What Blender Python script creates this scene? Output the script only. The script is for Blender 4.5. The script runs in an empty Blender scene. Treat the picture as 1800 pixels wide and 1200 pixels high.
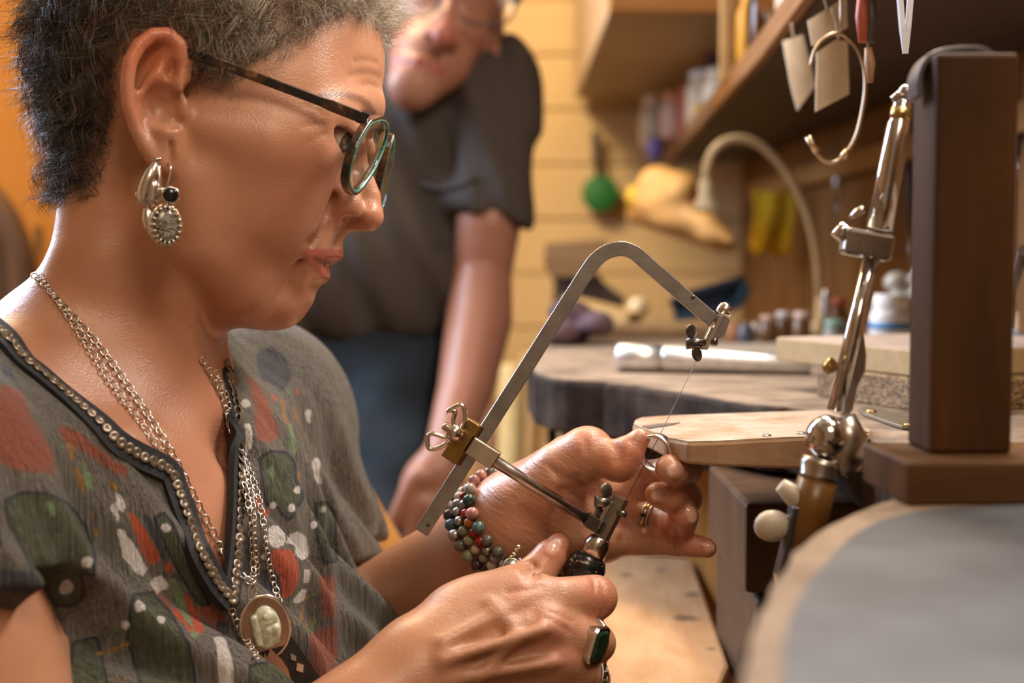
import bpy, bmesh, math, random
import numpy as np
from mathutils import Vector, Matrix

# ------------------------------------------------------------------ camera
FPX = 2500.0                      # focal length in pixels of the 1800x1200 frame (50 mm on 36 mm)
CAM = np.array([0.0, 0.0, 1.12])
PITCH = math.radians(3.43)        # looking slightly down
CF = np.array([0, math.cos(PITCH), -math.sin(PITCH)])
CR = np.array([1.0, 0, 0])
CU = np.array([0, math.sin(PITCH), math.cos(PITCH)])
scn = bpy.context.scene
cam = bpy.data.cameras.new('camera')
cam.sensor_width = 36.0
cam.lens = 36.0 * FPX / 1800.0
cam.clip_start = 0.02
cam.dof.use_dof = True
cam.dof.focus_distance = 0.765
cam.dof.aperture_fstop = 5.2
camo = bpy.data.objects.new('camera', cam)
scn.collection.objects.link(camo)
camo.location = CAM
camo.rotation_euler = (math.pi / 2 - PITCH, 0, 0)
scn.camera = camo
scn.view_settings.view_transform = 'Standard'
scn.view_settings.look = 'None'
scn.view_settings.gamma = 1.0
scn.view_settings.use_curve_mapping = False
scn.view_settings.exposure = 0.06

# ------------------------------------------------------------------ light
world = bpy.data.worlds.new('world')
scn.world = world
world.use_nodes = True
bg = world.node_tree.nodes['Background']
bg.inputs[0].default_value = (1.0, 0.62, 0.36, 1)
bg.inputs[1].default_value = 0.30

def area(name, loc, target, size, power, color, size_y=None):
    l = bpy.data.lights.new(name, 'AREA')
    l.energy = power
    l.color = color
    l.size = size
    if size_y:
        l.shape = 'RECTANGLE'
        l.size_y = size_y
    o = bpy.data.objects.new(name, l)
    scn.collection.objects.link(o)
    o.location = loc
    d = Vector(target) - Vector(loc)
    o.rotation_euler = d.to_track_quat('-Z', 'Y').to_euler()
    return o

area('bench_tube_lamp', (0.24, 0.90, 1.60), (-0.12, 0.80, 1.08), 0.75, 8.0, (1.0, 0.88, 0.76), 0.10)
area('window_daylight', (-1.12, 1.70, 1.75), (-0.25, 0.80, 1.12), 0.6, 52.0, (0.60, 0.76, 1.0), 0.9)
area('room_ceiling_lamp', (-0.55, 2.0, 2.40), (0.25, 2.6, 1.0), 0.6, 42.0, (1.0, 0.76, 0.46))
area('front_fill', (0.30, -0.30, 2.10), (0.0, 0.85, 1.0), 0.45, 7.5, (1.0, 0.78, 0.56))  # unseen fill light, added to brighten the palm and fingers from the front
scn.cycles.max_bounces = 6
scn.cycles.diffuse_bounces = 3
scn.cycles.glossy_bounces = 3
scn.cycles.transmission_bounces = 4
scn.cycles.transparent_max_bounces = 8

# ------------------------------------------------------------------ pixel helpers (where a thing stands: pixel + distance)
def W(px, py, d):
    return CAM + d * (CF + (px - 900.0) / FPX * CR + (600.0 - py) / FPX * CU)

def WV(px, py, d):
    return Vector(W(px, py, d))

def ray(px, py):
    return CF + (px - 900.0) / FPX * CR + (600.0 - py) / FPX * CU

def on_z(px, py, z):                 # pixel on a horizontal plane
    r = ray(px, py)
    t = (z - CAM[2]) / r[2]
    return CAM + t * r

def on_plane(px, py, P0, n):
    r = ray(px, py)
    t = np.dot(np.asarray(P0) - CAM, n) / np.dot(r, n)
    return CAM + t * r

def nrm(v):
    v = np.asarray(v, float)
    return v / np.linalg.norm(v)

# ------------------------------------------------------------------ materials
MATS = {}

class NT:
    def __init__(s, m):
        s.t = m.node_tree
        s.n = s.t.nodes
        s.l = s.t.links
        s.b = s.n['Principled BSDF']
    def add(s, typ, **kw):
        nd = s.n.new(typ)
        for k, v in kw.items():
            if k.startswith('i_'):
                nd.inputs[k[2:].replace('_', ' ')].default_value = v
            else:
                setattr(nd, k, v)
        return nd
    def link(s, a, b):
        s.l.new(a, b)
    def ramp(s, fac, stops):
        r = s.n.new('ShaderNodeValToRGB')
        cr = r.color_ramp
        while len(cr.elements) > 1:
            cr.elements.remove(cr.elements[-1])
        for i, (p, c) in enumerate(stops):
            e = cr.elements[0] if i == 0 else cr.elements.new(p)
            e.position = p
            e.color = (*c, 1)
        s.link(fac, r.inputs[0])
        return r.outputs[0]
    def noise(s, scale, vec=None, detail=3, rough=0.55, out=0, dist=0.0):
        nd = s.n.new('ShaderNodeTexNoise')
        nd.inputs['Scale'].default_value = scale
        nd.inputs['Detail'].default_value = detail
        nd.inputs['Roughness'].default_value = rough
        nd.inputs['Distortion'].default_value = dist
        if vec is not None:
            s.link(vec, nd.inputs['Vector'])
        return nd.outputs[out]
    def coord(s, scale=(1, 1, 1), rot=(0, 0, 0), kind='Object'):
        c = s.n.new('ShaderNodeTexCoord')
        mp = s.n.new('ShaderNodeMapping')
        mp.inputs['Scale'].default_value = scale
        mp.inputs['Rotation'].default_value = rot
        s.link(c.outputs[kind], mp.inputs[0])
        return mp.outputs[0]
    def bump(s, h, strength=0.3, dist=0.001, prev=None):
        b = s.n.new('ShaderNodeBump')
        b.inputs['Strength'].default_value = strength
        b.inputs['Distance'].default_value = dist
        s.link(h, b.inputs['Height'])
        if prev is not None:
            s.link(prev, b.inputs['Normal'])
        return b.outputs[0]
    def mix(s, fac, a, b, mode='MIX'):
        m = s.n.new('ShaderNodeMix')
        m.data_type = 'RGBA'
        m.blend_type = mode
        for sock, v in ((m.inputs[0], fac), (m.inputs[6], a), (m.inputs[7], b)):
            if hasattr(v, 'is_output') or isinstance(v, bpy.types.NodeSocket):
                s.link(v, sock)
            elif isinstance(v, (int, float)):
                sock.default_value = v
            else:
                sock.default_value = (*v, 1)
        return m.outputs[2]
    def math(s, op, a, b=None, c=None):
        m = s.n.new('ShaderNodeMath')
        m.operation = op
        for i, v in enumerate((a, b, c)):
            if v is None:
                continue
            if isinstance(v, bpy.types.NodeSocket):
                s.link(v, m.inputs[i])
            else:
                m.inputs[i].default_value = v
        return m.outputs[0]
    def attr(s, name, out='Fac'):
        a = s.n.new('ShaderNodeAttribute')
        a.attribute_name = name
        return a.outputs[out]

def newmat(name):
    m = bpy.data.materials.new(name)
    m.use_nodes = True
    MATS[name] = m
    return m

def pmat(name, col, rough=0.5, metal=0.0, var=0.12, scale=60.0, bump=0.1, spec=0.5, bdist=0.0006):
    """plain procedural material: colour varied by noise, a little relief"""
    if name in MATS:
        return MATS[name]
    m = newmat(name)
    t = NT(m)
    v = t.coord()
    f = t.noise(scale, v, 4)
    lo = tuple(max(0, c * (1 - var)) for c in col)
    hi = tuple(min(1, c * (1 + var)) for c in col)
    t.link(t.ramp(f, [(0.3, lo), (0.7, hi)]), t.b.inputs['Base Color'])
    t.b.inputs['Roughness'].default_value = rough
    t.b.inputs['Metallic'].default_value = metal
    t.b.inputs['Specular IOR Level'].default_value = spec
    if bump > 0:
        f2 = t.noise(scale * 4, v, 3)
        t.link(t.bump(f2, bump, bdist), t.b.inputs['Normal'])
    return m

def metalmat(name, col, rough=0.25, scratch=0.15, scale=(400, 400, 30)):
    if name in MATS:
        return MATS[name]
    m = newmat(name)
    t = NT(m)
    v = t.coord(scale)
    f = t.noise(1.0, v, 4)
    f2 = t.noise(90, t.coord(), 4)
    lo = tuple(c * 0.8 for c in col)
    t.link(t.ramp(f2, [(0.35, lo), (0.6, col)]), t.b.inputs['Base Color'])
    t.b.inputs['Metallic'].default_value = 1.0
    r = t.math('MULTIPLY_ADD', f, scratch, max(0.02, rough - scratch * 0.5))
    t.link(r, t.b.inputs['Roughness'])
    t.link(t.bump(f, 0.05, 0.0003), t.b.inputs['Normal'])
    return m

def woodmat(name, c1, c2, scale=8.0, stretch=(1, 12, 12), rough=0.55, bump=0.15, dirt=None, dirt_amt=0.5, rot=(0, 0, 0)):
    """c1 light, c2 dark grain; the grain runs along the axis with the smallest stretch"""
    if name in MATS:
        return MATS[name]
    m = newmat(name)
    t = NT(m)
    v = t.coord(stretch, rot)
    f = t.noise(scale, v, 6, 0.6, dist=0.6)
    col = t.ramp(f, [(0.25, c2), (0.5, tuple((a + b) / 2 for a, b in zip(c1, c2))), (0.72, c1)])
    if dirt:
        g = t.noise(scale * 1.3, t.coord(), 6, 0.65)
        gm = t.ramp(g, [(0.45, (0, 0, 0)), (0.68, (dirt_amt,) * 3)])
        col = t.mix(gm, col, dirt)
    t.link(col, t.b.inputs['Base Color'])
    t.b.inputs['Roughness'].default_value = rough
    t.b.inputs['Specular IOR Level'].default_value = 0.22
    t.link(t.bump(f, bump, 0.001), t.b.inputs['Normal'])
    return m

# ------------------------------------------------------------------ object helpers
COL = scn.collection

def tag(o, label=None, cat=None, group=None, kind=None):
    if label:
        o['label'] = label
    if cat:
        o['category'] = cat
    if group:
        o['group'] = group
    if kind:
        o['kind'] = kind
    return o

def thing(name, label, cat, loc=(0, 0, 0), group=None):
    o = bpy.data.objects.new(name, None)
    o.empty_display_size = 0.02
    COL.objects.link(o)
    o.location = Vector(loc)
    bpy.context.view_layer.update()
    return tag(o, label, cat, group)

def link(name, me, mat, parent=None):
    o = bpy.data.objects.new(name, me)
    COL.objects.link(o)
    if mat is not None:
        if isinstance(mat, (list, tuple)):
            for mm in mat:
                me.materials.append(mm)
        else:
            me.materials.append(mat)
    if parent is not None:
        o.parent = parent
        o.matrix_parent_inverse = parent_inv(parent)
    return o

def parent_inv(p):
    m = Matrix.Identity(4)
    q = p
    chain = []
    while q is not None:
        chain.append(q)
        q = q.parent
    for q in reversed(chain):
        m = m @ q.matrix_parent_inverse @ Matrix.LocRotScale(q.location, q.rotation_euler, q.scale)
    return m.inverted()

class MB:
    """collects shapes in world coordinates; build() links them as one mesh object"""
    def __init__(s):
        s.v = []
        s.f = []
        s.sm = []
    def add(s, vs, fs, smooth=False):
        b = len(s.v)
        s.v += [tuple(map(float, p)) for p in vs]
        s.f += [tuple(b + i for i in f) for f in fs]
        s.sm += [smooth] * len(fs)
        return s
    def box(s, c, size, R=None, bev=0.0):
        c = np.asarray(c, float)
        hx, hy, hz = [x / 2 for x in size]
        R = np.eye(3) if R is None else np.asarray(R)
        if bev <= 0:
            P = [(x, y, z) for x in (-hx, hx) for y in (-hy, hy) for z in (-hz, hz)]
            F = [(0, 1, 3, 2), (4, 6, 7, 5), (0, 4, 5, 1), (2, 3, 7, 6), (0, 2, 6, 4), (1, 5, 7, 3)]
            return s.add([c + R @ np.array(p) for p in P], F)
        bm = bmesh.new()
        bmesh.ops.create_cube(bm, size=1.0)
        for v in bm.verts:
            v.co = Vector((v.co.x * size[0], v.co.y * size[1], v.co.z * size[2]))
        bmesh.ops.bevel(bm, geom=bm.edges[:], offset=bev, segments=2, affect='EDGES', profile=0.5)
        bm.verts.index_update()
        vs = [c + R @ np.array(v.co) for v in bm.verts]
        fs = [[v.index for v in f.verts] for f in bm.faces]
        bm.free()
        return s.add(vs, fs)
    def tube(s, pts, rad, n=10, closed=False, caps=True, smooth=True, flat=None):
        """round tube along pts; rad scalar or list. flat=(wu,wv): rectangular-ish ellipse scaling of the two cross axes"""
        pts = [np.asarray(p, float) for p in pts]
        m = len(pts)
        rr = [rad] * m if np.isscalar(rad) else list(rad)
        tan = []
        for i in range(m):
            if closed:
                d = pts[(i + 1) % m] - pts[i - 1]
            else:
                d = pts[min(i + 1, m - 1)] - pts[max(i - 1, 0)]
            tan.append(nrm(d))
        up = np.array([0, 0, 1.0])
        if abs(np.dot(up, tan[0])) > 0.9:
            up = np.array([0, 1.0, 0])
        u = nrm(np.cross(tan[0], up))
        vs, fs = [], []
        for i in range(m):
            u = nrm(u - np.dot(u, tan[i]) * tan[i])
            w = np.cross(tan[i], u)
            for k in range(n):
                a = 2 * math.pi * k / n
                vs.append(pts[i] + rr[i] * (math.cos(a) * u + math.sin(a) * w))
        M = m if closed else m - 1
        for i in range(M):
            for k in range(n):
                a, b = i * n + k, i * n + (k + 1) % n
                c, d = ((i + 1) % m) * n + (k + 1) % n, ((i + 1) % m) * n + k
                fs.append((a, b, c, d))
        s.add(vs, fs, smooth)
        if caps and not closed:
            b = len(s.v) - m * n
            s.f.append(tuple(b + k for k in range(n))[::-1])
            s.f.append(tuple(b + (m - 1) * n + k for k in range(n)))
            s.sm += [False, False]
        return s
    def bar(s, pts, up, a, b, closed=False):
        """rectangular bar along pts: half size a along up, b across; a, b scalars or lists"""
        pts = [np.asarray(p, float) for p in pts]
        m = len(pts)
        A = [a] * m if np.isscalar(a) else list(a)
        Bb = [b] * m if np.isscalar(b) else list(b)
        vs, fs = [], []
        for i in range(m):
            if closed:
                t = nrm(pts[(i + 1) % m] - pts[i - 1])
            else:
                t = nrm(pts[min(i + 1, m - 1)] - pts[max(i - 1, 0)])
            uu = np.asarray(up[i] if np.ndim(up) == 2 else up, float)
            uu = nrm(uu - np.dot(uu, t) * t)
            w = np.cross(t, uu)
            for x, y in ((1, 1), (1, -1), (-1, -1), (-1, 1)):
                vs.append(pts[i] + uu * A[i] * x + w * Bb[i] * y)
        for i in range(m if closed else m - 1):
            j = (i + 1) % m
            for k in range(4):
                fs.append((i * 4 + k, i * 4 + (k + 1) % 4, j * 4 + (k + 1) % 4, j * 4 + k))
        if not closed:
            fs.append((3, 2, 1, 0))
            fs.append(tuple((m - 1) * 4 + k for k in range(4)))
        return s.add(vs, fs)
    def lathe(s, prof, c, axis=(0, 0, 1), n=24, smooth=True, loop=False):
        """prof: list of (radius, height) along axis from c"""
        ax = nrm(axis)
        t = np.array([1.0, 0, 0]) if abs(ax[0]) < 0.8 else np.array([0, 1.0, 0])
        u = nrm(np.cross(ax, t))
        w = np.cross(ax, u)
        c = np.asarray(c, float)
        vs, fs = [], []
        for r, h in prof:
            for k in range(n):
                a = 2 * math.pi * k / n
                vs.append(c + ax * h + max(r, 1e-5) * (math.cos(a) * u + math.sin(a) * w))
        m = len(prof)
        for i in range(m if loop else m - 1):
            j = (i + 1) % m
            for k in range(n):
                fs.append((i * n + k, i * n + (k + 1) % n, j * n + (k + 1) % n, j * n + k))
        if not loop:
            fs.append(tuple(range(n))[::-1])
            fs.append(tuple((m - 1) * n + k for k in range(n)))
        return s.add(vs, fs, smooth)
    def ball(s, c, r, n=14, R=None):
        """ellipsoid; r scalar or (rx,ry,rz)"""
        rr = np.array([r] * 3 if np.isscalar(r) else r, float)
        R = np.eye(3) if R is None else np.asarray(R)
        c = np.asarray(c, float)
        vs, fs = [], []
        m = n // 2 + 1
        for i in range(m):
            th = math.pi * (i + 0.02) / (m - 1 + 0.04)
            for k in range(n):
                a = 2 * math.pi * k / n
                p = np.array([math.sin(th) * math.cos(a), math.sin(th) * math.sin(a), math.cos(th)])
                vs.append(c + R @ (rr * p))
        for i in range(m - 1):
            for k in range(n):
                fs.append((i * n + k, (i + 1) * n + k, (i + 1) * n + (k + 1) % n, i * n + (k + 1) % n))
        fs.append(tuple(range(n)))
        fs.append(tuple((m - 1) * n + k for k in range(n))[::-1])
        return s.add(vs, fs, True)
    def prism(s, poly, vec):
        """extrude the planar 3D polygon by vec"""
        poly = [np.asarray(p, float) for p in poly]
        vec = np.asarray(vec, float)
        n = len(poly)
        fs = [tuple(range(n))[::-1], tuple(range(n, 2 * n))]
        fs += [(i, (i + 1) % n, n + (i + 1) % n, n + i) for i in range(n)]
        return s.add(poly + [p + vec for p in poly], fs)
    def build(s, name, mat, parent=None, bevel=0.0, smooth_angle=None, subsurf=0):
        me = bpy.data.meshes.new(name)
        me.from_pydata(s.v, [], s.f)
        bm = bmesh.new()
        bm.from_mesh(me)
        bmesh.ops.recalc_face_normals(bm, faces=bm.faces)
        bm.to_mesh(me)
        bm.free()
        me.polygons.foreach_set('use_smooth', s.sm)
        me.update()
        o = link(name, me, mat, parent)
        if bevel:
            b = o.modifiers.new('bevel', 'BEVEL')
            b.width = bevel
            b.segments = 2
            b.limit_method = 'ANGLE'
        if subsurf:
            b = o.modifiers.new('subsurf', 'SUBSURF')
            b.levels = b.render_levels = subsurf
        return o

def frame_z(z, x=(1, 0, 0)):
    """rotation matrix whose z column is z and whose x column is as near x as can be"""
    z = nrm(z)
    x = np.asarray(x, float)
    x = x - np.dot(x, z) * z
    if np.linalg.norm(x) < 1e-6:
        x = np.cross(z, (0, 1, 0))
    x = nrm(x)
    return np.stack([x, np.cross(z, x), z], 1)

def smooth_path(pts, n):
    """Catmull-Rom through pts"""
    P = [np.asarray(p, float) for p in pts]
    P = [2 * P[0] - P[1]] + P + [2 * P[-1] - P[-2]]
    out = []
    segs = len(P) - 3
    for j in range(n):
        u = j / (n - 1) * segs
        i = min(int(u), segs - 1)
        t = u - i
        a, b, c, d = P[i:i + 4]
        out.append(0.5 * (2 * b + (c - a) * t + (2 * a - 5 * b + 4 * c - d) * t * t + (3 * b - a - 3 * c + d) * t ** 3))
    return out

def resample(path, step, count=None):
    P = np.array(path)
    L = np.concatenate([[0], np.cumsum(np.linalg.norm(np.diff(P, axis=0), axis=1))])
    n = count if count else max(2, int(L[-1] / step) + 1)
    s = np.linspace(0, L[-1], n)
    return np.stack([np.interp(s, L, P[:, k]) for k in range(3)], 1), L[-1]

random.seed(7)
RNG = np.random.default_rng(7)
# ------------------------------------------------------------------ signed-distance modelling (organic shapes)
F32 = np.float32
CULL = 0.008

class Pr:
    """one primitive: function of points, bounding sphere"""
    def __init__(s, fn, c, r):
        s.fn, s.c, s.r = fn, np.asarray(c, float), float(r)
    def __call__(s, p, bc, br, m=0.0):
        return s.fn(p)

def rc(a, b, ra, rb):
    """round cone"""
    a = np.asarray(a, float)
    b = np.asarray(b, float)
    ba = b - a
    l2 = float(ba @ ba)
    if l2 < 1e-12:
        return sp(a, max(ra, rb))
    l = math.sqrt(l2)
    rr = ra - rb
    il2 = 1.0 / l2
    ax_, ay_, az_ = [F32(x) for x in a]
    bx_, by_, bz_ = [F32(x) for x in ba]
    il2, rr, ra_ = F32(il2), F32(rr), F32(ra)
    def f(p):
        x = p[0] - ax_
        y = p[1] - ay_
        z = p[2] - az_
        t = x * bx_
        t += y * by_
        t += z * bz_
        t *= il2
        np.clip(t, 0, 1, out=t)
        x -= t * bx_
        y -= t * by_
        z -= t * bz_
        x *= x
        y *= y
        z *= z
        x += y
        x += z
        np.sqrt(x, out=x)
        t *= rr
        x += t
        x -= ra_
        return x
    return Pr(f, (a + b) / 2, l / 2 + max(ra, rb))

def sp(c, r):
    c = np.asarray(c, float)
    C = c.astype(F32)
    C = C[:, None]
    return Pr(lambda p: np.sqrt(((p - C) ** 2).sum(0)) - F32(r), c, r)

def el(c, r, R=None):
    """ellipsoid, R columns = axes"""
    c = np.asarray(c, float)
    C = c.astype(F32)
    RR = (np.eye(3) if R is None else np.asarray(R)).astype(F32)
    r = np.asarray(r, float)
    r1 = (1 / r).astype(F32)[:, None]
    RT = np.ascontiguousarray(RR.T)
    C = C[:, None]
    def f(p):
        q = RT @ (p - C)
        q *= r1
        k0 = np.sqrt((q * q).sum(0))
        q *= r1
        k1 = np.sqrt((q * q).sum(0)) + F32(1e-9)
        return k0 * (k0 - 1) / k1
    return Pr(f, c, r.max())

def rbox(c, h, R=None, rad=0.0):
    c = np.asarray(c, float)
    C = c.astype(F32)
    RR = (np.eye(3) if R is None else np.asarray(R)).astype(F32)
    h = np.asarray(h, float)
    H = (h - rad).astype(F32)
    def f(p):
        q = np.abs(RR.T @ (p - C[:, None])) - H[:, None]
        return np.sqrt((np.maximum(q, 0) ** 2).sum(0)) + np.minimum(q.max(0), 0) - F32(rad)
    return Pr(f, c, np.linalg.norm(h))

def half(pt, n):
    """half space, inside where n.(p-pt) < 0"""
    pt = np.asarray(pt, float)
    n = nrm(n)
    N = n.astype(F32)
    o = F32(pt @ n)
    return Pr(lambda p: N @ p - o, pt, 1e3)

class Gr:
    """ordered group of (op, k, node): 'u' union, 's' subtract, 'i' intersect"""
    def __init__(s, items=None):
        s.items = []
        s.c = np.zeros(3)
        s.r = 0.0
        for it in items or []:
            s.add(*it)
    def add(s, op, k, node):
        s.items.append((op, k, node))
        s.r = -1
        return s
    def u(s, node, k=0.004):
        return s.add('u', k, node)
    def sub(s, node, k=0.002):
        return s.add('s', k, node)
    def i(s, node, k=0.002):
        return s.add('i', k, node)
    def bound(s):
        if s.r >= 0:
            return
        lo = np.full(3, 1e9)
        hi = np.full(3, -1e9)
        for op, k, nd in s.items:
            if op != 'u':
                continue
            if isinstance(nd, Gr):
                nd.bound()
            lo = np.minimum(lo, nd.c - nd.r)
            hi = np.maximum(hi, nd.c + nd.r)
        s.lo, s.hi = lo, hi
        s.c = (lo + hi) / 2
        s.r = float(np.linalg.norm(hi - lo) / 2)
        s.kmax = max([k for _, k, _ in s.items] + [0])
        for _, _, nd in s.items:
            if isinstance(nd, Gr):
                nd.bound()
        s.ac = np.array([nd.c for _, _, nd in s.items])
        s.ar = np.array([(nd.r if op != 'i' and nd.r < 100 else 1e6) for op, _, nd in s.items])
        s.ak = np.array([k for _, k, _ in s.items])
    def __call__(s, p, bc, br, m=0.0):
        s.bound()
        d = None
        dv = s.ac - bc
        near_ = np.sqrt((dv * dv).sum(1)) - s.ar <= br + m + 2.5 * s.ak + CULL
        for ii in np.flatnonzero(near_):
            op, k, nd = s.items[ii]
            lim = m + 2.5 * k
            if d is None:
                if op != 'u':
                    continue
                d = nd(p, bc, br, lim)
                continue
            e = nd(p, bc, br, lim)
            if op == 'u':
                if k > 0:
                    h = np.maximum(F32(k) - np.abs(d - e), 0) * F32(1 / k)
                    d = np.minimum(d, e) - h * h * F32(k * 0.25)
                else:
                    d = np.minimum(d, e)
            else:
                if op == 's':
                    e = -e
                if k > 0:
                    h = np.maximum(F32(k) - np.abs(d - e), 0) * F32(1 / k)
                    d = np.maximum(d, e) + h * h * F32(k * 0.25)
                else:
                    d = np.maximum(d, e)
        if d is None:
            d = np.full(p.shape[1], br + m + CULL, F32)
        return d

class Fn:
    """wrap a group with a displacement function of points"""
    def __init__(s, base, fn, amp):
        s.base, s.fn = base, fn
        base.bound()
        s.c, s.r = base.c, base.r + amp
    def bound(s):
        pass
    kmax = 0.0
    def __call__(s, p, bc, br, m=0.0):
        return s.base(p, bc, br, m) - s.fn(p)

def polychain(pts, rads, k=0.0, g=None):
    g = g if g is not None else Gr()
    for i in range(len(pts) - 1):
        g.u(rc(pts[i], pts[i + 1], rads[i], rads[i + 1]), k)
    return g

def mesh_sdf(node, h, lo, hi, B=12):
    """surface nets over active blocks; returns vertices, quads"""
    lo = np.asarray(lo, float)
    hi = np.asarray(hi, float)
    nb = np.ceil((hi - lo) / (B * h)).astype(int)
    gx, gy, gz = np.meshgrid(*[np.arange(n) for n in nb], indexing='ij')
    ids = np.stack([gx.ravel(), gy.ravel(), gz.ravel()], 1)
    cen = lo + (ids + 0.5) * B * h
    br = B * h * 0.5 * math.sqrt(3)
    keep = []
    CH = 4                                     # coarse test in clusters so that culling helps
    key = (ids // CH) @ np.array([1 << 20, 1 << 10, 1])
    order = np.argsort(key, kind='stable')
    ks = key[order]
    cuts = np.flatnonzero(np.diff(ks)) + 1
    for grp in np.split(order, cuts):
        c = cen[grp]
        cc = (c.min(0) + c.max(0)) / 2
        rad = np.linalg.norm(c.max(0) - c.min(0)) / 2 + br
        d = node(c.T.astype(F32), cc, rad + 0.02)
        keep.append(grp[np.abs(d) < br * 1.35 + 0.004])
    keep = np.concatenate(keep)
    ar = np.arange(B + 1)
    off = np.stack(np.meshgrid(ar, ar, ar, indexing='ij'), -1).reshape(-1, 3)
    a0 = np.arange(B)
    off0 = np.stack(np.meshgrid(a0, a0, a0, indexing='ij'), -1).reshape(-1, 3)
    NX, NY, NZ = [int(n * B + 8) for n in nb]
    VID, VP, Q = [], [], []
    def cid(i, j, k):
        return ((i + 2) * NY + (j + 2)) * NZ + (k + 2)
    def ev(bi, o_):
        p = lo + (ids[bi] * B + o_) * h
        return node(np.ascontiguousarray(p.T.astype(F32)), cen[bi], br)
    DB = {}
    def load(lst):
        for b_ in lst:
            DB[b_] = ev(b_, off0).reshape(B, B, B)
    todo = [int(x) for x in keep]
    load(todo)
    done = set(todo)
    while True:
        if not todo:
            have = np.concatenate(VID)
            QA = np.concatenate(Q)
            miss = np.setdiff1d(QA.ravel(), have)
            if len(miss) == 0:
                break
            mi = miss // (NY * NZ) - 2
            mj = (miss // NZ) % NY - 2
            mk = miss % NZ - 2
            ok_ = (mi >= 0) & (mj >= 0) & (mk >= 0)
            bb = np.stack([mi, mj, mk], 1)[ok_] // B
            bb = bb[(bb < nb).all(1)]
            for li in np.unique((bb[:, 0] * nb[1] + bb[:, 1]) * nb[2] + bb[:, 2]):
                if int(li) not in done:
                    done.add(int(li))
                    todo.append(int(li))
            load(todo)
            if not todo:                            # whatever is left: close the gap with the cell's middle
                cl_ = np.stack([mi, mj, mk], 1)[ok_]
                VID.append(miss[ok_])
                VP.append(lo + (cl_ + 0.5) * h)
                break
        bi = todo.pop()
        b0 = ids[bi] * B
        own = DB[bi]
        nbr = {}
        lack = False
        for dx in (0, 1):
            for dy in (0, 1):
                for dz in (0, 1):
                    if dx + dy + dz == 0:
                        continue
                    n3 = ids[bi] + (dx, dy, dz)
                    g_ = None
                    if (n3 < nb).all():
                        g_ = DB.get(int((n3[0] * nb[1] + n3[1]) * nb[2] + n3[2]))
                    nbr[(dx, dy, dz)] = g_
                    lack |= g_ is None
        if lack:
            D = ev(bi, off).reshape(B + 1, B + 1, B + 1).astype(np.float64)
        else:
            D = np.empty((B + 1, B + 1, B + 1))
        D[:B, :B, :B] = own
        for (dx, dy, dz), g_ in nbr.items():
            if g_ is None:
                continue
            sl = tuple(slice(B, B + 1) if q_ else slice(0, B) for q_ in (dx, dy, dz))
            sr = tuple(slice(0, 1) if q_ else slice(0, B) for q_ in (dx, dy, dz))
            D[sl] = g_[sr]
        d = D
        s = d < 0
        if s.all() or not s.any():
            continue
        S = s
        cs = np.zeros((B, B, B), int)
        for a in (0, 1):
            for b in (0, 1):
                for c in (0, 1):
                    cs += S[a:a + B, b:b + B, c:c + B]
        act = np.argwhere((cs > 0) & (cs < 8))
        if len(act) == 0:
            continue
        acc = np.zeros((len(act), 3))
        cnt = np.zeros(len(act))
        i, j, k = act.T
        for ax in range(3):
            for a in (0, 1):
                for b in (0, 1):
                    o0 = [0, 0, 0]
                    o1 = [0, 0, 0]
                    oth = [x for x in range(3) if x != ax]
                    o0[oth[0]] = o1[oth[0]] = a
                    o0[oth[1]] = o1[oth[1]] = b
                    o1[ax] = 1
                    d0 = D[i + o0[0], j + o0[1], k + o0[2]]
                    d1 = D[i + o1[0], j + o1[1], k + o1[2]]
                    m = (d0 < 0) != (d1 < 0)
                    t = np.where(m, d0 / np.where(m, d0 - d1, 1), 0)
                    pos = np.zeros((len(act), 3))
                    pos[:, oth[0]] = a
                    pos[:, oth[1]] = b
                    pos[:, ax] = t
                    acc += pos * m[:, None]
                    cnt += m
        VP.append(lo + (b0 + act + acc / cnt[:, None]) * h)
        VID.append(cid(b0[0] + i, b0[1] + j, b0[2] + k))
        for ax in range(3):
            o1 = [0, 0, 0]
            o1[ax] = 1
            s0 = S[:B, :B, :B]
            s1 = S[o1[0]:B + o1[0], o1[1]:B + o1[1], o1[2]:B + o1[2]]
            e = np.argwhere(s0 != s1)
            if len(e) == 0:
                continue
            fl = s0[e[:, 0], e[:, 1], e[:, 2]]
            u, v = (ax + 1) % 3, (ax + 2) % 3
            g = e + b0
            cs4 = []
            for du, dv in ((1, 1), (0, 1), (0, 0), (1, 0)):
                c = g.copy()
                c[:, u] -= du
                c[:, v] -= dv
                cs4.append(cid(c[:, 0], c[:, 1], c[:, 2]))
            q = np.stack(cs4, 1)
            q[~fl] = q[~fl][:, ::-1]
            Q.append(q)
    VID = np.concatenate(VID)
    VP = np.concatenate(VP)
    Q = np.concatenate(Q)
    o = np.argsort(VID)
    VID, VP = VID[o], VP[o]
    ix = np.searchsorted(VID, Q)
    ix = np.minimum(ix, len(VID) - 1)
    ok = (VID[ix] == Q).all(1)
    return VP, ix[ok]

def relax(V, Q, it=1, lam=0.5):
    """light smoothing of a quad mesh"""
    for _ in range(it):
        acc = np.zeros_like(V)
        cnt = np.zeros(len(V))
        for a, b in ((0, 1), (1, 2), (2, 3), (3, 0)):
            np.add.at(acc, Q[:, a], V[Q[:, b]])
            np.add.at(acc, Q[:, b], V[Q[:, a]])
            np.add.at(cnt, Q[:, a], 1)
            np.add.at(cnt, Q[:, b], 1)
        V = V + lam * (acc / np.maximum(cnt, 1)[:, None] - V)
    return V

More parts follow.
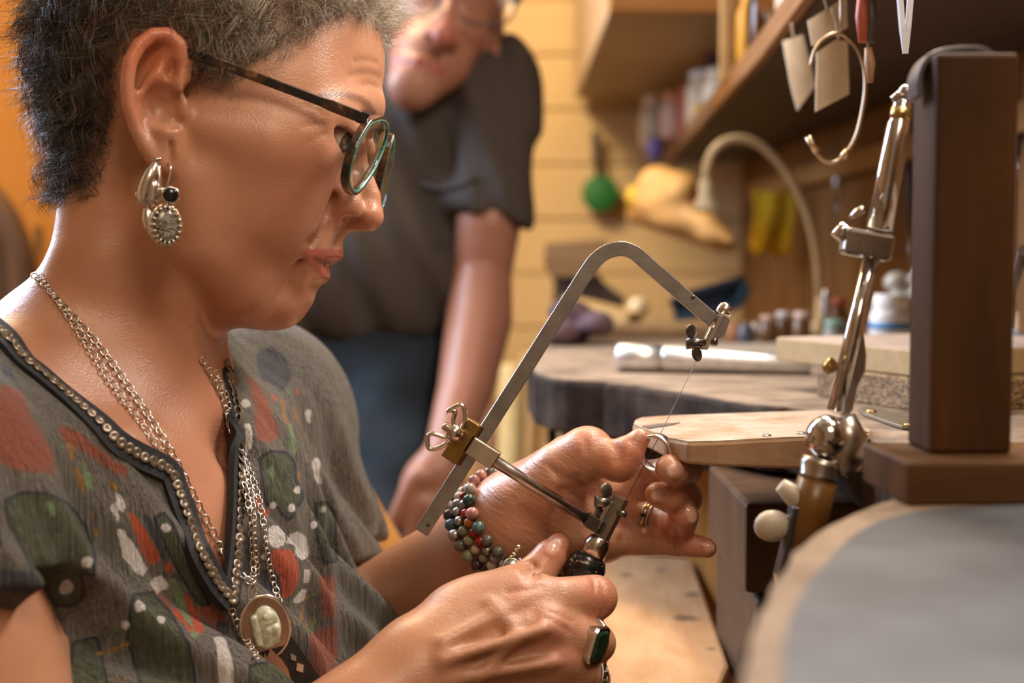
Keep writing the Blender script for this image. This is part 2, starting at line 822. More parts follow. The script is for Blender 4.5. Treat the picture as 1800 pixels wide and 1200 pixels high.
def vnormals(V, Q):
    fn = np.cross(V[Q[:, 2]] - V[Q[:, 0]], V[Q[:, 3]] - V[Q[:, 1]])
    N = np.zeros_like(V)
    for a in range(4):
        np.add.at(N, Q[:, a], fn)
    return N / (np.linalg.norm(N, axis=1)[:, None] + 1e-12)

def quads_object(name, V, Q, mat, parent=None, attrs=None, colors=None):
    me = bpy.data.meshes.new(name)
    me.vertices.add(len(V))
    me.vertices.foreach_set('co', V.astype(F32).ravel())
    me.loops.add(Q.size)
    me.loops.foreach_set('vertex_index', Q.ravel().astype(np.int32))
    me.polygons.add(len(Q))
    me.polygons.foreach_set('loop_start', (np.arange(len(Q)) * 4).astype(np.int32))
    me.polygons.foreach_set('use_smooth', np.ones(len(Q), bool))
    me.update(calc_edges=True)
    for k, a in (attrs or {}).items():
        at = me.attributes.new(k, 'FLOAT', 'POINT')
        at.data.foreach_set('value', a.astype(F32))
    for k, c in (colors or {}).items():
        at = me.attributes.new(k, 'FLOAT_COLOR', 'POINT')
        at.data.foreach_set('color', np.concatenate([c, np.ones((len(c), 1))], 1).astype(F32).ravel())
    return link(name, me, mat, parent)

def sstep(a, b, x):
    t = np.clip((x - a) / (b - a), 0, 1)
    return t * t * (3 - 2 * t)

def hit(node, px, py, d0=0.55, d1=1.15, step=0.0015):
    """first point of the shape along a camera ray, and its normal"""
    d = np.arange(d0, d1, step)
    P = (CAM + d[:, None] * ray(px, py)[None, :])
    v = node(np.ascontiguousarray(P.T.astype(F32)), P.mean(0), (d1 - d0))
    i = np.flatnonzero(v < 0)
    if len(i) == 0:
        return None, None
    i = i[0]
    t = v[i - 1] / (v[i - 1] - v[i]) if i > 0 else 0
    p = CAM + (d[max(i - 1, 0)] + t * step) * ray(px, py)
    e = 0.0012
    O = np.array([p + e * np.eye(3)[a] * s_ for a in range(3) for s_ in (1, -1)])
    g = node(np.ascontiguousarray(O.T.astype(F32)), p, 0.01)
    n = np.array([g[0] - g[1], g[2] - g[3], g[4] - g[5]], float)
    return p, n / (np.linalg.norm(n) + 1e-9)

def crease(g, pts, r=0.0007, k=0.003, depth=0.0):
    """groove drawn on the visible surface of g through pixels (px,py)"""
    Pn = [hit(g, x, y) for x, y in pts]
    Pn = [(p - n * depth, n) for p, n in Pn if p is not None]
    if len(Pn) < 2:
        return
    P = smooth_path([p for p, n in Pn], max(4, len(Pn) * 3))
    rr = [r * (0.35 + 0.65 * math.sin(math.pi * (i + 0.5) / len(P))) for i in range(len(P))]
    g.sub(polychain(P, rr), k)
# ------------------------------------------------------------------ the room
def struct(o):
    o['kind'] = 'structure'
    return o
YW, XR, XL = 3.10, 0.50, -1.30
ochre = pmat('ochre_paint', (0.72, 0.52, 0.27), 0.7, 0, 0.08, 3.0, 0.15, bdist=0.002)
wall_f = struct(MB().box(((XL + XR) / 2, YW + 0.04, 1.25), (XR - XL + 0.2, 0.04, 2.6)).build('wall_far', pmat('ochre_gap', (0.36, 0.22, 0.08), 0.8)))
pm = None
for i in range(21):                                     # painted boards, each its own plank
    z0 = 0.02 + i * 0.118
    if pm is None:
        pm = MB().box((0, 0, 0), (XR - XL + 0.16, 0.022, 0.1145), bev=0.003).build('plank', ochre, wall_f)
        o = pm
    else:
        o = pm.copy()
        COL.objects.link(o)
        o.parent = wall_f
    o.location = ((XL + XR) / 2, YW + 0.010 + 0.0015 * math.sin(i * 2.3), z0 + 0.059)
brownboard = woodmat('brown_board', (0.22, 0.105, 0.035), (0.11, 0.048, 0.016), 3.0, (10, 1, 10), 0.6)
wall_r = struct(MB().box((XR + 0.04, 1.4, 1.25), (0.04, 3.6, 2.6)).build('wall_right', pmat('wall_gap', (0.05, 0.025, 0.01), 0.8)))
pr_ = None
for i in range(18):
    if pr_ is None:
        pr_ = MB().box((0, 0, 0), (0.020, 0.192, 2.56), bev=0.003).build('plank', woodmat('brown_plank', (0.25, 0.115, 0.035), (0.12, 0.05, 0.016), 3.0, (10, 10, 1), 0.6), wall_r)
        o = pr_
    else:
        o = pr_.copy()
        COL.objects.link(o)
        o.parent = wall_r
    o.location = (XR + 0.010 + 0.002 * math.sin(i * 1.7), -0.25 + i * 0.197, 1.28)
wall_l = struct(MB().box((XL - 0.02, 0.6, 1.25), (0.04, 5.2, 2.6)).build('wall_left', pmat('left_plaster', (0.55, 0.36, 0.18), 0.8, 0, 0.1, 4)))
floor = struct(MB().box(((XL + XR) / 2, 1.3, -0.02), (XR - XL + 0.2, 3.8, 0.04)).build('floor', woodmat('floor_wood', (0.30, 0.19, 0.10), (0.18, 0.10, 0.05), 2.0, (12, 1, 12), 0.5)))
ceil = struct(MB().box(((XL + XR) / 2, 1.9, 2.52), (XR - XL + 0.2, 2.6, 0.04)).build('ceiling', pmat('ceiling_paint', (0.60, 0.48, 0.32), 0.85, 0, 0.08, 3)))
# orange wooden door panel behind the woman
door = struct(MB().box((-0.98, 2.86, 1.10), (0.56, 0.035, 2.2), bev=0.004).build('door_1', woodmat('orange_door', (0.62, 0.30, 0.085), (0.46, 0.20, 0.05), 1.6, (6, 6, 1), 0.45, 0.05)))
MB().box((-0.716, 2.84, 1.10), (0.03, 0.03, 2.2), bev=0.004).build('door_edge', MATS['orange_door'], door)
MB().box((-1.245, 2.84, 1.10), (0.03, 0.03, 2.2), bev=0.004).build('door_edge', MATS['orange_door'], door)
# ------------------------------------------------------------------ the jeweller's bench
BZ = 1.02
bench = thing('workbench', 'thick dark jeweller\'s workbench with worn grey top and rounded lobes', 'workbench', (0.3, 1.0, 0))
top_m = woodmat('bench_top', (0.40, 0.305, 0.225), (0.19, 0.135, 0.095), 11, (2.0, 3.0, 6), 0.75, 0.8, (0.07, 0.055, 0.045), 0.7)
side_m = woodmat('bench_side', (0.026, 0.015, 0.009), (0.007, 0.004, 0.0025), 14, (1.6, 1.6, 4), 0.85, 0.8, (0.12, 0.085, 0.06), 0.45)
EDGE = [(0.052, 0.20), (0.050, 0.300), (0.056, 0.345), (0.069, 0.397), (0.088, 0.455), (0.110, 0.510), (0.138, 0.556), (0.160, 0.590), (0.176, 0.640), (0.187, 0.700), (0.194, 0.760), (0.199, 0.840), (0.197, 0.905), (0.182, 0.935),
        (0.164, 0.955), (0.125, 1.040), (0.095, 1.095), (0.070, 1.130), (0.046, 1.150), (0.030, 1.175), (0.019, 1.22), (0.015, 1.30), (0.018, 1.42), (0.032, 1.56), (0.06, 1.66), (0.10, 1.78), (0.12, 2.0)]
edge_p = [(p[0], p[1]) for p in smooth_path([(x, y, 0) for x, y in EDGE], 110)]
rngb = np.random.default_rng(3)
edge_p = [(x + rngb.normal(0, 0.0006), y + rngb.normal(0, 0.0006)) for x, y in edge_p]
poly = edge_p + [(0.12, 2.15), (XR, 2.15), (XR, 0.20)]
MB().prism([(x, y, BZ - 0.044) for x, y in poly], (0, 0, 0.0425)).build('worktop', side_m, bench, bevel=0.003)
cpt = np.array([0.40, 1.1])
ins_p = [(x + 0.0022 * (cpt[0] - x) / 0.3, y + 0.0022 * (cpt[1] - y) / 0.5) for x, y in edge_p] + [(0.125, 2.14), (XR - 0.003, 2.14), (XR - 0.003, 0.205)]
MB().prism([(x, y, BZ - 0.0016) for x, y in ins_p], (0, 0, 0.0016)).build('worn_surface', top_m, bench)
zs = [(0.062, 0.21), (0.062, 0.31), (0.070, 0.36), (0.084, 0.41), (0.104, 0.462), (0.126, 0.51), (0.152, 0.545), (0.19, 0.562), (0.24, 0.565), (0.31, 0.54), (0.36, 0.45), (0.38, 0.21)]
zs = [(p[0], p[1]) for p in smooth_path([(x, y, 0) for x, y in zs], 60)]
MB().prism([(x, y, BZ - 0.0004) for x, y in zs], (0, 0, 0.0012)).build('lobe_shade_sheet', pmat('lobe_shade', (0.085, 0.092, 0.108), 0.6, 0.2, 0.45, 16, 0.15), bench)  # added dark sheet: puts the near lobe's dimmer, cooler light into colour
under = [(x + 0.03, y) for x, y in edge_p[18:96]]
MB().prism([(x, y, BZ - 0.062) for x, y in under] + [(XR, 2.2, BZ - 0.062), (XR, 0.5, BZ - 0.062)], (0, 0, 0.016)).build('lower_rail', side_m, bench, bevel=0.002)
brown = woodmat('bench_brown', (0.10, 0.052, 0.024), (0.048, 0.024, 0.011), 6, (10, 10, 1.5), 0.55, 0.2)
bx_l = W(1282, 880, 0.93)
MB().box((0.215, 0.925, BZ - 0.075), (0.15, 0.16, 0.055), bev=0.003).build('pin_block', brown, bench)
MB().box((0.225, 0.930, BZ - 0.145), (0.155, 0.17, 0.078), bev=0.003).build('drawer_front', woodmat('drawer_wood', (0.085, 0.048, 0.025), (0.042, 0.023, 0.011), 6, (1.5, 10, 10), 0.55), bench)
for x, y in ((0.235, 0.70), (0.30, 0.80)):
    MB().box((x + 0.03, y, BZ - 0.070), (0.10, 0.03, 0.022), frame_z((0, 0, 1), (0.6, -0.8, 0)), bev=0.002).build('ledge', woodmat('ledge_wood', (0.36, 0.23, 0.12), (0.20, 0.11, 0.05), 6, (2, 10, 10), 0.55), bench)
amber = woodmat('amber_panel', (0.36, 0.17, 0.035), (0.20, 0.085, 0.016), 4, (8, 8, 1), 0.5)
MB().box((0.175, 1.10, 0.49), (0.022, 0.44, 0.94), bev=0.003).build('side_panel', amber, bench)
for x, y in ((0.075, 1.45), (0.42, 0.30), (0.42, 1.9), (0.12, 0.42)):
    MB().box((x, y, 0.488), (0.055, 0.055, 0.976), bev=0.004).build('leg', woodmat('leg_wood', (0.42, 0.29, 0.13), (0.24, 0.15, 0.06), 4, (8, 8, 1), 0.55), bench)
MB().box((0.185, 1.60, 0.485), (0.29, 0.02, 0.95)).build('back_panel', pmat('dark_panel', (0.018, 0.013, 0.010), 0.7), bench)
# pull-out catch tray of pale stained board
tray_w = newmat('tray_board')
t = NT(tray_w)
v = t.coord((9, 2.2, 9))
f = t.noise(7, v, 6, 0.6, dist=0.5)
c = t.ramp(f, [(0.3, (0.50, 0.26, 0.115)), (0.55, (0.60, 0.34, 0.165)), (0.75, (0.68, 0.42, 0.23))])
st = t.ramp(t.noise(20, t.coord((1, 0.5, 1)), 3, 0.5), [(0.70, (0, 0, 0)), (0.76, (0.75,) * 3)])
c = t.mix(st, c, (0.14, 0.085, 0.075))
geo = t.n.new('ShaderNodeNewGeometry')
for (kx_, ky_), kr in (((1216, 1044), 0.0075), ((1207, 1086), 0.0085), ((1100, 1010), 0.006), ((1160, 1000), 0.005), ((1250, 1140), 0.004)):
    dn = t.n.new('ShaderNodeVectorMath')
    dn.operation = 'DISTANCE'
    dn.inputs[1].default_value = tuple(on_z(kx_, ky_, 0.85))
    t.link(geo.outputs['Position'], dn.inputs[0])
    dd = t.math('MULTIPLY_ADD', t.math('SUBTRACT', f, 0.5), 0.02, dn.outputs['Value'])
    mr = t.n.new('ShaderNodeMapRange')
    mr.inputs['From Min'].default_value = kr * 1.3
    mr.inputs['From Max'].default_value = kr * 0.5
    mr.inputs['To Max'].default_value = 0.8
    t.link(dd, mr.inputs['Value'])
    c = t.mix(mr.outputs[0], c, (0.13, 0.07, 0.055))
t.link(c, t.b.inputs['Base Color'])
t.b.inputs['Roughness'].default_value = 0.5
t.link(t.bump(f, 0.1, 0.001), t.b.inputs['Normal'])
tb = [on_z(x, y, 0.85) for x, y in ((1010, 968), (1216, 980), (1282, 1168), (1262, 1215), (560, 1240), (560, 1010))]
MB().prism([p - np.array([0, 0, 0.018]) for p in tb], (0, 0, 0.018)).build('catch_tray', tray_w, bench, bevel=0.003)

# ------------------------------------------------------------------ bench pin
pin = thing('bench_pin', 'pale wooden wedge bench pin with scratched top beside the ring', 'bench pin', (0.14, 0.84, BZ))
pin_m = woodmat('pin_wood', (0.46, 0.29, 0.17), (0.30, 0.17, 0.09), 10, (2, 12, 12), 0.6, 0.25, (0.34, 0.22, 0.12), 0.45)
pin_top_m = woodmat('pin_worn', (0.56, 0.46, 0.37), (0.33, 0.24, 0.165), 22, (2, 16, 12), 0.75, 0.9, (0.30, 0.16, 0.07), 0.8)
ptop = [(1112, 747), (1114, 740), (1126, 735), (1170, 732), (1300, 727), (1455, 722), (1534, 757), (1530, 767), (1440, 768), (1330, 773), (1262, 777), (1210, 778), (1172, 771), (1138, 758)]
PT = [on_z(x, y, BZ + 0.001) for x, y in ptop]
x0, x1 = min(p[0] for p in PT), max(p[0] for p in PT)
PBm = [p - np.array([0, 0, 0.0085 + 0.0125 * ((p[0] - x0) / (x1 - x0)) ** 0.8]) for p in PT]
n_ = len(PT)
MB().add(PT + PBm, [tuple(range(n_)), tuple(range(n_, 2 * n_))[::-1]] + [(i, n_ + i, n_ + (i + 1) % n_, (i + 1) % n_) for i in range(n_)]).build('wedge', pin_m, pin, bevel=0.0016)
ctr = sum(PT) / n_
MB().prism([ctr + (p - ctr) * 0.985 + np.array([0, 0, -0.0002]) for p in PT], (0, 0, 0.0009)).build('worn_face', pin_top_m, pin)
dk = pmat('pin_groove', (0.10, 0.07, 0.055), 0.8)
MB().prism([on_z(x, y, BZ + 0.0019) for x, y in ((1128, 749), (1160, 745), (1196, 743), (1170, 749), (1140, 753))], (0, 0, 0.0003)).build('saw_kerf', dk, pin)
steel = metalmat('steel', (0.42, 0.41, 0.40), 0.34)
for x, y in ((1346, 766), (1408, 762), (1516, 761)):
    MB().lathe([(0.0032, 0), (0.0032, 0.0006), (0.0022, 0.0010), (0.0003, 0.0011)], on_z(x, y, BZ + 0.0016), (0, 0, 1), 16).build('screw_head', steel, pin)
MB().tube([W(1518, 797, .788), W(1546, 790, .80)], 0.0008, 8).build('nail', metalmat('bright_steel', (0.7, 0.68, 0.65), 0.2), pin)

# ------------------------------------------------------------------ things lying on the bench
alu = metalmat('aluminium', (0.80, 0.82, 0.86), 0.42)
a0, a1 = W(1084, 626, 1.235), W(1424, 641, 1.20)
ax = nrm(a1 - a0)
L = np.linalg.norm(a1 - a0)
zc = BZ + 0.0125
a0[2] = zc
mandrel = thing('ring_mandrel', 'tapered aluminium ring mandrel lying across the bench', 'mandrel', a0)
MB().lathe([(0.0095, 0), (0.0122, 0.0015), (0.0124, 0.02), (0.0117, 0.0405)], a0, ax, 32).build('handle_end', alu, mandrel)
MB().lathe([(0.0117, 0.0405), (0.0123, 0.0425), (0.0123, 0.06), (0.0100, L * 0.72), (0.0086, L), (0.0075, L + 0.001)], a0, ax, 32).build('tapered_rod', alu, mandrel)
# boards
ang = math.atan2(0.92 - 1.05, 0.272 - 0.217)
RB = frame_z((0, 0, 1), (math.cos(ang), math.sin(ang), 0))
chip = newmat('chipboard')
t = NT(chip)
vo = t.n.new('ShaderNodeTexVoronoi')
vo.inputs['Scale'].default_value = 420
t.link(t.coord((1, 1, 2.2)), vo.inputs['Vector'])
t.link(t.ramp(vo.outputs['Color'], [(0.2, (0.07, 0.04, 0.018)), (0.5, (0.22, 0.135, 0.060)), (0.8, (0.40, 0.27, 0.14))]), t.b.inputs['Base Color'])
t.b.inputs['Roughness'].default_value = 0.75
t.link(t.bump(vo.outputs['Distance'], 0.4, 0.001), t.b.inputs['Normal'])
cb = np.array([0.268, 0.905, BZ]) + RB @ np.array([-0.055, 0.115, 0.0])
board1 = MB().box(cb + np.array([0, 0, 0.0105]), (0.125, 0.24, 0.021), RB, bev=0.0012).build('chipboard_block', chip)
tag(board1, 'coarse brown chipboard slab under the pale board on the bench', 'board')
pale = woodmat('pale_board', (0.50, 0.37, 0.20), (0.41, 0.29, 0.15), 8, (2, 12, 12), 0.55, 0.1)
pc2 = np.array([0.266, 0.918, BZ + 0.0215]) + RB @ np.array([-0.085, 0.115, 0.0])
pb = thing('board', 'pale new pine board with paint smears on top of the chipboard', 'board', pc2)
MB().box(pc2 + np.array([0, 0, 0.0085]), (0.17, 0.23, 0.017), RB, bev=0.001).build('plank', pale, pb)
MB().box(pc2 + np.array([0, 0, 0.01735]), (0.166, 0.226, 0.0007), RB).build('painted_top', pmat('smeared_paint', (0.56, 0.44, 0.36), 0.6, 0, 0.25, 26, 0.2), pb)
mp = thing('metal_strip', 'flat rounded metal strip screwed to the bench edge', 'metal strip', on_z(1560, 738, BZ))
sp_ = [on_z(x, y, BZ + 0.0005) for x, y in ((1508, 722), (1530, 718), (1612, 742), (1622, 750), (1606, 755), (1584, 754), (1520, 732))]
MB().prism(sp_, (0, 0, 0.0022)).build('strip', metalmat('dull_brass', (0.40, 0.35, 0.27), 0.4), mp, bevel=0.0005)
for x, y in ((1532, 724), (1598, 748)):
    MB().lathe([(0.0034, 0), (0.0030, 0.0012), (0.0004, 0.0015)], on_z(x, y, BZ + 0.0027), (0, 0, 1), 16).build('screw_head', metalmat('brass', (0.55, 0.42, 0.16), 0.3), mp)

# ------------------------------------------------------------------ foreground: wooden post, chrome arm
pw = woodmat('post_wood', (0.10, 0.042, 0.012), (0.032, 0.013, 0.004), 5, (9, 9, 1), 0.65, 0.2, (0.04, 0.02, 0.012), 0.5)
post = thing('wooden_post', 'upright square wooden post on a thick base in the right foreground', 'post', (0.2, 0.60, BZ))
yb = 0.600
MB().box((0.232, yb, BZ + 0.0088), (0.150, 0.062, 0.0175), frame_z((0, 0, 1), (1, 0.05, 0)), bev=0.0015).build('base_block', woodmat('base_wood', (0.155, 0.078, 0.032), (0.06, 0.028, 0.011), 5, (1, 9, 9), 0.5, 0.2), post)
pxc = (1689 - 900) * 0.607 / 2500
MB().box((pxc, 0.607, BZ + 0.0175 + 0.083), (0.0345, 0.034, 0.166), bev=0.002).build('post', pw, post)
iron = metalmat('iron', (0.16, 0.16, 0.17), 0.35)
sp2 = [W(x, y, .60) for x, y in ((1607, 175), (1609, 135), (1628, 104), (1668, 93), (1720, 94), (1744, 118), (1748, 170), (1748, 215), (1756, 262), (1770, 305), (1772, 350))]
MB().bar(smooth_path(sp2, 40), CF, [0.0075] * 24 + [0.005] * 16, 0.0013).build('iron_strap', iron, post, bevel=0.0004)

arm = thing('jointed_holder', 'chrome jointed tool arm with ball joint clamped to the bench edge', 'holder', W(1400, 960, .66))
chrome = metalmat('chrome', (0.62, 0.60, 0.58), 0.14, 0.08)
chrome_d = metalmat('chrome_dull', (0.46, 0.42, 0.38), 0.3)
def A(px, py, d=0.665):
    return W(px, py, d)
MB().ball(A(1592, 162), 0.0036).build('top_ball', chrome, arm)
MB().tube([A(1566, 174), A(1578, 170), A(1600, 168), A(1612, 178)], [0.001, 0.0026, 0.0028, 0.0012], 10).build('lever', chrome, arm)
u0, u1 = A(1588, 176), A(1546, 402)
Lu = np.linalg.norm(u1 - u0)
MB().lathe([(0.0035, 0), (0.0045, 0.002), (0.0047, 0.010), (0.0055, 0.012), (0.0058, 0.03), (0.0060, Lu)], u0, u1 - u0, 24).build('upper_tube', chrome, arm)
MB().lathe([(0.0049, 0.004), (0.0049, 0.0095)], u0, u1 - u0, 24).build('brass_band', metalmat('brass', (0.55, 0.42, 0.16), 0.3), arm)
MB().box(A(1524, 430), (0.0235, 0.012, 0.0125), frame_z(CU + 0.18 * CR, CR), bev=0.002).build('joint_clamp', chrome_d, arm)
MB().tube([A(1470, 418), A(1482, 404), A(1496, 412), A(1508, 425)], [0.0035, 0.0040, 0.003, 0.0025], 10).build('clamp_screw', chrome, arm)
MB().tube([A(1494, 385, .655), A(1510, 372, .652), A(1520, 366, .65)], [0.0018, 0.0022, 0.0014], 8).build('thumb_screw', chrome, arm)
r0, r1 = A(1532, 455), A(1468, 722)
Lr = np.linalg.norm(r1 - r0)
MB().lathe([(0.0040, 0), (0.0040, Lr)], r0, r1 - r0, 20).build('rod', chrome, arm)
MB().prism([A(x, y, .672) for x, y in ((1516, 560), (1524, 625), (1522, 652), (1508, 680), (1500, 720), (1482, 745), (1476, 700), (1492, 620), (1505, 560))], CF * 0.004).build('side_plate', chrome_d, arm, bevel=0.001)
MB().tube([A(1452, 648, .658), A(1466, 640, .655)], [0.003, 0.0035], 10).build('knuckle_screw', metalmat('brass', (0.55, 0.42, 0.16), 0.3), arm)
MB().ball(A(1455, 768), 0.0105, 28).build('ball_joint', chrome, arm)
MB().tube([A(1478, 735), A(1490, 770), A(1488, 800), A(1470, 825)], [0.007, 0.0092, 0.0088, 0.007], 14).build('socket_back', chrome_d, arm)
h0_, h1_ = A(1446, 806), A(1408, 970)
MB().lathe([(0.0092, 0), (0.0100, 0.003), (0.0088, 0.008), (0.0098, 0.0095)], h0_, h1_ - h0_, 20).build('socket', chrome_d, arm)
MB().lathe([(0.0095, 0.0095), (0.0092, 0.024), (0.0085, 0.045)], h0_, h1_ - h0_, 20).build('handle', pmat('amber_handle', (0.17, 0.075, 0.016), 0.35), arm)
whitek = pmat('bone_knob', (0.56, 0.50, 0.40), 0.4)
MB().tube([A(1372, 852), A(1392, 868), A(1410, 884), A(1424, 900)], [0.0035, 0.0052, 0.0055, 0.003], 10).build('clamp_lever', whitek, arm)
MB().ball(A(1358, 924), (0.0088, 0.0062, 0.0075), 16).build('clamp_knob', whitek, arm)
MB().tube([A(1358, 924), A(1420, 905)], 0.003, 8).build('clamp_spindle', iron, arm)
MB().bar([A(1412, 890), A(1400, 950), A(1385, 1010), A(1390, 1050)], CF, 0.006, 0.006).build('clamp_frame', iron, arm, bevel=0.001)
# ------------------------------------------------------------------ the woman at the bench
CM = 0.01
HT = math.radians(0.0)
HF = np.array([math.cos(HT), math.sin(HT), 0.0])      # the way her face points, on plan
ROLL = math.radians(6.0)                              # her head leans to her left
HR = np.array([math.sin(HT) * math.cos(ROLL), -math.cos(HT) * math.cos(ROLL), math.sin(ROLL)])     # her right, towards the camera
HU = np.cross(HR, HF)
HU = HU if HU[2] > 0 else -HU
HO = W(400, 300, 0.80)                                # a point on the middle plane of her head

def S(px, py, w=0.0):
    """pixel to the plane w cm to her right of the head's middle plane"""
    return on_plane(px, py, HO + HR * (w * CM), HR)

def mirror(p):
    p = np.asarray(p, float)
    return p - 2 * np.dot(p - HO, HR) * HR

def rot_in_plane(deg):
    """axes: forward tilted down by deg, right, up"""
    a = math.radians(deg)
    f = math.cos(a) * HF - math.sin(a) * HU
    u = math.sin(a) * HF + math.cos(a) * HU
    return np.stack([f, HR, u], 1)

def sch(g, pts, k, both=False):
    """chain through (px,py,w,r_cm) on the head"""
    P = [S(*p[:3]) for p in pts]
    Rr = [p[3] * CM for p in pts]
    c = Gr()
    for i in range(len(P) - 1):
        c.u(rc(P[i], P[i + 1], Rr[i], Rr[i + 1]), 0.0)
    g.u(c, k)
    if both:
        c = Gr()
        P = [mirror(p) for p in P]
        for i in range(len(P) - 1):
            c.u(rc(P[i], P[i + 1], Rr[i], Rr[i + 1]), 0.0)
        g.u(c, k)

def sel(g, px, py, w, r, deg=0.0, k=0.01, both=False, op='u'):
    R = rot_in_plane(deg)
    p = S(px, py, w)
    g.add(op, k, el(p, [x * CM for x in r], R))
    if both:
        g.add(op, k, el(mirror(p), [x * CM for x in r], R))

def scut(g, pts, k, both=False):
    P = [S(*p[:3]) for p in pts]
    Rr = [p[3] * CM for p in pts]
    for m in ((False, True) if both else (False,)):
        Q = [mirror(p) for p in P] if m else P
        c = Gr()
        for i in range(len(Q) - 1):
            c.u(rc(Q[i], Q[i + 1], Rr[i], Rr[i + 1]), 0.0)
        g.sub(c, k)

head = Gr()
# skull
sel(head, 385, 75, 0, (8.85, 7.1, 8.4), 14, 0.0)
sel(head, 246, 118, 0, (4.5, 5.9, 5.3), 10, 0.02)
sel(head, 556, 128, 0, (3.55, 5.3, 4.5), 14, 0.015)
# face mass
sel(head, 455, 290, 0, (4.5, 5.6, 5.6), 18, 0.015)
sel(head, 470, 415, 0, (2.7, 4.2, 4.2), 22, 0.015)
# side of the face: temple, cheekbone, masseter, jaw
sel(head, 470, 190, 4.2, (4.0, 2.2, 3.2), 14, 0.02, both=True)
sch(head, [(548, 262, 4.4, 1.35), (470, 257, 5.4, 1.45), (360, 225, 6.1, 1.1)], 0.016, both=True)
sel(head, 488, 350, 3.3, (2.3, 2.1, 3.0), 20, 0.022, both=True)
sel(head, 380, 345, 4.5, (2.6, 1.7, 3.4), 15, 0.02, both=True)
sch(head, [(480, 522, 0.6, 1.3), (430, 508, 2.9, 1.4), (345, 430, 4.7, 1.5), (330, 320, 5.5, 1.4)], 0.016, both=True)
sel(head, 400, 515, 0, (2.8, 3.0, 1.6), 12, 0.016)
# brow and eye socket
sch(head, [(641, 188, 0, 0.85), (628, 184, 1.8, 0.85), (600, 188, 3.6, 0.85), (566, 202, 4.9, 0.75)], 0.010, both=True)
sel(head, 616, 240, 3.3, (1.05, 1.75, 0.95), 10, 0.012, both=True, op='s')
# nose
sch(head, [(622, 222, 0, 0.60), (631, 290, 0, 0.52), (652, 345, 0, 0.56), (652, 380, 0, 0.62)], 0.006)
sel(head, 650, 379, 0.26, (0.62, 0.64, 0.64), 20, 0.004, both=True)
sel(head, 604, 363, 1.50, (1.12, 0.58, 0.84), 14, 0.0045, both=True)
sel(head, 594, 346, 0.9, (1.0, 1.0, 1.6), 20, 0.010, both=True)
sch(head, [(648, 393, 0, 0.36), (612, 395, 0, 0.40)], 0.004)
sel(head, 620, 388, 1.30, (0.60, 1.0, 0.23), 10, 0.002, both=True, op='s')
scut(head, [(580, 390, 1.85, 0.06), (573, 374, 2.1, 0.09), (577, 354, 2.1, 0.09), (592, 336, 1.7, 0.06)], 0.004, both=True)
# mouth
sel(head, 530, 440, 0, (1.6, 2.4, 2.2), 22, 0.012)
sel(head, 526, 425, 1.5, (1.4, 1.7, 1.9), 22, 0.012, both=True)
sch(head, [(592, 412, 0, 0.32), (590, 436, 0, 0.36)], 0.006)
sch(head, [(591, 447, 0.0, 0.33), (584, 445, 0.7, 0.36), (563, 445, 1.6, 0.30), (537, 445, 2.35, 0.16)], 0.003, both=True)
sch(head, [(565, 485, 0.0, 0.44), (560, 480, 0.8, 0.42), (547, 465, 1.6, 0.32), (534, 449, 2.4, 0.15)], 0.003, both=True)
sel(head, 535, 500, 0, (0.9, 1.7, 0.9), 22, 0.008)
scut(head, [(596, 465, 0, 0.15), (574, 463, 0.9, 0.15), (552, 454, 1.7, 0.12), (532, 447, 2.4, 0.08)], 0.002, both=True)
# chin
sel(head, 500, 527, 0, (1.25, 1.7, 1.35), 20, 0.008)
scut(head, [(576, 516, 0, 0.30), (560, 512, 1.2, 0.24)], 0.008, both=True)
# folds: nasolabial, mouth corner, lower lid, crow's feet
scut(head, [(584, 352, 2.1, 0.10), (566, 390, 2.6, 0.16), (545, 425, 2.9, 0.14)], 0.008, both=True)
scut(head, [(526, 451, 2.75, 0.10), (520, 480, 2.85, 0.11), (500, 515, 2.9, 0.08)], 0.006, both=True)

# eyes: lids as a shell round the ball, opened by an almond
EYE = S(583, 241, 3.3)
eye_g = math.radians(24)
EG = math.cos(eye_g) * HF * 0.985 + 0.44 * HR - math.sin(eye_g) * HU
EG = nrm(EG)
EX = nrm(HR + 0.30 * HU - np.dot(HR + 0.30 * HU, EG) * EG)
EYE_R = np.stack([EG, EX, np.cross(EG, EX)], 1)
if EYE_R[2, 2] < 0:
    EYE_R[:, 2] *= -1
for m in (False, True):
    c = mirror(EYE) if m else EYE
    g = EG - 2 * np.dot(EG, HR) * HR if m else EG
    x = EX - 2 * np.dot(EX, HR) * HR if m else EX
    Rm = np.stack([g, x, EYE_R[:, 2]], 1)
    head.u(sp(c, 1.34 * CM), 0.010)
    head.u(el(c + Rm @ np.array([0.05, 0.2, 0.70]) * CM, (1.2 * CM, 1.5 * CM, 0.70 * CM), Rm), 0.010)
    head.sub(el(c + Rm @ np.array([0.85, 0.12, -0.16]) * CM, (1.25 * CM, 1.42 * CM, 0.56 * CM), Rm), 0.0015)
    head.sub(sp(c, 1.195 * CM), 0.0)
# upper-lid crease and bag under the eye
scut(head, [(640, 210, 2.2, 0.10), (612, 207, 3.6, 0.12), (578, 214, 4.7, 0.09)], 0.004, both=True)

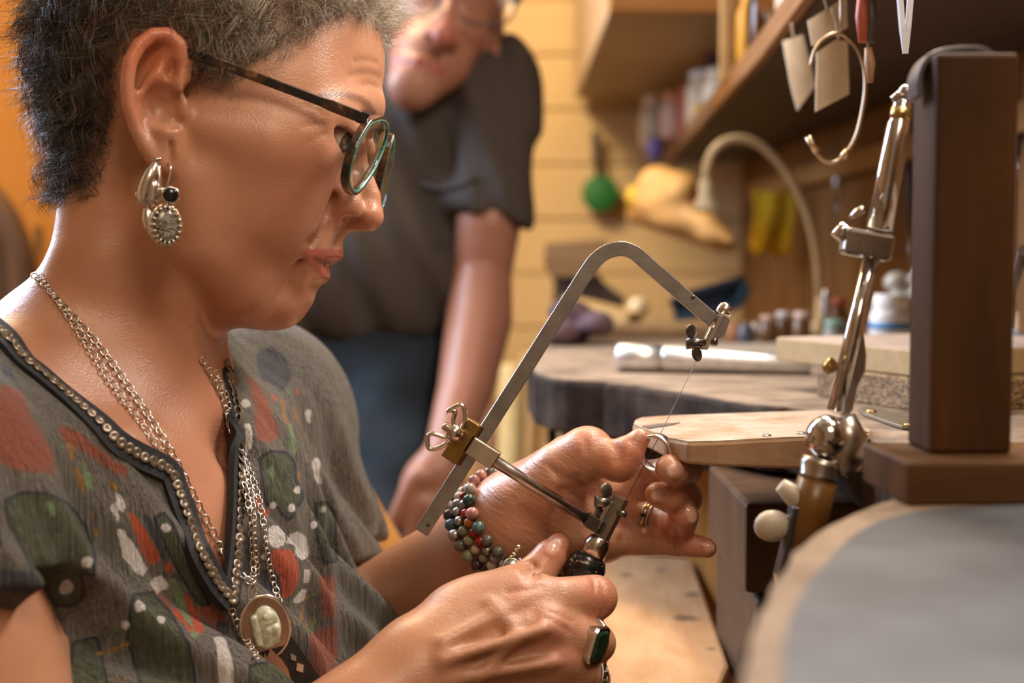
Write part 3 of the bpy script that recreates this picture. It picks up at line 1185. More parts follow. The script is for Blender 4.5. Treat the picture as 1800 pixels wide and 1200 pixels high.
# ears
def ear(g, mir):
    def E(px, py, w):
        p = S(px, py, w)
        return mirror(p) if mir else p
    a = math.radians(20)
    f = math.cos(a) * HF + math.sin(a) * HR
    r_ = -math.sin(a) * HF + math.cos(a) * HR
    u = HU
    f = math.cos(0.12) * f - math.sin(0.12) * u
    u2 = nrm(np.cross(r_, f))
    if u2[2] < 0:
        u2 = -u2
    if mir:
        f, r_, u2 = [v - 2 * np.dot(v, HR) * HR for v in (f, r_, u2)]
    R = np.stack([f, r_, u2], 1)
    e = Gr()
    e.u(el(E(274, 158, 7.55), (1.62 * CM, 0.42 * CM, 2.95 * CM), R), 0.0)
    e.u(el(E(283, 240, 7.35), (1.05 * CM, 0.50 * CM, 1.75 * CM), R), 0.006)
    e.u(el(E(296, 270, 7.0), (0.75 * CM, 0.55 * CM, 1.0 * CM), R), 0.006)
    e.u(el(E(308, 240, 6.7), (0.5 * CM, 0.6 * CM, 1.6 * CM), R), 0.006)
    e.sub(el(E(297, 120, 8.2), (0.5 * CM, 0.62 * CM, 0.55 * CM), R), 0.003)
    e.sub(el(E(256, 105, 8.55), (0.55 * CM, 0.62 * CM, 1.2 * CM), R), 0.003)
    hel = [(306, 158, 7.3, .22), (320, 138, 7.6, .33), (327, 108, 7.75, .38), (315, 78, 7.95, .40), (294, 61, 8.15, .39), (268, 62, 8.4, .38),
           (244, 80, 8.6, .38), (228, 110, 8.75, .38), (223, 148, 8.7, .36), (226, 186, 8.55, .35), (238, 224, 8.2, .36), (254, 256, 7.9, .38), (272, 280, 7.6, .38), (290, 292, 7.3, .38)]
    e.u(polychain([E(*p[:3]) for p in hel], [p[3] * CM for p in hel]), 0.004)
    anti = [(292, 112, 7.75, .20), (268, 138, 8.0, .26), (251, 166, 8.05, .27), (250, 194, 7.95, .27), (268, 210, 7.85, .26), (288, 224, 7.75, .32)]
    e.u(polychain([E(*p[:3]) for p in anti], [p[3] * CM for p in anti]), 0.005)
    e.u(el(E(318, 188, 7.4), (0.40 * CM, 0.40 * CM, 0.60 * CM), R), 0.004)
    e.u(el(E(288, 185, 6.9), (1.0 * CM, 0.55 * CM, 1.1 * CM), R), 0.004)
    e.sub(el(E(284, 184, 8.15), (0.98 * CM, 0.85 * CM, 1.05 * CM), R), 0.005)
    e.u(polychain([E(292, 168, 7.35), E(310, 155, 7.4), E(322, 135, 7.6)], [.14 * CM, .22 * CM, .3 * CM]), 0.004)
    e.sub(el(E(304, 212, 7.85), (0.22 * CM, 0.5 * CM, 0.4 * CM), R), 0.003)
    e.sub(polychain([E(300, 252, 7.75), E(299, 296, 7.65)], [0.09 * CM, 0.09 * CM]), 0.003)
    g.u(e, 0.006)

ear(head, False)
ear(head, True)
# lines of the face
for p, r_ in (([(664, 112), (645, 106), (622, 108)], 2.2), ([(668, 138), (650, 130), (630, 130), (612, 134)], 2.8), ([(672, 158), (655, 150), (636, 149)], 2.0),
          ([(575, 205), (555, 192), (535, 186)], 2.0), ([(572, 220), (552, 218), (530, 222)], 1.6), ([(574, 235), (556, 243), (540, 256)], 1.8),
          ([(512, 470), (505, 495), (490, 520)], 4.0), ([(536, 428), (545, 420), (556, 418)], 3.5)):
    crease(head, p, r_ * 1e-4, 0.0022)

# neck
sch(head, [(288, 300, 0, 4.7), (258, 450, 0, 4.7), (205, 620, 0, 4.9)], 0.02)
sch(head, [(290, 620, 0, 1.6), (255, 790, 0, 2.0)], 0.015)
sch(head, [(268, 330, 5.0, 1.0), (300, 520, 3.9, 1.0), (335, 705, 1.6, 0.8), (338, 740, 0.9, 0.6)], 0.012, both=True)
sch(head, [(185, 330, 2.4, 2.0), (172, 450, 3.2, 2.2)], 0.02, both=True)

# ------------------------------------------------------------------ trunk
TA = math.radians(18)
TF = np.array([math.cos(TA), -math.sin(TA), 0.0])
TR = np.array([-math.sin(TA), -math.cos(TA), 0.0])
TZ = np.array([0, 0, 1.0])
T0 = W(190, 640, 0.80)

def T(f, r, z):
    """forward, right, up of the neck base in cm"""
    return T0 + (TF * f + TR * r + TZ * z) * CM

TM = np.stack([TF, TR, TZ], 1)
trunk = Gr()
trunk.u(el(T(0.5, 0, -15), (9.6 * CM, 16.0 * CM, 17 * CM), TM), 0.0)
trunk.u(el(T(2.0, 0, -28), (10.0 * CM, 14.5 * CM, 16 * CM), TM), 0.05)
for s in (-1, 1):
    trunk.u(rc(T(-1.6, s * 4, 1.0), T(-1.0, s * 15, -4.0), 3.2 * CM, 3.8 * CM), 0.03)   # trapezius
    trunk.u(sp(T(0, s * 17, -5.0), 5.0 * CM), 0.04)
    trunk.u(el(T(8.2, s * 7.5, -21), (5.2 * CM, 6.2 * CM, 6.5 * CM), TM), 0.05)
    trunk.u(polychain([T(6.0, s * 1.5, -5.2), T(5.4, s * 7, -3.8), T(2.0, s * 14, -2.6)], [0.75 * CM, 0.7 * CM, 0.8 * CM]), 0.02)  # collar bones
trunk.u(el(T(4.6, 0, -12), (3.6 * CM, 8.0 * CM, 8.0 * CM), TM), 0.03)
trunk.sub(sp(T(8.0, 0, -4.2), 1.1 * CM), 0.025)

# ------------------------------------------------------------------ arms
def wch(pts, k=0.0):
    """chain through (px,py,d,r_cm)"""
    return polychain([W(*p[:3]) for p in pts], [p[3] * CM for p in pts], k)

arms = Gr()
LSH = T(0, -17, -5.0)
LEL = W(572, 1185, 0.985)
arms.u(rc(LSH, LSH * 0.35 + LEL * 0.65, 5.0 * CM, 4.4 * CM), 0)
arms.u(rc(LSH * 0.35 + LEL * 0.65, LEL, 4.4 * CM, 3.9 * CM), 0.01)
arms.u(wch([(572, 1185, .985, 3.9), (660, 1110, .94, 4.2), (760, 1030, .885, 3.5), (850, 955, .835, 2.75), (905, 915, .82, 2.55)]), 0.02)
RSH = T(0, 17, -5.0)
REL = np.array([-0.205, 0.61, 0.80])
RWR = W(742, 1178, 0.718)
arms.u(rc(RSH, REL, 5.2 * CM, 4.4 * CM), 0)
arms.u(rc(REL, RWR * 0.6 + REL * 0.4, 4.4 * CM, 3.4 * CM), 0.015)
arms.u(rc(RWR * 0.6 + REL * 0.4, RWR, 3.4 * CM, 2.5 * CM), 0.015)

# ------------------------------------------------------------------ her left hand, palm to the camera, pinching the ring blank
def weld(c, r, axis, x=(1, 0, 0)):
    return el(c, [a * CM for a in r], frame_z(axis, x))

CV = -CF                                    # towards the camera
lh = Gr()
lh.u(wch([(890, 922, .822, 2.5), (960, 905, .822, 2.2)]), 0)
lh.u(weld(W(990, 905, .828), (4.0, 2.9, 1.35), CV, CR * 0.97 + CU * 0.22), 0.02)
for a, b in (((930, 890, .83, 1.3), (1085, 845, .845, 1.15)), ((930, 905, .83, 1.3), (1085, 882, .845, 1.15)),
             ((930, 925, .83, 1.3), (1082, 915, .84, 1.1)), ((930, 940, .83, 1.3), (1068, 948, .83, 1.05))):
    lh.u(wch([a, b]), 0.012)
lh.u(wch([(925, 880, .81, 1.9), (985, 830, .80, 1.75), (1030, 800, .795, 1.35)]), 0.014)      # ball of the thumb
lh.u(wch([(925, 955, .815, 1.6), (1010, 962, .812, 1.35), (1062, 955, .815, 1.0)]), 0.014)    # heel of the hand
lh.u(wch([(940, 865, .825, 1.6), (1000, 800, .82, 1.2), (1040, 800, .82, 0.9)]), 0.012)       # web to the index finger
# thumb
th = Gr()
th.u(wch([(1010, 810, .797, 1.35), (1038, 794, .790, 1.22), (1064, 804, .786, 1.0), (1087, 811, .783, 1.02)]), 0)
th.u(wch([(1087, 811, .783, 1.02), (1106, 792, .781, .88), (1124, 771, .780, 0.60)]), 0.006)
th.u(sp(W(1031, 792, .795), 1.28 * CM), 0.006)
th.sub(wch([(1075, 772, .766, .07), (1083, 792, .764, .08), (1084, 815, .765, .06)]), 0.003)
th.sub(wch([(1091, 776, .766, .06), (1095, 790, .765, .07)]), 0.003)
lh.u(th, 0.006)
def finger(g, pts, k=0.003):
    f = wch([(x, y, d, r * 1.07) for x, y, d, r in pts], 0.0)
    g.u(f, k)
finger(lh, [(1085, 848, .845, 1.05), (1160, 835, .846, .92), (1205, 822, .828, .90), (1208, 824, .797, .82), (1186, 825, .772, .84), (1177, 824, .769, .76)])
finger(lh, [(1085, 882, .845, 1.05), (1150, 882, .846, .90), (1207, 875, .833, .90), (1206, 878, .806, .82), (1178, 874, .786, .82), (1156, 869, .784, .66)])
finger(lh, [(1078, 912, .838, 1.0), (1140, 908, .826, .88), (1180, 918, .815, .88), (1196, 920, .800, .84), (1204, 906, .790, .74)])
finger(lh, [(1064, 946, .828, 1.0), (1112, 950, .818, .84), (1165, 952, .812, .76), (1212, 958, .806, .68), (1242, 963, .803, .54)])
# nails
def nail(g, px, py, ang, a, b, up=0.00035):
    """nail plate on the visible surface: a along the finger (direction ang in the picture, towards the tip), b across, cm"""
    p, n = hit(g, px, py)
    if p is None:
        return
    t = math.cos(ang) * CR - math.sin(ang) * CU
    t = nrm(t - np.dot(t, n) * n)
    R = np.stack([t, np.cross(n, t), n], 1)
    g.sub(el(p - n * 0.0002 - t * 0.0, ((a + 0.07) * CM, (b + 0.07) * CM, 0.0009), R), 0.0012)
    g.u(el(p - n * 0.0011, (a * CM, b * CM, 0.0018), R), 0.0005)
    NAILS.append((p, R, a * CM, b * CM))
NAILS = []
nail(lh, 1189, 826, math.radians(160), 0.50, 0.46)
nail(lh, 1162, 869, math.radians(172), 0.52, 0.40)
nail(lh, 1216, 902, math.radians(80), 0.50, 0.34)
nail(lh, 1247, 961, math.radians(10), 0.34, 0.28)
nail(lh, 1119, 764, math.radians(-50), 0.48, 0.30)
# palm creases
crease(lh, [(1015, 838), (992, 868), (975, 900), (966, 940)], 0.0011, 0.005)
crease(lh, [(1095, 872), (1055, 878), (1015, 872), (985, 860)], 0.0010, 0.005)
crease(lh, [(1085, 925), (1050, 915), (1010, 905)], 0.0009, 0.004)
for i in range(6):
    o = i * 11
    crease(lh, [(958 + o * 0.8, 814 + o), (980 + o * 0.9, 829 + o * 0.8), (1015 + o * 0.6, 845 + o * 0.55), (1050 + o * 0.2, 850 + o * 0.35)], 0.0007, 0.003)
crease(lh, [(1076, 778), (1082, 795), (1080, 815)], 0.0008, 0.003)
crease(lh, [(1086, 782), (1090, 797), (1089, 812)], 0.0007, 0.003)
crease(lh, [(1020, 762), (1028, 778), (1030, 795)], 0.0006, 0.003)
for x in (1145, 1190):
    crease(lh, [(x, 930), (x + 2, 950), (x, 974)], 0.0007, 0.003)
crease(lh, [(1085, 905), (1110, 925), (1120, 935), (1090, 950)], 0.0009, 0.004)
for x0, y0, x1, y1 in ((920, 900, 905, 960), (935, 905, 925, 965), (905, 880, 930, 850)):
    crease(lh, [(x0, y0), ((x0 + x1) / 2 + 3, (y0 + y1) / 2), (x1, y1)], 0.0007, 0.004)

# ------------------------------------------------------------------ her right hand, a fist round the saw handle
rh = Gr()
RD = 0.028
def rch(pts):
    return wch([(x, y, d + RD, r * 1.03) for x, y, d, r in pts])
rh.u(rch([(742, 1178, .69, 2.5), (800, 1150, .70, 2.3)]), 0)
MC = [((800, 1110, .695, 1.35), (925, 1058, .705, 1.20)), ((800, 1135, .690, 1.35), (968, 1104, .695, 1.18)),
      ((800, 1165, .690, 1.3), (985, 1163, .697, 1.08)), ((800, 1195, .695, 1.25), (985, 1222, .705, 1.0))]
for a, b in MC:
    rh.u(rch([a, b]), 0.012)
rh.u(weld(W(880, 1125, .708 + RD), (4.2, 3.4, 1.5), CV, CR * 0.92 - CU * 0.05), 0.02)
# knuckles and tendons
for px, py, d, r in ((925, 1052, .699, .62), (966, 1100, .686, .62), (985, 1160, .688, .55)):
    rh.u(sp(W(px, py, d + RD), r * 1.08 * CM), 0.008)
for a, b in (((780, 1130, .670, .24), (915, 1058, .690, .26)), ((780, 1160, .666, .24), (955, 1106, .677, .28)), ((790, 1195, .668, .22), (972, 1164, .680, .26))):
    rh.u(rch([a, b]), 0.005)
for p in ([(860, 1060, .688, .14), (880, 1082, .683, .16), (900, 1100, .681, .15), (925, 1092, .683, .12)], [(840, 1190, .674, .15), (880, 1150, .674, .16), (905, 1125, .676, .15), (900, 1100, .681, .13)]):
    rh.u(rch(p), 0.006)
def fingr(g, pts, k):
    g.u(rch(pts), k)
# index wraps round the handle
fingr(rh, [(925, 1058, .705, 1.15), (985, 1054, .703, 1.12), (1046, 1050, .716, 1.16), (1048, 1052, .746, 1.0), (1000, 1050, .768, .9), (975, 1045, .762, .75)], 0.004)
fingr(rh, [(968, 1104, .695, 1.15), (1010, 1118, .697, 1.02), (1048, 1130, .712, 1.02), (1045, 1132, .742, .95), (1000, 1120, .764, .85), (975, 1112, .758, .7)], 0.0035)
fingr(rh, [(985, 1163, .697, 1.08), (1018, 1180, .702, .98), (1040, 1194, .716, .98), (1036, 1195, .744, .9), (990, 1180, .764, .82), (965, 1172, .758, .7)], 0.005)
fingr(rh, [(985, 1222, .705, 1.0), (1010, 1245, .710, .9), (1026, 1255, .724, .88), (1020, 1255, .748, .8), (975, 1240, .762, .7)], 0.005)
# thumb up along the handle
rth = Gr()
rth.u(rch([(815, 1090, .708, 1.7), (868, 1048, .722, 1.35), (915, 1025, .737, 1.1), (943, 1008, .744, .95)]), 0)
rth.u(rch([(943, 1008, .744, .95), (966, 978, .748, .92), (981, 957, .750, .62)]), 0.004)
rh.u(rth, 0.008)

nail(rh, 974, 960, math.radians(-62), 0.62, 0.36)
for dx in (0, 7, 14, 21):
    crease(rh, [(912 + dx, 994 - dx * 0.4), (922 + dx, 1006 - dx * 0.4), (926 + dx, 1022 - dx * 0.4)], 0.0008, 0.003)
for x0, y0, x1, y1 in ((1040, 1012, 1046, 1080), (1056, 1020, 1058, 1082), (965, 1075, 1005, 1090), (960, 1085, 1000, 1110), (890, 1040, 950, 1030)):
    crease(rh, [(x0, y0), ((x0 + x1) / 2 + 4, (y0 + y1) / 2), (x1, y1)], 0.0005, 0.003)

body = Gr()
body.u(head, 0)
body.u(trunk, 0.03)
body.u(arms, 0.015)
body.u(lh, 0.012)
body.u(rh, 0.012)

SKIN_RED = []        # (point, radius m, strength) where the skin is redder
def skin_mat(name, base, sss=0.12, spec=0.55):
    m = newmat(name)
    t = NT(m)
    col = t.attr('tone', 'Color')
    v = t.coord()
    n1 = t.noise(45, v, 4)
    n2 = t.noise(420, v, 3)
    n3 = t.noise(900, v, 2)
    c = t.mix(t.math('MULTIPLY', n1, 0.55), col, (base[0] * 0.80, base[1] * 0.62, base[2] * 0.55))
    sp_ = t.ramp(t.noise(150, v, 2), [(0.70, (0, 0, 0)), (0.78, (0.35,) * 3)])
    c = t.mix(sp_, c, (base[0] * 0.5, base[1] * 0.32, base[2] * 0.25))
    t.link(c, t.b.inputs['Base Color'])
    t.b.inputs['Subsurface Weight'].default_value = sss
    t.b.inputs['Subsurface Radius'].default_value = (1.0, 0.35, 0.2)
    t.b.inputs['Subsurface Scale'].default_value = 0.006
    rg = t.math('MULTIPLY_ADD', n2, 0.22, 0.24)
    t.link(t.math('SUBTRACT', rg, t.math('MULTIPLY', t.attr('nail'), 0.2)), t.b.inputs['Roughness'])
    t.b.inputs['Specular IOR Level'].default_value = spec
    # pores, then wrinkles where the mesh asks for them
    vo = t.n.new('ShaderNodeTexVoronoi')
    vo.inputs['Scale'].default_value = 950
    t.link(v, vo.inputs['Vector'])
    wr = t.attr('wrinkle')
    w1 = t.noise(1.0, t.coord((260, 260, 900)), 4, 0.6, dist=0.4)
    w2 = t.noise(1.0, t.coord((900, 600, 220)), 4, 0.6, dist=0.4)
    b1 = t.bump(vo.outputs['Distance'], 0.24, 0.0004)
    b2 = t.bump(t.math('MULTIPLY', w1, wr), 0.32, 0.0010, b1)
    b3 = t.bump(t.math('MULTIPLY', w2, wr), 0.28, 0.0010, b2)
    b4 = t.bump(t.noise(110, v, 5, 0.6), 0.10, 0.0016, b3)
    cx = t.n.new('ShaderNodeCombineXYZ')
    t.link(t.attr('pa'), cx.inputs[0])
    t.link(t.attr('pb'), cx.inputs[1])
    pwn = t.noise(1.0, cx.outputs[0], 3, 0.55, dist=0.5)
    b5 = t.bump(t.math('MULTIPLY', pwn, t.attr('palm')), 0.45, 0.0024, b4)
    t.link(b5, t.b.inputs['Normal'])
    return m

WSKIN = (0.545, 0.285, 0.175)
skin_w = skin_mat('skin_woman', WSKIN)
woman = thing('person', 'woman with short curly grey hair in a floral blouse sawing a ring at the bench', 'person', T(0, 0, -40))
WB_LO, WB_HI = (-0.46, 0.50, 0.80), (0.155, 1.10, 1.39)
WH = 0.0015
V, Q = mesh_sdf(body, WH, WB_LO, WB_HI)
V = relax(V, Q, 1, 0.4)

def near(P, V, r0, r1):
    return 1 - sstep(r0, r1, np.linalg.norm(V - np.asarray(P), axis=1))

def near_chain(pts, V, r0, r1):
    d = np.full(len(V), 1e9)
    for a, b in zip(pts[:-1], pts[1:]):
        a, b = np.asarray(a), np.asarray(b)
        ab = b - a
        t = np.clip(((V - a) @ ab) / (ab @ ab), 0, 1)
        d = np.minimum(d, np.linalg.norm(V - a - t[:, None] * ab, axis=1))
    return 1 - sstep(r0, r1, d)

def to_px(P):
    q = P - CAM
    d = q @ CF
    return np.stack([900 + (q @ CR) / d * FPX, 600 - (q @ CU) / d * FPX], 1)

def paint_path(pts, V, r0, r1, wmin=-0.3):
    """strength near a drawn line on the side of her face; the same on the other side"""
    out = np.zeros(len(V))
    w = (V - HO) @ HR / CM
    for VV, ww in ((V, w), (V - 2 * ((V - HO) @ HR)[:, None] * HR, -w)):
        sel_ = np.flatnonzero((ww > wmin) & (V[:, 2] > 1.05))
        p = to_px(VV[sel_])
        d = np.full(len(sel_), 1e9)
        for a, b in zip(pts[:-1], pts[1:]):
            a, b = np.array(a[:2], float), np.array(b[:2], float)
            ab = b - a
            t = np.clip(((p - a) @ ab) / (ab @ ab), 0, 1)
            d = np.minimum(d, np.linalg.norm(p - a - t[:, None] * ab, axis=1))
        out[sel_] = np.maximum(out[sel_], 1 - sstep(r0, r1, d))
    return out

tone = np.tile(np.array(WSKIN), (len(V), 1))
def tint(mask, col, amt=1.0):
    global tone
    tone = tone * (1 - (mask * amt)[:, None]) + np.array(col) * (mask * amt)[:, None]

RED = (0.60, 0.22, 0.15)
tint(near(S(270, 80, 8.5), V, 0.008, 0.028), (0.62, 0.16, 0.07), 0.75)
tint(near(S(225, 170, 8.7), V, 0.006, 0.024), (0.60, 0.22, 0.14), 0.6)
tint(near(S(655, 385, 0), V, 0.006, 0.016), RED, 0.35)
tint(near(S(600, 380, 1.8), V, 0.006, 0.02), RED, 0.25)
tint(near(S(545, 300, 5), V, 0.01, 0.035), RED, 0.25)
tint(near(S(390, 850, 0), V, 0.03, 0.09), (0.62, 0.28, 0.20), 0.5)
LIP = (0.42, 0.085, 0.075)
tint(paint_path([(600, 446), (584, 444), (566, 444), (545, 443)], V, 5, 9), LIP, 0.85)
tint(paint_path([(596, 456), (582, 455), (566, 450), (548, 446)], V, 5, 9), LIP, 0.85)
tint(paint_path([(578, 484), (566, 476), (553, 463), (540, 449)], V, 7, 12), LIP, 0.85)
tint(paint_path([(655, 198), (645, 182), (632, 174), (612, 168), (588, 166), (565, 170)], V, 3, 10), (0.10, 0.055, 0.04), 0.85)
for q in ((1133, 775, .776), (1172, 822, .781), (1158, 869, .784), (1203, 908, .79), (1243, 963, .803), (1207, 823, .80), (1190, 925, .80), (978, 960, .775), (1050, 1050, .735), (1098, 820, .77)):
    tint(near(W(*q), V, 0.006, 0.018), (0.62, 0.20, 0.12), 0.5)
for q in ((926, 1052, .72), (966, 1100, .711), (985, 1160, .713), (1031, 775, .785)):
    tint(near(W(*q), V, 0.004, 0.016), (0.64, 0.27, 0.19), 0.55)
# socket and mouth interior
tint(near(EYE + EYE_R @ np.array([0.9, 0.9, -0.3]) * CM, V, 0.003, 0.007), (0.42, 0.13, 0.09), 0.5)
tint(paint_path([(590, 464), (570, 460), (553, 453)], V, 2.5, 5), (0.07, 0.02, 0.02), 0.9)
nailm = np.zeros(len(V))
for p, R, a, b in NAILS:
    q = (V - p) @ R
    e = np.sqrt((q[:, 0] / a) ** 2 + (q[:, 1] / b) ** 2)
    m_ = (1 - sstep(0.85, 1.05, e)) * (np.abs(q[:, 2]) < 0.003)
    nailm = np.maximum(nailm, m_)
    tint(m_, (0.80, 0.50, 0.40), 1.0)
    tint(m_ * sstep(0.55, 0.75, q[:, 0] / a), (0.95, 0.88, 0.80), 1.0)
wrinkle = np.full(len(V), 0.22)
for q in ((990, 880, .81), (1090, 820, .80), (1180, 880, .80), (880, 1110, .72), (980, 1080, .72)):
    wrinkle = np.maximum(wrinkle, near(W(*q), V, 0.03, 0.055))
wrinkle = np.maximum(wrinkle, 0.7 * near(S(400, 830, 0), V, 0.02, 0.06))
wrinkle = np.maximum(wrinkle, 0.6 * paint_path([(560, 210), (575, 275), (600, 300)], V, 10, 40))
palm = np.maximum(near(W(990, 870, .80), V, 0.015, 0.045), 0.8 * near(W(940, 890, .80), V, 0.015, 0.04))
palm = np.maximum(palm, 0.7 * near(S(400, 830, 0), V, 0.02, 0.05))
bodyo = quads_object('body', V, Q, skin_w, woman, colors={'tone': tone}, attrs={'wrinkle': wrinkle * (1 - nailm), 'nail': nailm, 'pa': V @ nrm(CR * 0.84 - CU * 0.54) * 75, 'pb': V @ nrm(CR * 0.54 + CU * 0.84) * 360, 'palm': palm})
# ------------------------------------------------------------------ eyes
def eye_mat():
    m = newmat('eye')
    t = NT(m)
    a = t.attr('ang')
    n = t.noise(300, t.coord(), 3)
    aa = t.math('MULTIPLY_ADD', n, 0.06, a)
    c = t.ramp(aa, [(0.0, (0.004,) * 3), (0.205, (0.004,) * 3), (0.235, (0.10, 0.07, 0.04)), (0.44, (0.16, 0.13, 0.09)), (0.52, (0.03, 0.025, 0.02)), (0.58, (0.62, 0.55, 0.50)), (1.0, (0.60, 0.42, 0.38))])
    t.link(c, t.b.inputs['Base Color'])
    t.b.inputs['Roughness'].default_value = 0.08
    t.b.inputs['Coat Weight'].default_value = 0.6
    return m

eye_m = eye_mat()
for m in (False, True):
    c = mirror(EYE) if m else EYE
    g = EG - 2 * np.dot(EG, HR) * HR if m else EG
    mb = MB().ball(c, 1.19 * CM, 40, frame_z(g))
    o = mb.build('eye', eye_m, woman)
    co = np.array([v.co for v in o.data.vertices])
    ang = np.arccos(np.clip(((co - c) / (1.19 * CM)) @ g, -1, 1))
    at = o.data.attributes.new('ang', 'FLOAT', 'POINT')
    at.data.foreach_set('value', ang.astype(F32))
    # eyelashes
    lm = MB()
    Rm = np.stack([g, (EX - 2 * np.dot(EX, HR) * HR) if m else EX, EYE_R[:, 2]], 1)
    for i in range(34):
        u = -1 + 2 * i / 33
        for sgn, n_, L in ((1, 0, 0.55), (-1, 1, 0.28)):
            if sgn < 0 and i % 2:
                continue
            q = np.array([math.sqrt(max(0.05, 1.0 - (u * 0.93) ** 2)) * 1.24, u * 1.22, (0.33 if sgn > 0 else -0.55) * (1 - u * u * 0.85) - 0.05])
            q = q / np.linalg.norm(q) * 1.27
            p0 = c + Rm @ q * CM
            d = np.array([1.0, u * 0.75, 0.10 if sgn > 0 else -0.5]) + RNG.normal(0, 0.08, 3)
            p1 = p0 + Rm @ d * L * 0.5 * CM
            p2 = p0 + Rm @ (d + np.array([0, 0, 0.35 * sgn])) * L * CM
            lm.tube([p0, p1, p2], [0.00012, 0.0001, 0.00003], 4, caps=False)
    lm.build('eyelashes', pmat('lash', (0.015, 0.01, 0.008), 0.5), woman)

# ------------------------------------------------------------------ hair
HAIRLINE = np.array([(700, 104), (672, 86), (657, 54), (636, 31), (594, 33), (570, 42), (552, 63), (527, 80), (475, 105), (447, 122), (405, 146), (374, 158), (352, 140), (342, 112), (338, 92),
                     (318, 62), (280, 42), (240, 60), (212, 110), (208, 190), (200, 240), (192, 290), (180, 325), (150, 342), (110, 350), (20, 330), (20, -420), (760, -420)], float)

def in_poly(p, poly):
    x, y = p[:, 0], p[:, 1]
    c = np.zeros(len(p), bool)
    n = len(poly)
    j = n - 1
    for i in range(n):
        xi, yi = poly[i]
        xj, yj = poly[j]
        hit = ((yi > y) != (yj > y)) & (x < (xj - xi) * (y - yi) / (yj - yi + 1e-12) + xi)
        c ^= hit
        j = i
    return c

def poly_dist(p, poly):
    d = np.full(len(p), 1e9)
    for a, b in zip(poly, np.roll(poly, -1, 0)):
        ab = b - a
        t = np.clip(((p - a) @ ab) / (ab @ ab), 0, 1)
        d = np.minimum(d, np.linalg.norm(p - a - t[:, None] * ab, axis=1))
    return d

Vn = vnormals(V, Q)
wv = (V - HO) @ HR
headv = np.flatnonzero((V[:, 2] > 1.10) & (V[:, 0] < -0.06))
Vm = V[headv] - 2 * np.minimum(wv[headv], 0)[:, None] * HR     # far side folded onto the near side
pp = to_px(Vm)
edge = np.where(in_poly(pp, HAIRLINE), 1, -1) * poly_dist(pp, HAIRLINE)   # px inside the hairline
# scalp darkens where hair grows
dens = sstep(-6, 22, edge + RNG.normal(0, 3, len(edge)))
tone2 = tone.copy()
tone2[headv] = tone2[headv] * (1 - 0.95 * dens[:, None]) + np.array((0.05, 0.04, 0.034)) * 0.95 * dens[:, None]
bodyo.data.attributes['tone'].data.foreach_set('color', np.concatenate([tone2, np.ones((len(tone2), 1))], 1).astype(F32).ravel())

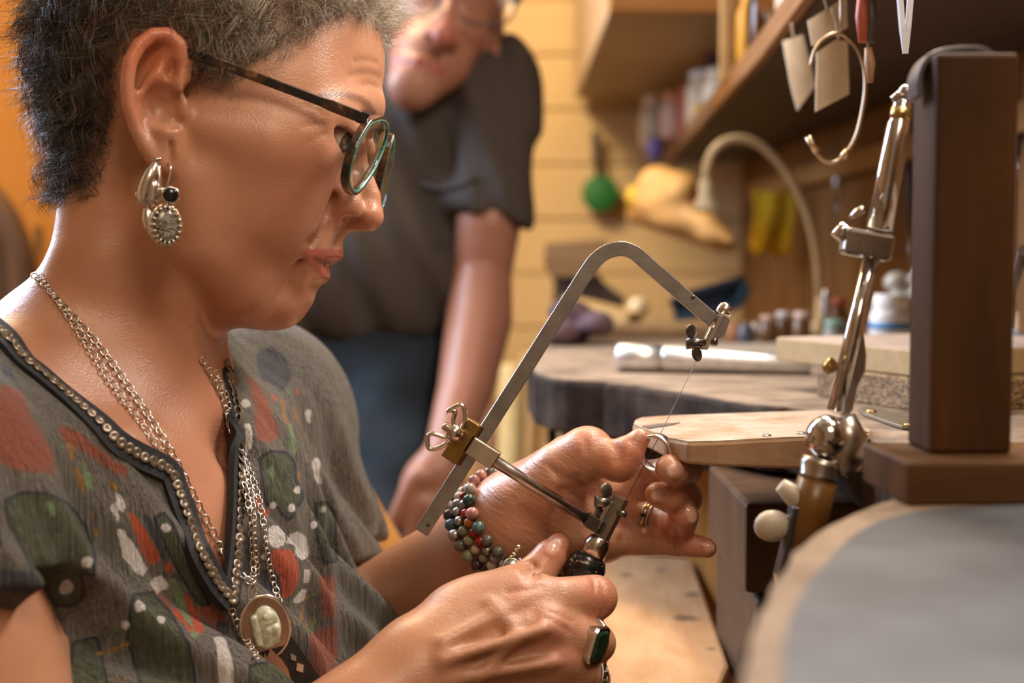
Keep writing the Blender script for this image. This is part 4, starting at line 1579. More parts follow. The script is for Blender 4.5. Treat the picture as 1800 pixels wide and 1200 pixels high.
def make_hair(roots, normals, edge_px, count, seed, length=(0.014, 0.027), fine=False):
    rng = np.random.default_rng(seed)
    n_ = len(roots)
    p = to_px(roots)
    ok = np.flatnonzero((p[:, 1] > -170) & (edge_px > -4))
    wgt = sstep(-6, 25, edge_px[ok])
    pick = rng.choice(ok, count, p=wgt / wgt.sum())
    R0 = roots[pick] + rng.normal(0, 0.0006, (count, 3))
    N0 = normals[pick]
    e0 = edge_px[pick]
    # direction the hair is combed
    rel = R0 - S(385, 100, 0)
    f = rel @ HF / 0.09
    z = rel[:, 2] / 0.09
    comb = np.outer(np.where(f > 0.35, 0.75 * np.clip(z + 0.2, 0, 1) * (f > 0.5) - 0.9 * (f <= 0.5), -0.5), HF) + np.outer(np.where(f > 0.35, -0.15, -0.85 + 0.3 * z), [0, 0, 1.0])
    comb += N0 * 0.25
    comb -= (comb * N0).sum(1)[:, None] * N0 * 0.6
    # clumps share a curl
    ncl = count // 9
    seedp = R0[rng.choice(count, ncl, replace=False)]
    cell = np.floor(R0 / 0.0065).astype(np.int64)
    key = (cell[:, 0] * 73856093) ^ (cell[:, 1] * 19349663) ^ (cell[:, 2] * 83492791)
    kk = (key % 100003)
    r1 = np.random.default_rng(seed + 1)
    tab = r1.random((100003, 6))
    cl = tab[kk]
    L = (length[0] + (length[1] - length[0]) * (0.6 * cl[:, 0] + 0.4 * rng.random(count)))
    L *= 0.35 + 0.65 * sstep(0, 45, e0)
    top = np.clip(z, 0, 1)
    L *= 1.0 + 0.35 * top
    ph = cl[:, 1] * 6.283 + rng.normal(0, 0.5, count)
    om = (5.0 + 5.0 * cl[:, 2]) * (1 if not fine else 1.4)
    cr = (0.0020 + 0.0030 * cl[:, 3]) * sstep(0, 30, e0) + 0.0003
    T1 = np.cross(N0, comb)
    T1 /= np.linalg.norm(T1, axis=1)[:, None] + 1e-9
    T2 = np.cross(T1, comb)
    T2 /= np.linalg.norm(T2, axis=1)[:, None] + 1e-9
    jit = (cl[:, 4:6] - 0.5) * 1.2
    comb = comb + T1 * jit[:, :1] + N0 * (jit[:, 1:] * 0.5 + 0.1) + rng.normal(0, 0.09, (count, 3))
    comb /= np.linalg.norm(comb, axis=1)[:, None]
    lift = (0.22 + 0.42 * cl[:, 5]) * (0.25 + 0.75 * sstep(0, 40, e0))
    K = 8
    ts = np.linspace(0, 1, K)
    P = np.zeros((count, K, 3))
    for i, t in enumerate(ts):
        a = ph + om * t
        P[:, i] = R0 + N0 * (L * lift * (t - 0.35 * t * t))[:, None] + comb * (L * t ** 1.25)[:, None] \
            + (T1 * (np.cos(a) - np.cos(ph))[:, None] + T2 * (np.sin(a) - np.sin(ph))[:, None]) * (cr * min(1, t * 2.2))[:, None]
    rad0 = rng.uniform(0.00011, 0.00018, count)
    Vh = np.zeros((count, K, 3, 3))
    for i in range(K):
        d = P[:, min(i + 1, K - 1)] - P[:, max(i - 1, 0)]
        d /= np.linalg.norm(d, axis=1)[:, None] + 1e-9
        u = np.cross(d, N0 + 0.01)
        u /= np.linalg.norm(u, axis=1)[:, None] + 1e-9
        w = np.cross(d, u)
        r = rad0 * (1.0 - 0.75 * ts[i] ** 2)
        for k in range(3):
            a = 2.0944 * k
            Vh[:, i, k] = P[:, i] + (math.cos(a) * u + math.sin(a) * w) * r[:, None]
    base = np.arange(count)[:, None, None] * (K * 3)
    ii = np.arange(K - 1)[None, :, None] * 3
    k0 = np.arange(3)[None, None, :]
    k1 = (k0 + 1) % 3
    q = np.stack([base + ii + k0, base + ii + k1, base + ii + 3 + k1, base + ii + 3 + k0], -1).reshape(-1, 4)
    grey = np.repeat(np.clip(0.12 + 0.22 * cl[:, 1] + 0.50 * rng.random(count) ** 1.5 + 0.38 * np.clip(f, -0.5, 1) + 0.12 * top, 0, 1), K * 3)
    return Vh.reshape(-1, 3), q, grey

hair_m = newmat('hair_grey')
t = NT(hair_m)
gv = t.attr('grey')
gn = t.noise(70, t.coord(), 3)
gf = t.math('MULTIPLY_ADD', gn, 0.35, t.math('SUBTRACT', gv, 0.17))
t.link(t.ramp(gf, [(0.0, (0.020, 0.018, 0.018)), (0.30, (0.085, 0.070, 0.055)), (0.55, (0.28, 0.235, 0.18)), (0.85, (0.62, 0.54, 0.42))]), t.b.inputs['Base Color'])
t.b.inputs['Roughness'].default_value = 0.42
t.b.inputs['Specular IOR Level'].default_value = 0.6
hv, hq, hg = make_hair(V[headv], Vn[headv], edge, 24000, 11)
quads_object('hair', hv, hq, hair_m, woman, attrs={'grey': hg})

# eyebrows: short hairs lying along the brow
BROW = [(657, 203), (648, 186), (636, 177), (618, 171), (598, 169), (578, 170), (562, 175)]
bpth = [(p[0], p[1]) for p in smooth_path([(x, y, 0) for x, y in BROW], 80)]
bh = MB()
bh2 = MB()
for i in range(280):
    k = int(RNG.integers(0, 79))
    x, y = bpth[k]
    wd = 6.5 * (0.35 + 0.65 * math.sin(math.pi * min(1, (k + 12) / 70)))
    p, n = hit(head, x + RNG.normal(0, 1.5), y + RNG.normal(0, 0.5) * wd)
    if p is None:
        continue
    k2 = min(k + 6, 79)
    tx, ty = bpth[k2][0] - bpth[max(k2 - 6, 0)][0], bpth[k2][1] - bpth[max(k2 - 6, 0)][1]
    tg = nrm(tx * CR - ty * CU + RNG.normal(0, 3.0) * CU * 0.6 + 1e-6)
    L_ = RNG.uniform(0.004, 0.007)
    pts = [p - n * 0.0004, p + n * 0.0007 + tg * L_ * 0.5, p + n * 0.0009 + tg * L_]
    bh.tube(pts, [0.00014, 0.00013, 0.00004], 4, caps=False)
    bh2.tube([mirror(q) for q in pts], [0.00011, 0.0001, 0.00003], 4, caps=False)
brow_m = pmat('brow_hair', (0.030, 0.018, 0.013), 0.5)
bh.build('eyebrow', brow_m, woman)
bh2.build('eyebrow', brow_m, woman)

# ------------------------------------------------------------------ her spectacles
def glass_mat(name, tint_=(1, 1, 1), refl=0.9):
    m = newmat(name)
    nt = m.node_tree
    nt.nodes.remove(nt.nodes['Principled BSDF'])
    out = nt.nodes['Material Output']
    tr = nt.nodes.new('ShaderNodeBsdfTransparent')
    tr.inputs[0].default_value = (*tint_, 1)
    gl = nt.nodes.new('ShaderNodeBsdfGlossy')
    gl.inputs['Roughness'].default_value = 0.02
    fr = nt.nodes.new('ShaderNodeFresnel')
    fr.inputs[0].default_value = 1.45
    mu = nt.nodes.new('ShaderNodeMath')
    mu.operation = 'MULTIPLY'
    mu.inputs[1].default_value = refl
    mx = nt.nodes.new('ShaderNodeMixShader')
    nt.links.new(fr.outputs[0], mu.inputs[0])
    nt.links.new(mu.outputs[0], mx.inputs[0])
    nt.links.new(tr.outputs[0], mx.inputs[1])
    nt.links.new(gl.outputs[0], mx.inputs[2])
    nt.links.new(mx.outputs[0], out.inputs[0])
    return m

lens_m = glass_mat('lens_glass', (1, 1, 1), 0.45)
tort = newmat('tortoiseshell')
t = NT(tort)
t.link(t.ramp(t.noise(120, t.coord(), 2), [(0.45, (0.010, 0.008, 0.008)), (0.62, (0.06, 0.025, 0.012)), (0.75, (0.22, 0.11, 0.03))]), t.b.inputs['Base Color'])
t.b.inputs['Roughness'].default_value = 0.18
teal = pmat('teal_acetate', (0.03, 0.26, 0.22), 0.2, 0, 0.2, 200, 0.0)
sp_w = thing('eyeglasses', 'tortoiseshell spectacles with a teal inner rim worn by the woman', 'eyeglasses', S(640, 220, 0))
LENS_PX = [(641, 214), (650, 209), (660, 206), (669, 208), (673.5, 215), (674, 226), (670, 248), (662, 270), (652, 292), (640, 312), (628, 328), (618, 337), (610, 336), (604, 325), (602, 308), (608, 280), (616, 256), (627, 235)]
LP0, LP1, LP2 = S(641, 214, 6.6), S(674, 226, 1.3), S(617, 337, 5.2)
LNRM = nrm(np.cross(LP1 - LP0, LP2 - LP0))
LENS_PTS = [on_plane(x, y, LP0, LNRM) for x, y in LENS_PX]

def superloop(q, n=64, e=0, inset=0.0):
    P = np.array(smooth_path(q + q[:3], 400))
    c = np.array(q).mean(0)
    seg = 399 / (len(q) + 2)                 # one turn of the closed path
    one, _ = resample(P[int(seg):int(seg + len(q) * seg) + 1], 0, n + 1)
    return [c + (p - c) * (1 - inset) for p in one[:-1]]

def lens_side(mir):
    q = [mirror(p) for p in LENS_PTS] if mir else LENS_PTS
    n = nrm(np.cross(q[5] - q[0], q[11] - q[0]))
    if n @ HF < 0:
        n = -n
    loop = superloop(q, 64)
    cen = sum(loop) / len(loop)
    ups = [n] * len(loop)
    MB().bar([p + n * 0.0012 for p in loop], n, 0.0021, 0.0012, closed=True).build('rim', tort, sp_w, bevel=0.0005)
    loop2 = superloop(q, 64, 0, 0.05)
    MB().tube([p + n * 0.0030 for p in loop2], 0.0006, 8, closed=True).build('rim_lining', teal, sp_w)
    loop3 = superloop(q, 64, 0, 0.055)
    mb = MB()
    rings = [1.0, 0.75, 0.5, 0.25]
    vs = []
    for r in rings:
        for p in loop3:
            vs.append(cen + (p - cen) * r + n * (0.0018 + 0.0022 * (1 - r * r)))
    vs.append(cen + n * 0.0040)
    m_ = len(loop3)
    fs = []
    for i in range(3):
        for k in range(m_):
            fs.append((i * m_ + k, i * m_ + (k + 1) % m_, (i + 1) * m_ + (k + 1) % m_, (i + 1) * m_ + k))
    for k in range(m_):
        fs.append((3 * m_ + k, 3 * m_ + (k + 1) % m_, 4 * m_))
    mb.add(vs, fs, True)
    o = mb.build('lens', lens_m, sp_w)
    so = o.modifiers.new('solid', 'SOLIDIFY')
    so.thickness = 0.0012
    # temple
    pts = [S(635, 206, 6.75), S(560, 177, 7.05), S(470, 143, 7.6), S(400, 117, 8.15), S(345, 98, 8.15), S(310, 88, 7.5), S(285, 100, 7.2), S(262, 140, 6.9)]
    if mir:
        pts = [mirror(p) for p in pts]
    path = smooth_path(pts, 30)
    hh = [0.0030] * 4 + [0.0024] * 26
    MB().bar(path, (0, 0, 1), hh, 0.0012).build('temple', tort, sp_w, bevel=0.0006)
    # hinge block
    hb = S(640, 208, 6.7)
    if mir:
        hb = mirror(hb)
    MB().box(hb - n * 0.001, (0.006, 0.0034, 0.0062), rot_in_plane(20)).build('hinge', tort, sp_w, bevel=0.0008)
lens_side(False)
lens_side(True)
bp = [S(668, 232, 1.3), S(671, 224, 0.5), mirror(S(671, 224, 0.5)), mirror(S(668, 232, 1.3))]
MB().bar(smooth_path(bp, 9), HF, 0.0018, 0.0018).build('bridge', tort, sp_w, bevel=0.0005)
# ------------------------------------------------------------------ her blouse
class Off:
    """a shape swollen by a constant"""
    def __init__(s, base, o):
        s.base, s.o = base, o
        base.bound()
        s.c, s.r, s.kmax = base.c, base.r + o, base.kmax
    def bound(s):
        pass
    def __call__(s, p, bc, br, m=0.0):
        return s.base(p, bc, br, m + s.o) - F32(s.o)

blm = Gr()
blm.u(Off(trunk, 0.75 * CM), 0)
for s_ in (-1, 1):
    blm.u(rc(T(8.6, s_ * 6.8, -20), T(10.5, s_ * 7.0, -42), 5.4 * CM, 6.0 * CM), 0.03)
blm.u(rc(T(6.5, 0, -14), T(11, 0, -42), 4.6 * CM, 6.5 * CM), 0.04)
def sleeve(sh, elb, f, r0, r1):
    g = Gr()
    e = sh * (1 - f) + elb * f
    g.u(rc(sh + TZ * 0.004, e, r0 * CM, r1 * CM), 0)
    g.i(half(e, e - sh), 0.004)
    return g
rse = RSH * 0.42 + REL * 0.58
blm.u(sleeve(RSH, REL, 0.24, 6.3, 6.6), 0.03)
blm.u(sleeve(LSH, LEL, 0.56, 5.7, 6.2), 0.035)

def folds(p):
    q = p - T0.astype(F32)[:, None]
    r = TR.astype(F32) @ q
    f = TF.astype(F32) @ q
    z = q[2]
    s = r * F32(1.0) - z * F32(0.42) + f * F32(0.25)
    w = np.sin(s * F32(2 * math.pi / 0.052) + F32(2.2) * np.sin(z * F32(26)))
    w2 = np.sin(s * F32(2 * math.pi / 0.021) + F32(1.4) * np.sin(z * F32(41) + r * F32(30)))
    amp = np.clip(-z / F32(0.09), F32(0.15), F32(1.0))
    return F32(0.0050) * w * amp + F32(0.0016) * w2 * amp

blouse_s = Fn(blm, folds, 0.007)

# neckline: points of the trim as seen, carried onto the cloth, closed behind the neck
TRIM_NEAR = [(-70, 540), (-30, 566), (7, 595), (38, 635), (70, 661), (104, 690), (139, 719), (174, 749), (203, 778), (238, 800), (275, 818), (296, 832), (306, 857), (317, 888), (330, 924), (345, 965), (362, 1000), (380, 1030), (402, 1056)]
TRIM_FAR = [(402, 1056), (412, 1024), (416, 992), (417, 928), (418, 880), (417, 812), (417, 747), (413, 701), (405, 663), (392, 632), (378, 606)]
near3 = [hit(blouse_s, *p)[0] for p in TRIM_NEAR]
near3 = [p for p in near3 if p is not None]
far3 = [hit(blouse_s, *p)[0] for p in TRIM_FAR]
far3 = [p for p in far3 if p is not None]
for _ in range(7):
    far3 = [far3[0]] + [(far3[i - 1] + 2 * far3[i] + far3[i + 1]) / 4 for i in range(1, len(far3) - 1)] + [far3[-1]]
back3 = [far3[-1] * 0.6 + T(-5.5, -7.0, 2.0) * 0.4, T(-7.0, -4.5, 3.0), T(-8.0, 0, 3.2), T(-7.5, 4.5, 3.0)]
LOOP3 = np.array(smooth_path(near3, 90)[:-1] + smooth_path(far3, 60)[:-1] + smooth_path([far3[-1]] + back3 + [near3[0]], 40)[:-1])
NA = nrm(TF * 0.72 + TZ * 0.62 + TR * 0.15)      # the opening is cut along this direction
NU = nrm(np.cross(NA, TR))
NV = np.cross(NA, NU)
def cut2(P):
    q = P - T0
    return np.stack([q @ NU, q @ NV], 1)
LOOP2 = cut2(LOOP3)

BL_LO, BL_HI = (-0.47, 0.48, 0.80), (-0.06, 1.08, 1.12)
BV, BQ = mesh_sdf(blouse_s, 0.0019, BL_LO, BL_HI)
c2 = cut2(BV)
ins = in_poly(c2, LOOP2) & ((BV - T0) @ NA > -0.045)
keepq = ~ins[BQ].any(1)
BQ = BQ[keepq]
used = np.unique(BQ)
remap = -np.ones(len(BV), int)
remap[used] = np.arange(len(used))
BV, BQ = BV[used], remap[BQ]

# the print: signed distances (px) to hand-drawn motifs
bp = to_px(BV)
def poly_sd(polys, circles=()):
    d = np.full(len(bp), 60.0)
    for po in polys:
        po = np.array(po, float)
        lo, hi = po.min(0) - 40, po.max(0) + 40
        m = np.flatnonzero((bp > lo).all(1) & (bp < hi).all(1))
        if len(m) == 0:
            continue
        sd = poly_dist(bp[m], po) * np.where(in_poly(bp[m], po), -1, 1)
        d[m] = np.minimum(d[m], sd)
    for x, y, r in circles:
        d = np.minimum(d, np.hypot(bp[:, 0] - x, bp[:, 1] - y) - r)
    return d
def line_sd(paths, w):
    d = np.full(len(bp), 60.0)
    for pa in paths:
        pa = np.array(pa, float)
        for a, b in zip(pa[:-1], pa[1:]):
            ab = b - a
            t_ = np.clip(((bp - a) @ ab) / (ab @ ab), 0, 1)
            d = np.minimum(d, np.linalg.norm(bp - a - t_[:, None] * ab, axis=1) - w)
    return d
P_RUST = [[(-40, 690), (10, 678), (40, 690), (62, 740), (96, 800), (92, 838), (70, 826), (40, 830), (0, 812), (-40, 820)],
          [(96, 742), (140, 758), (190, 800), (224, 822), (222, 838), (190, 825), (140, 790), (110, 772)],
          [(436, 662), (450, 668), (470, 700), (492, 768), (470, 778), (450, 772), (448, 715)],
          [(340, 1046), (372, 1050), (392, 1085), (388, 1115), (360, 1090)], [(560, 1012), (590, 1015), (592, 1090), (568, 1080)], [(545, 1110), (590, 1100), (592, 1210), (545, 1210)], [(268, 1028), (300, 1060), (292, 1095), (270, 1060)]]
P_RED = [[(222, 898), (238, 900), (262, 945), (284, 985), (262, 992), (240, 950)], [(288, 988), (306, 990), (304, 1012), (290, 1006)],
         [(300, 1066), (312, 1070), (340, 1108), (330, 1112)], [(322, 1040), (334, 1050), (360, 1112), (346, 1112), (328, 1070)],
         [(470, 972), (490, 964), (512, 968), (526, 990), (528, 1022), (514, 1046), (498, 1052), (492, 1010), (478, 995)], [(448, 862), (454, 870), (460, 892), (474, 898), (466, 908), (452, 900)],
         [(388, 1078), (396, 1082), (394, 1092), (386, 1090)], [(478, 690), (486, 700), (482, 705)], [(520, 682), (527, 690), (522, 696)]]
P_GREEN = [[(10, 880), (40, 866), (80, 868), (118, 884), (150, 925), (166, 975), (164, 1010), (146, 1008), (140, 1000), (148, 1045), (130, 1064), (100, 1062), (70, 1030), (40, 960), (15, 915)],
           [(458, 805), (476, 794), (502, 796), (516, 812), (520, 845), (532, 872), (524, 888), (510, 884), (518, 905), (506, 912), (494, 900), (484, 884), (470, 888), (462, 850)],
           [(272, 912), (286, 902), (300, 916), (330, 985), (352, 1030), (368, 1062), (352, 1062), (318, 1010), (290, 955)],
           [(235, 1046), (268, 1042), (300, 1080), (330, 1130), (345, 1210), (250, 1210), (225, 1120)], [(556, 886), (572, 884), (588, 900), (590, 985), (570, 988), (558, 940)],
           [(130, 1130), (170, 1120), (190, 1210), (120, 1210)], [(-40, 880), (-10, 870), (0, 960), (-40, 960)], [(440, 1170), (500, 1160), (520, 1210), (440, 1210)]]
P_WHITE = [[(203, 866), (214, 872), (224, 890), (216, 902), (206, 888)], [(206, 928), (220, 934), (240, 962), (258, 1000), (252, 1014), (236, 1006), (214, 980)], [(260, 1020), (288, 1008), (298, 1030), (276, 1046)], [(194, 886), (204, 892), (212, 912), (206, 922)],
           [(466, 952), (472, 930), (488, 924), (500, 938), (500, 960), (484, 962)], [(506, 955), (506, 938), (524, 930), (540, 944), (544, 976), (530, 990), (520, 978), (516, 960)],
           [(532, 996), (546, 1000), (544, 1024), (532, 1030)], [(528, 1034), (542, 1034), (534, 1056), (520, 1062), (514, 1056)], [(456, 978), (468, 968), (472, 982), (460, 992)], [(376, 1120), (392, 1118), (408, 1160), (412, 1210), (388, 1210)],
           [(550, 810), (560, 806), (566, 850), (556, 852)], [(536, 720), (545, 722), (548, 745), (538, 742)], [(428, 745), (442, 742), (446, 780), (434, 800)]]
C_WHITE = [(116, 1030, 12), (152, 988, 10), (245, 1066, 10), (293, 928, 9), (521, 861, 6), (480, 888, 6), (512, 892, 7), (220, 1098, 8), (285, 1088, 7), (568, 895, 6), (550, 923, 5), (432, 710, 9), (64, 1010, 0.1)]
P_LIME = [[(294, 1018), (308, 1012), (330, 1060), (352, 1118), (338, 1122), (316, 1070)], [(508, 742), (516, 748), (522, 790), (516, 806), (508, 780)], [(80, 880), (96, 884), (98, 910), (86, 905)], [(140, 800), (150, 810), (165, 860), (156, 862)], [(545, 1090), (552, 1040), (556, 1090), (550, 1120)], [(472, 822), (482, 818), (480, 840)]]
P_NAVY = [[(452, 620), (478, 606), (505, 628), (514, 660), (500, 690), (478, 676), (462, 668), (450, 640)], [(246, 900), (262, 906), (292, 965), (296, 1000), (284, 978)], [(456, 1000), (476, 998), (494, 1018), (500, 1052), (482, 1048), (462, 1030)], [(-40, 960), (0, 1000), (60, 1010), (90, 1040), (60, 1050), (0, 1040), (-40, 1020)], [(380, 1100), (392, 1080), (402, 1110), (390, 1130)], [(0, 640), (20, 650), (30, 668), (5, 660)]]
L_YEL = [[(120, 782), (140, 840), (160, 905), (172, 950)], [(150, 805), (185, 838), (205, 860)], [(497, 705), (500, 730), (508, 760)], [(516, 720), (526, 745), (532, 770)], [(540, 800), (532, 820), (524, 838)], [(540, 1048), (532, 1075), (524, 1110)], [(170, 1150), (200, 1140), (225, 1130)], [(215, 1170), (220, 1200)], [(425, 720), (436, 724)], [(556, 1060), (545, 1090), (535, 1108)]]
attrs = {'d_rust': poly_sd(P_RUST), 'd_red': poly_sd(P_RED), 'd_green': poly_sd(P_GREEN), 'd_white': poly_sd(P_WHITE, C_WHITE), 'd_lime': poly_sd(P_LIME), 'd_navy': poly_sd(P_NAVY), 'd_yel': line_sd(L_YEL, 2.2)}

cl = newmat('floral_cotton')
t = NT(cl)
v = t.coord()
nz = t.noise(260, v, 4)
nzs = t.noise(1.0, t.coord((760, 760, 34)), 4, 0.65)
nzl = t.noise(95, v, 2)
def mask(name, soft=2.0, jit=9.0):
    d = t.attr(name)
    a = t.math('MULTIPLY_ADD', t.math('SUBTRACT', nzs, 0.5), jit, d)
    a = t.math('MULTIPLY_ADD', t.math('SUBTRACT', nzl, 0.5), 16.0, a)
    m = t.n.new('ShaderNodeMapRange')
    m.inputs['From Min'].default_value = soft
    m.inputs['From Max'].default_value = -soft
    t.link(a, m.inputs['Value'])
    return m.outputs[0]
def band(name, lo, hi):
    d = t.attr(name)
    a = t.math('MULTIPLY_ADD', t.math('SUBTRACT', nz, 0.5), 4.0, d)
    return t.math('MULTIPLY', t.math('GREATER_THAN', a, lo), t.math('LESS_THAN', a, hi))
c = t.ramp(nzs, [(0.34, (0.060, 0.055, 0.045)), (0.50, (0.150, 0.140, 0.118)), (0.72, (0.195, 0.183, 0.155))])  # dark end of the streaks paints crease shade into the cloth colour
c = t.mix(mask('d_rust', 4, 16), c, (0.30, 0.070, 0.032))
gcol = t.ramp(nz, [(0.3, (0.030, 0.040, 0.018)), (0.6, (0.072, 0.088, 0.042)), (0.8, (0.14, 0.17, 0.085))])
c = t.mix(mask('d_green', 2, 5), c, gcol)
c = t.mix(band('d_green', -2.0, 4.0), c, (0.012, 0.014, 0.024))
c = t.mix(mask('d_navy', 3, 10), c, (0.030, 0.034, 0.052))
c = t.mix(mask('d_lime', 2, 8), c, (0.20, 0.32, 0.15))
c = t.mix(mask('d_red', 1.2, 3), c, (0.52, 0.075, 0.016))
c = t.mix(mask('d_white', 1.2, 2), c, (0.74, 0.72, 0.72))
c = t.mix(mask('d_yel', 1.0, 6), c, (0.36, 0.17, 0.020))
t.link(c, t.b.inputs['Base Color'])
t.b.inputs['Roughness'].default_value = 0.85
t.b.inputs['Sheen Weight'].default_value = 0.15
cr1 = t.noise(1.0, t.coord((560, 560, 22)), 4, 0.6, dist=0.25)
b1 = t.bump(cr1, 1.0, 0.0075)
b2 = t.bump(t.noise(1800, v, 2), 0.25, 0.0003, b1)
t.link(b2, t.b.inputs['Normal'])
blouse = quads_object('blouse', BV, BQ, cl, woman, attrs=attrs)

# trim: dark band with a row of metal sequins
navy = pmat('navy_trim', (0.014, 0.016, 0.022), 0.75, 0, 0.3, 500, 0.6)
seq_m = pmat('sequin', (0.19, 0.155, 0.115), 0.3, 0.5, 0.3, 300, 0.05)
def surf_n(P):
    e = 0.0015
    O = np.array([P + e * np.eye(3)[a] * s_ for a in range(3) for s_ in (1, -1)])
    g = blm(np.ascontiguousarray(O.T.astype(F32)), P, 0.01)
    return nrm([g[0] - g[1], g[2] - g[3], g[4] - g[5]])
seq = MB().lathe([(0.0004, -0.0004), (0.0028, -0.0003), (0.0030, 0.0001), (0.0027, 0.0005), (0.0009, 0.0003), (0.0006, 0.0001)], (0, 0, 0), (0, 0, 1), 14)
seq_o = None
def trim(path3, hw, n, step):
    global seq_o
    P, L = resample(smooth_path(path3, 160), 0, n)
    N = np.array([surf_n(p) for p in P])
    for _ in range(3):
        N[1:-1] = (N[:-2] + N[1:-1] * 2 + N[2:]) / 4
    N /= np.linalg.norm(N, axis=1)[:, None]
    MB().bar([p + q * 0.0004 for p, q in zip(P, N)], N, 0.0024, hw).build('neck_trim', navy, blouse, bevel=0.0006)
    B_, L = resample(P, step)
    for i, p in enumerate(B_):
        j = np.argmin(np.linalg.norm(P - p, axis=1))
        nn = N[j]
        tg = nrm(P[min(j + 1, n - 1)] - P[max(j - 1, 0)])
        if seq_o is None:
            o = seq.build('sequin', seq_m, blouse)
            seq_o = o
        else:
            o = seq_o.copy()
            COL.objects.link(o)
            o.parent = blouse
        R = frame_z(nn + RNG.normal(0, 0.12, 3), tg)
        M = Matrix(R.tolist()).to_4x4()
        M.translation = Vector(p + nn * 0.0034)
        o.matrix_parent_inverse = parent_inv(blouse)
        o.matrix_basis = M
trim(near3, 0.0066, 120, 0.0049)
trim(far3, 0.0052, 90, 0.0049)
# ------------------------------------------------------------------ necklaces
silver = metalmat('silver', (0.78, 0.74, 0.68), 0.22)
silver_d = metalmat('silver_dark', (0.45, 0.42, 0.38), 0.32)
gold = metalmat('gold', (0.72, 0.48, 0.18), 0.28)
neckskin = Gr()
neckskin.u(head, 0)
neckskin.u(trunk, 0.03)
class Both:
    def __call__(s, p, bc, br, m=0.0):
        return np.minimum(neckskin(p, bc, br, m), s.cut(p, blouse_s(p, bc, br, m)))
    def cut(s, p, d):
        pt = p.T.astype(float)
        ins = in_poly(cut2(pt), LOOP2) & ((pt - T0) @ NA > -0.045)
        return np.where(ins, F32(0.02), d)
both = Both()

def link_mesh(a, b, r):
    """one oval chain link lying in xz, long axis z"""
    n = 16
    pts = [np.array([b * math.cos(2 * math.pi * i / n), 0, a * math.sin(2 * math.pi * i / n)]) for i in range(n)]
    return MB().tube(pts, r, 6, closed=True)

def chain(parent, path, a, b, r, mat, proto=None, lift=0.0016):
    P, L = resample(path, 1.62 * a)
    first = proto
    for i in range(len(P) - 1):
        mid = (P[i] + P[i + 1]) / 2
        z = nrm(P[i + 1] - P[i])
        x = np.cross(z, CF)
        R = frame_z(z, x if i % 2 == 0 else np.cross(z, x))
        if i % 2:
            R = R @ np.array([[math.cos(.5), -math.sin(.5), 0], [math.sin(.5), math.cos(.5), 0], [0, 0, 1]])
        else:
            R = R @ np.array([[math.cos(.35), math.sin(.35), 0], [-math.sin(.35), math.cos(.35), 0], [0, 0, 1]])
        if first is None:
            o = link_mesh(a, b, r).build('link', mat, parent)
            first = o
        else:
            o = first.copy()
            COL.objects.link(o)
            o.parent = parent
        M = Matrix(R.tolist()).to_4x4()
        M.translation = Vector(mid)
        o.matrix_parent_inverse = parent_inv(parent)
        o.matrix_basis = M
    return first

def drape(pxs, lift=0.0018, n=60):
    out = []
    for q in smooth_path([(a, b, 0) for a, b in pxs], len(pxs) * 2 - 1):
        p, nn = hit(both, q[0], q[1])
        if p is not None:
            out.append(p + nn * lift)
    out = np.array(out)
    for _ in range(2):
        out[1:-1] = (out[:-2] + 2 * out[1:-1] + out[2:]) / 4
    return smooth_path(list(out), n)

n1 = thing('necklace', 'heavier silver cable chain carrying the oval carved pendant', 'necklace', W(440, 1030, .78))
pA = drape([(47, 474), (78, 500), (120, 550), (160, 592), (200, 645), (240, 705), (270, 752), (300, 800), (320, 840), (345, 890), (375, 948), (408, 998), (437, 1026)])
pr = chain(n1, pA, 0.0024, 0.0016, 0.00048, silver)
pA2 = drape([(350, 630), (364, 652), (380, 686), (398, 730), (414, 790), (428, 850), (436, 900), (440, 950), (444, 990), (440, 1026)])
chain(n1, pA2, 0.0024, 0.0016, 0.00048, silver, pr)
n2 = thing('necklace', 'finer silver belcher chain carrying the dark square pendant', 'necklace', W(470, 1140, .78))
pB = drape([(58, 462), (90, 510), (118, 556), (150, 604), (185, 660), (215, 704), (240, 738), (262, 770), (283, 800)])
pr2 = chain(n2, pB, 0.0019, 0.0016, 0.00036, silver)
pB2 = drape([(338, 915), (352, 955), (372, 1000), (395, 1050), (415, 1095), (430, 1130), (446, 1162)], 0.0030)
chain(n2, pB2, 0.0019, 0.0016, 0.00036, silver, pr2)
pB3 = drape([(374, 668), (404, 738), (424, 800), (444, 860), (456, 920), (468, 980), (480, 1040), (494, 1096)], 0.0030)
chain(n2, pB3, 0.0019, 0.0016, 0.00036, silver, pr2)
n3 = thing('necklace', 'thin silver chain lying beside the dark trim on the far side of the neckline', 'necklace', W(440, 900, .80))
pC = drape([(368, 655), (392, 704), (410, 756), (424, 822), (433, 872), (440, 925), (447, 975), (446, 1010)], 0.0036)
chain(n3, pC, 0.0020, 0.0014, 0.00038, silver, None)

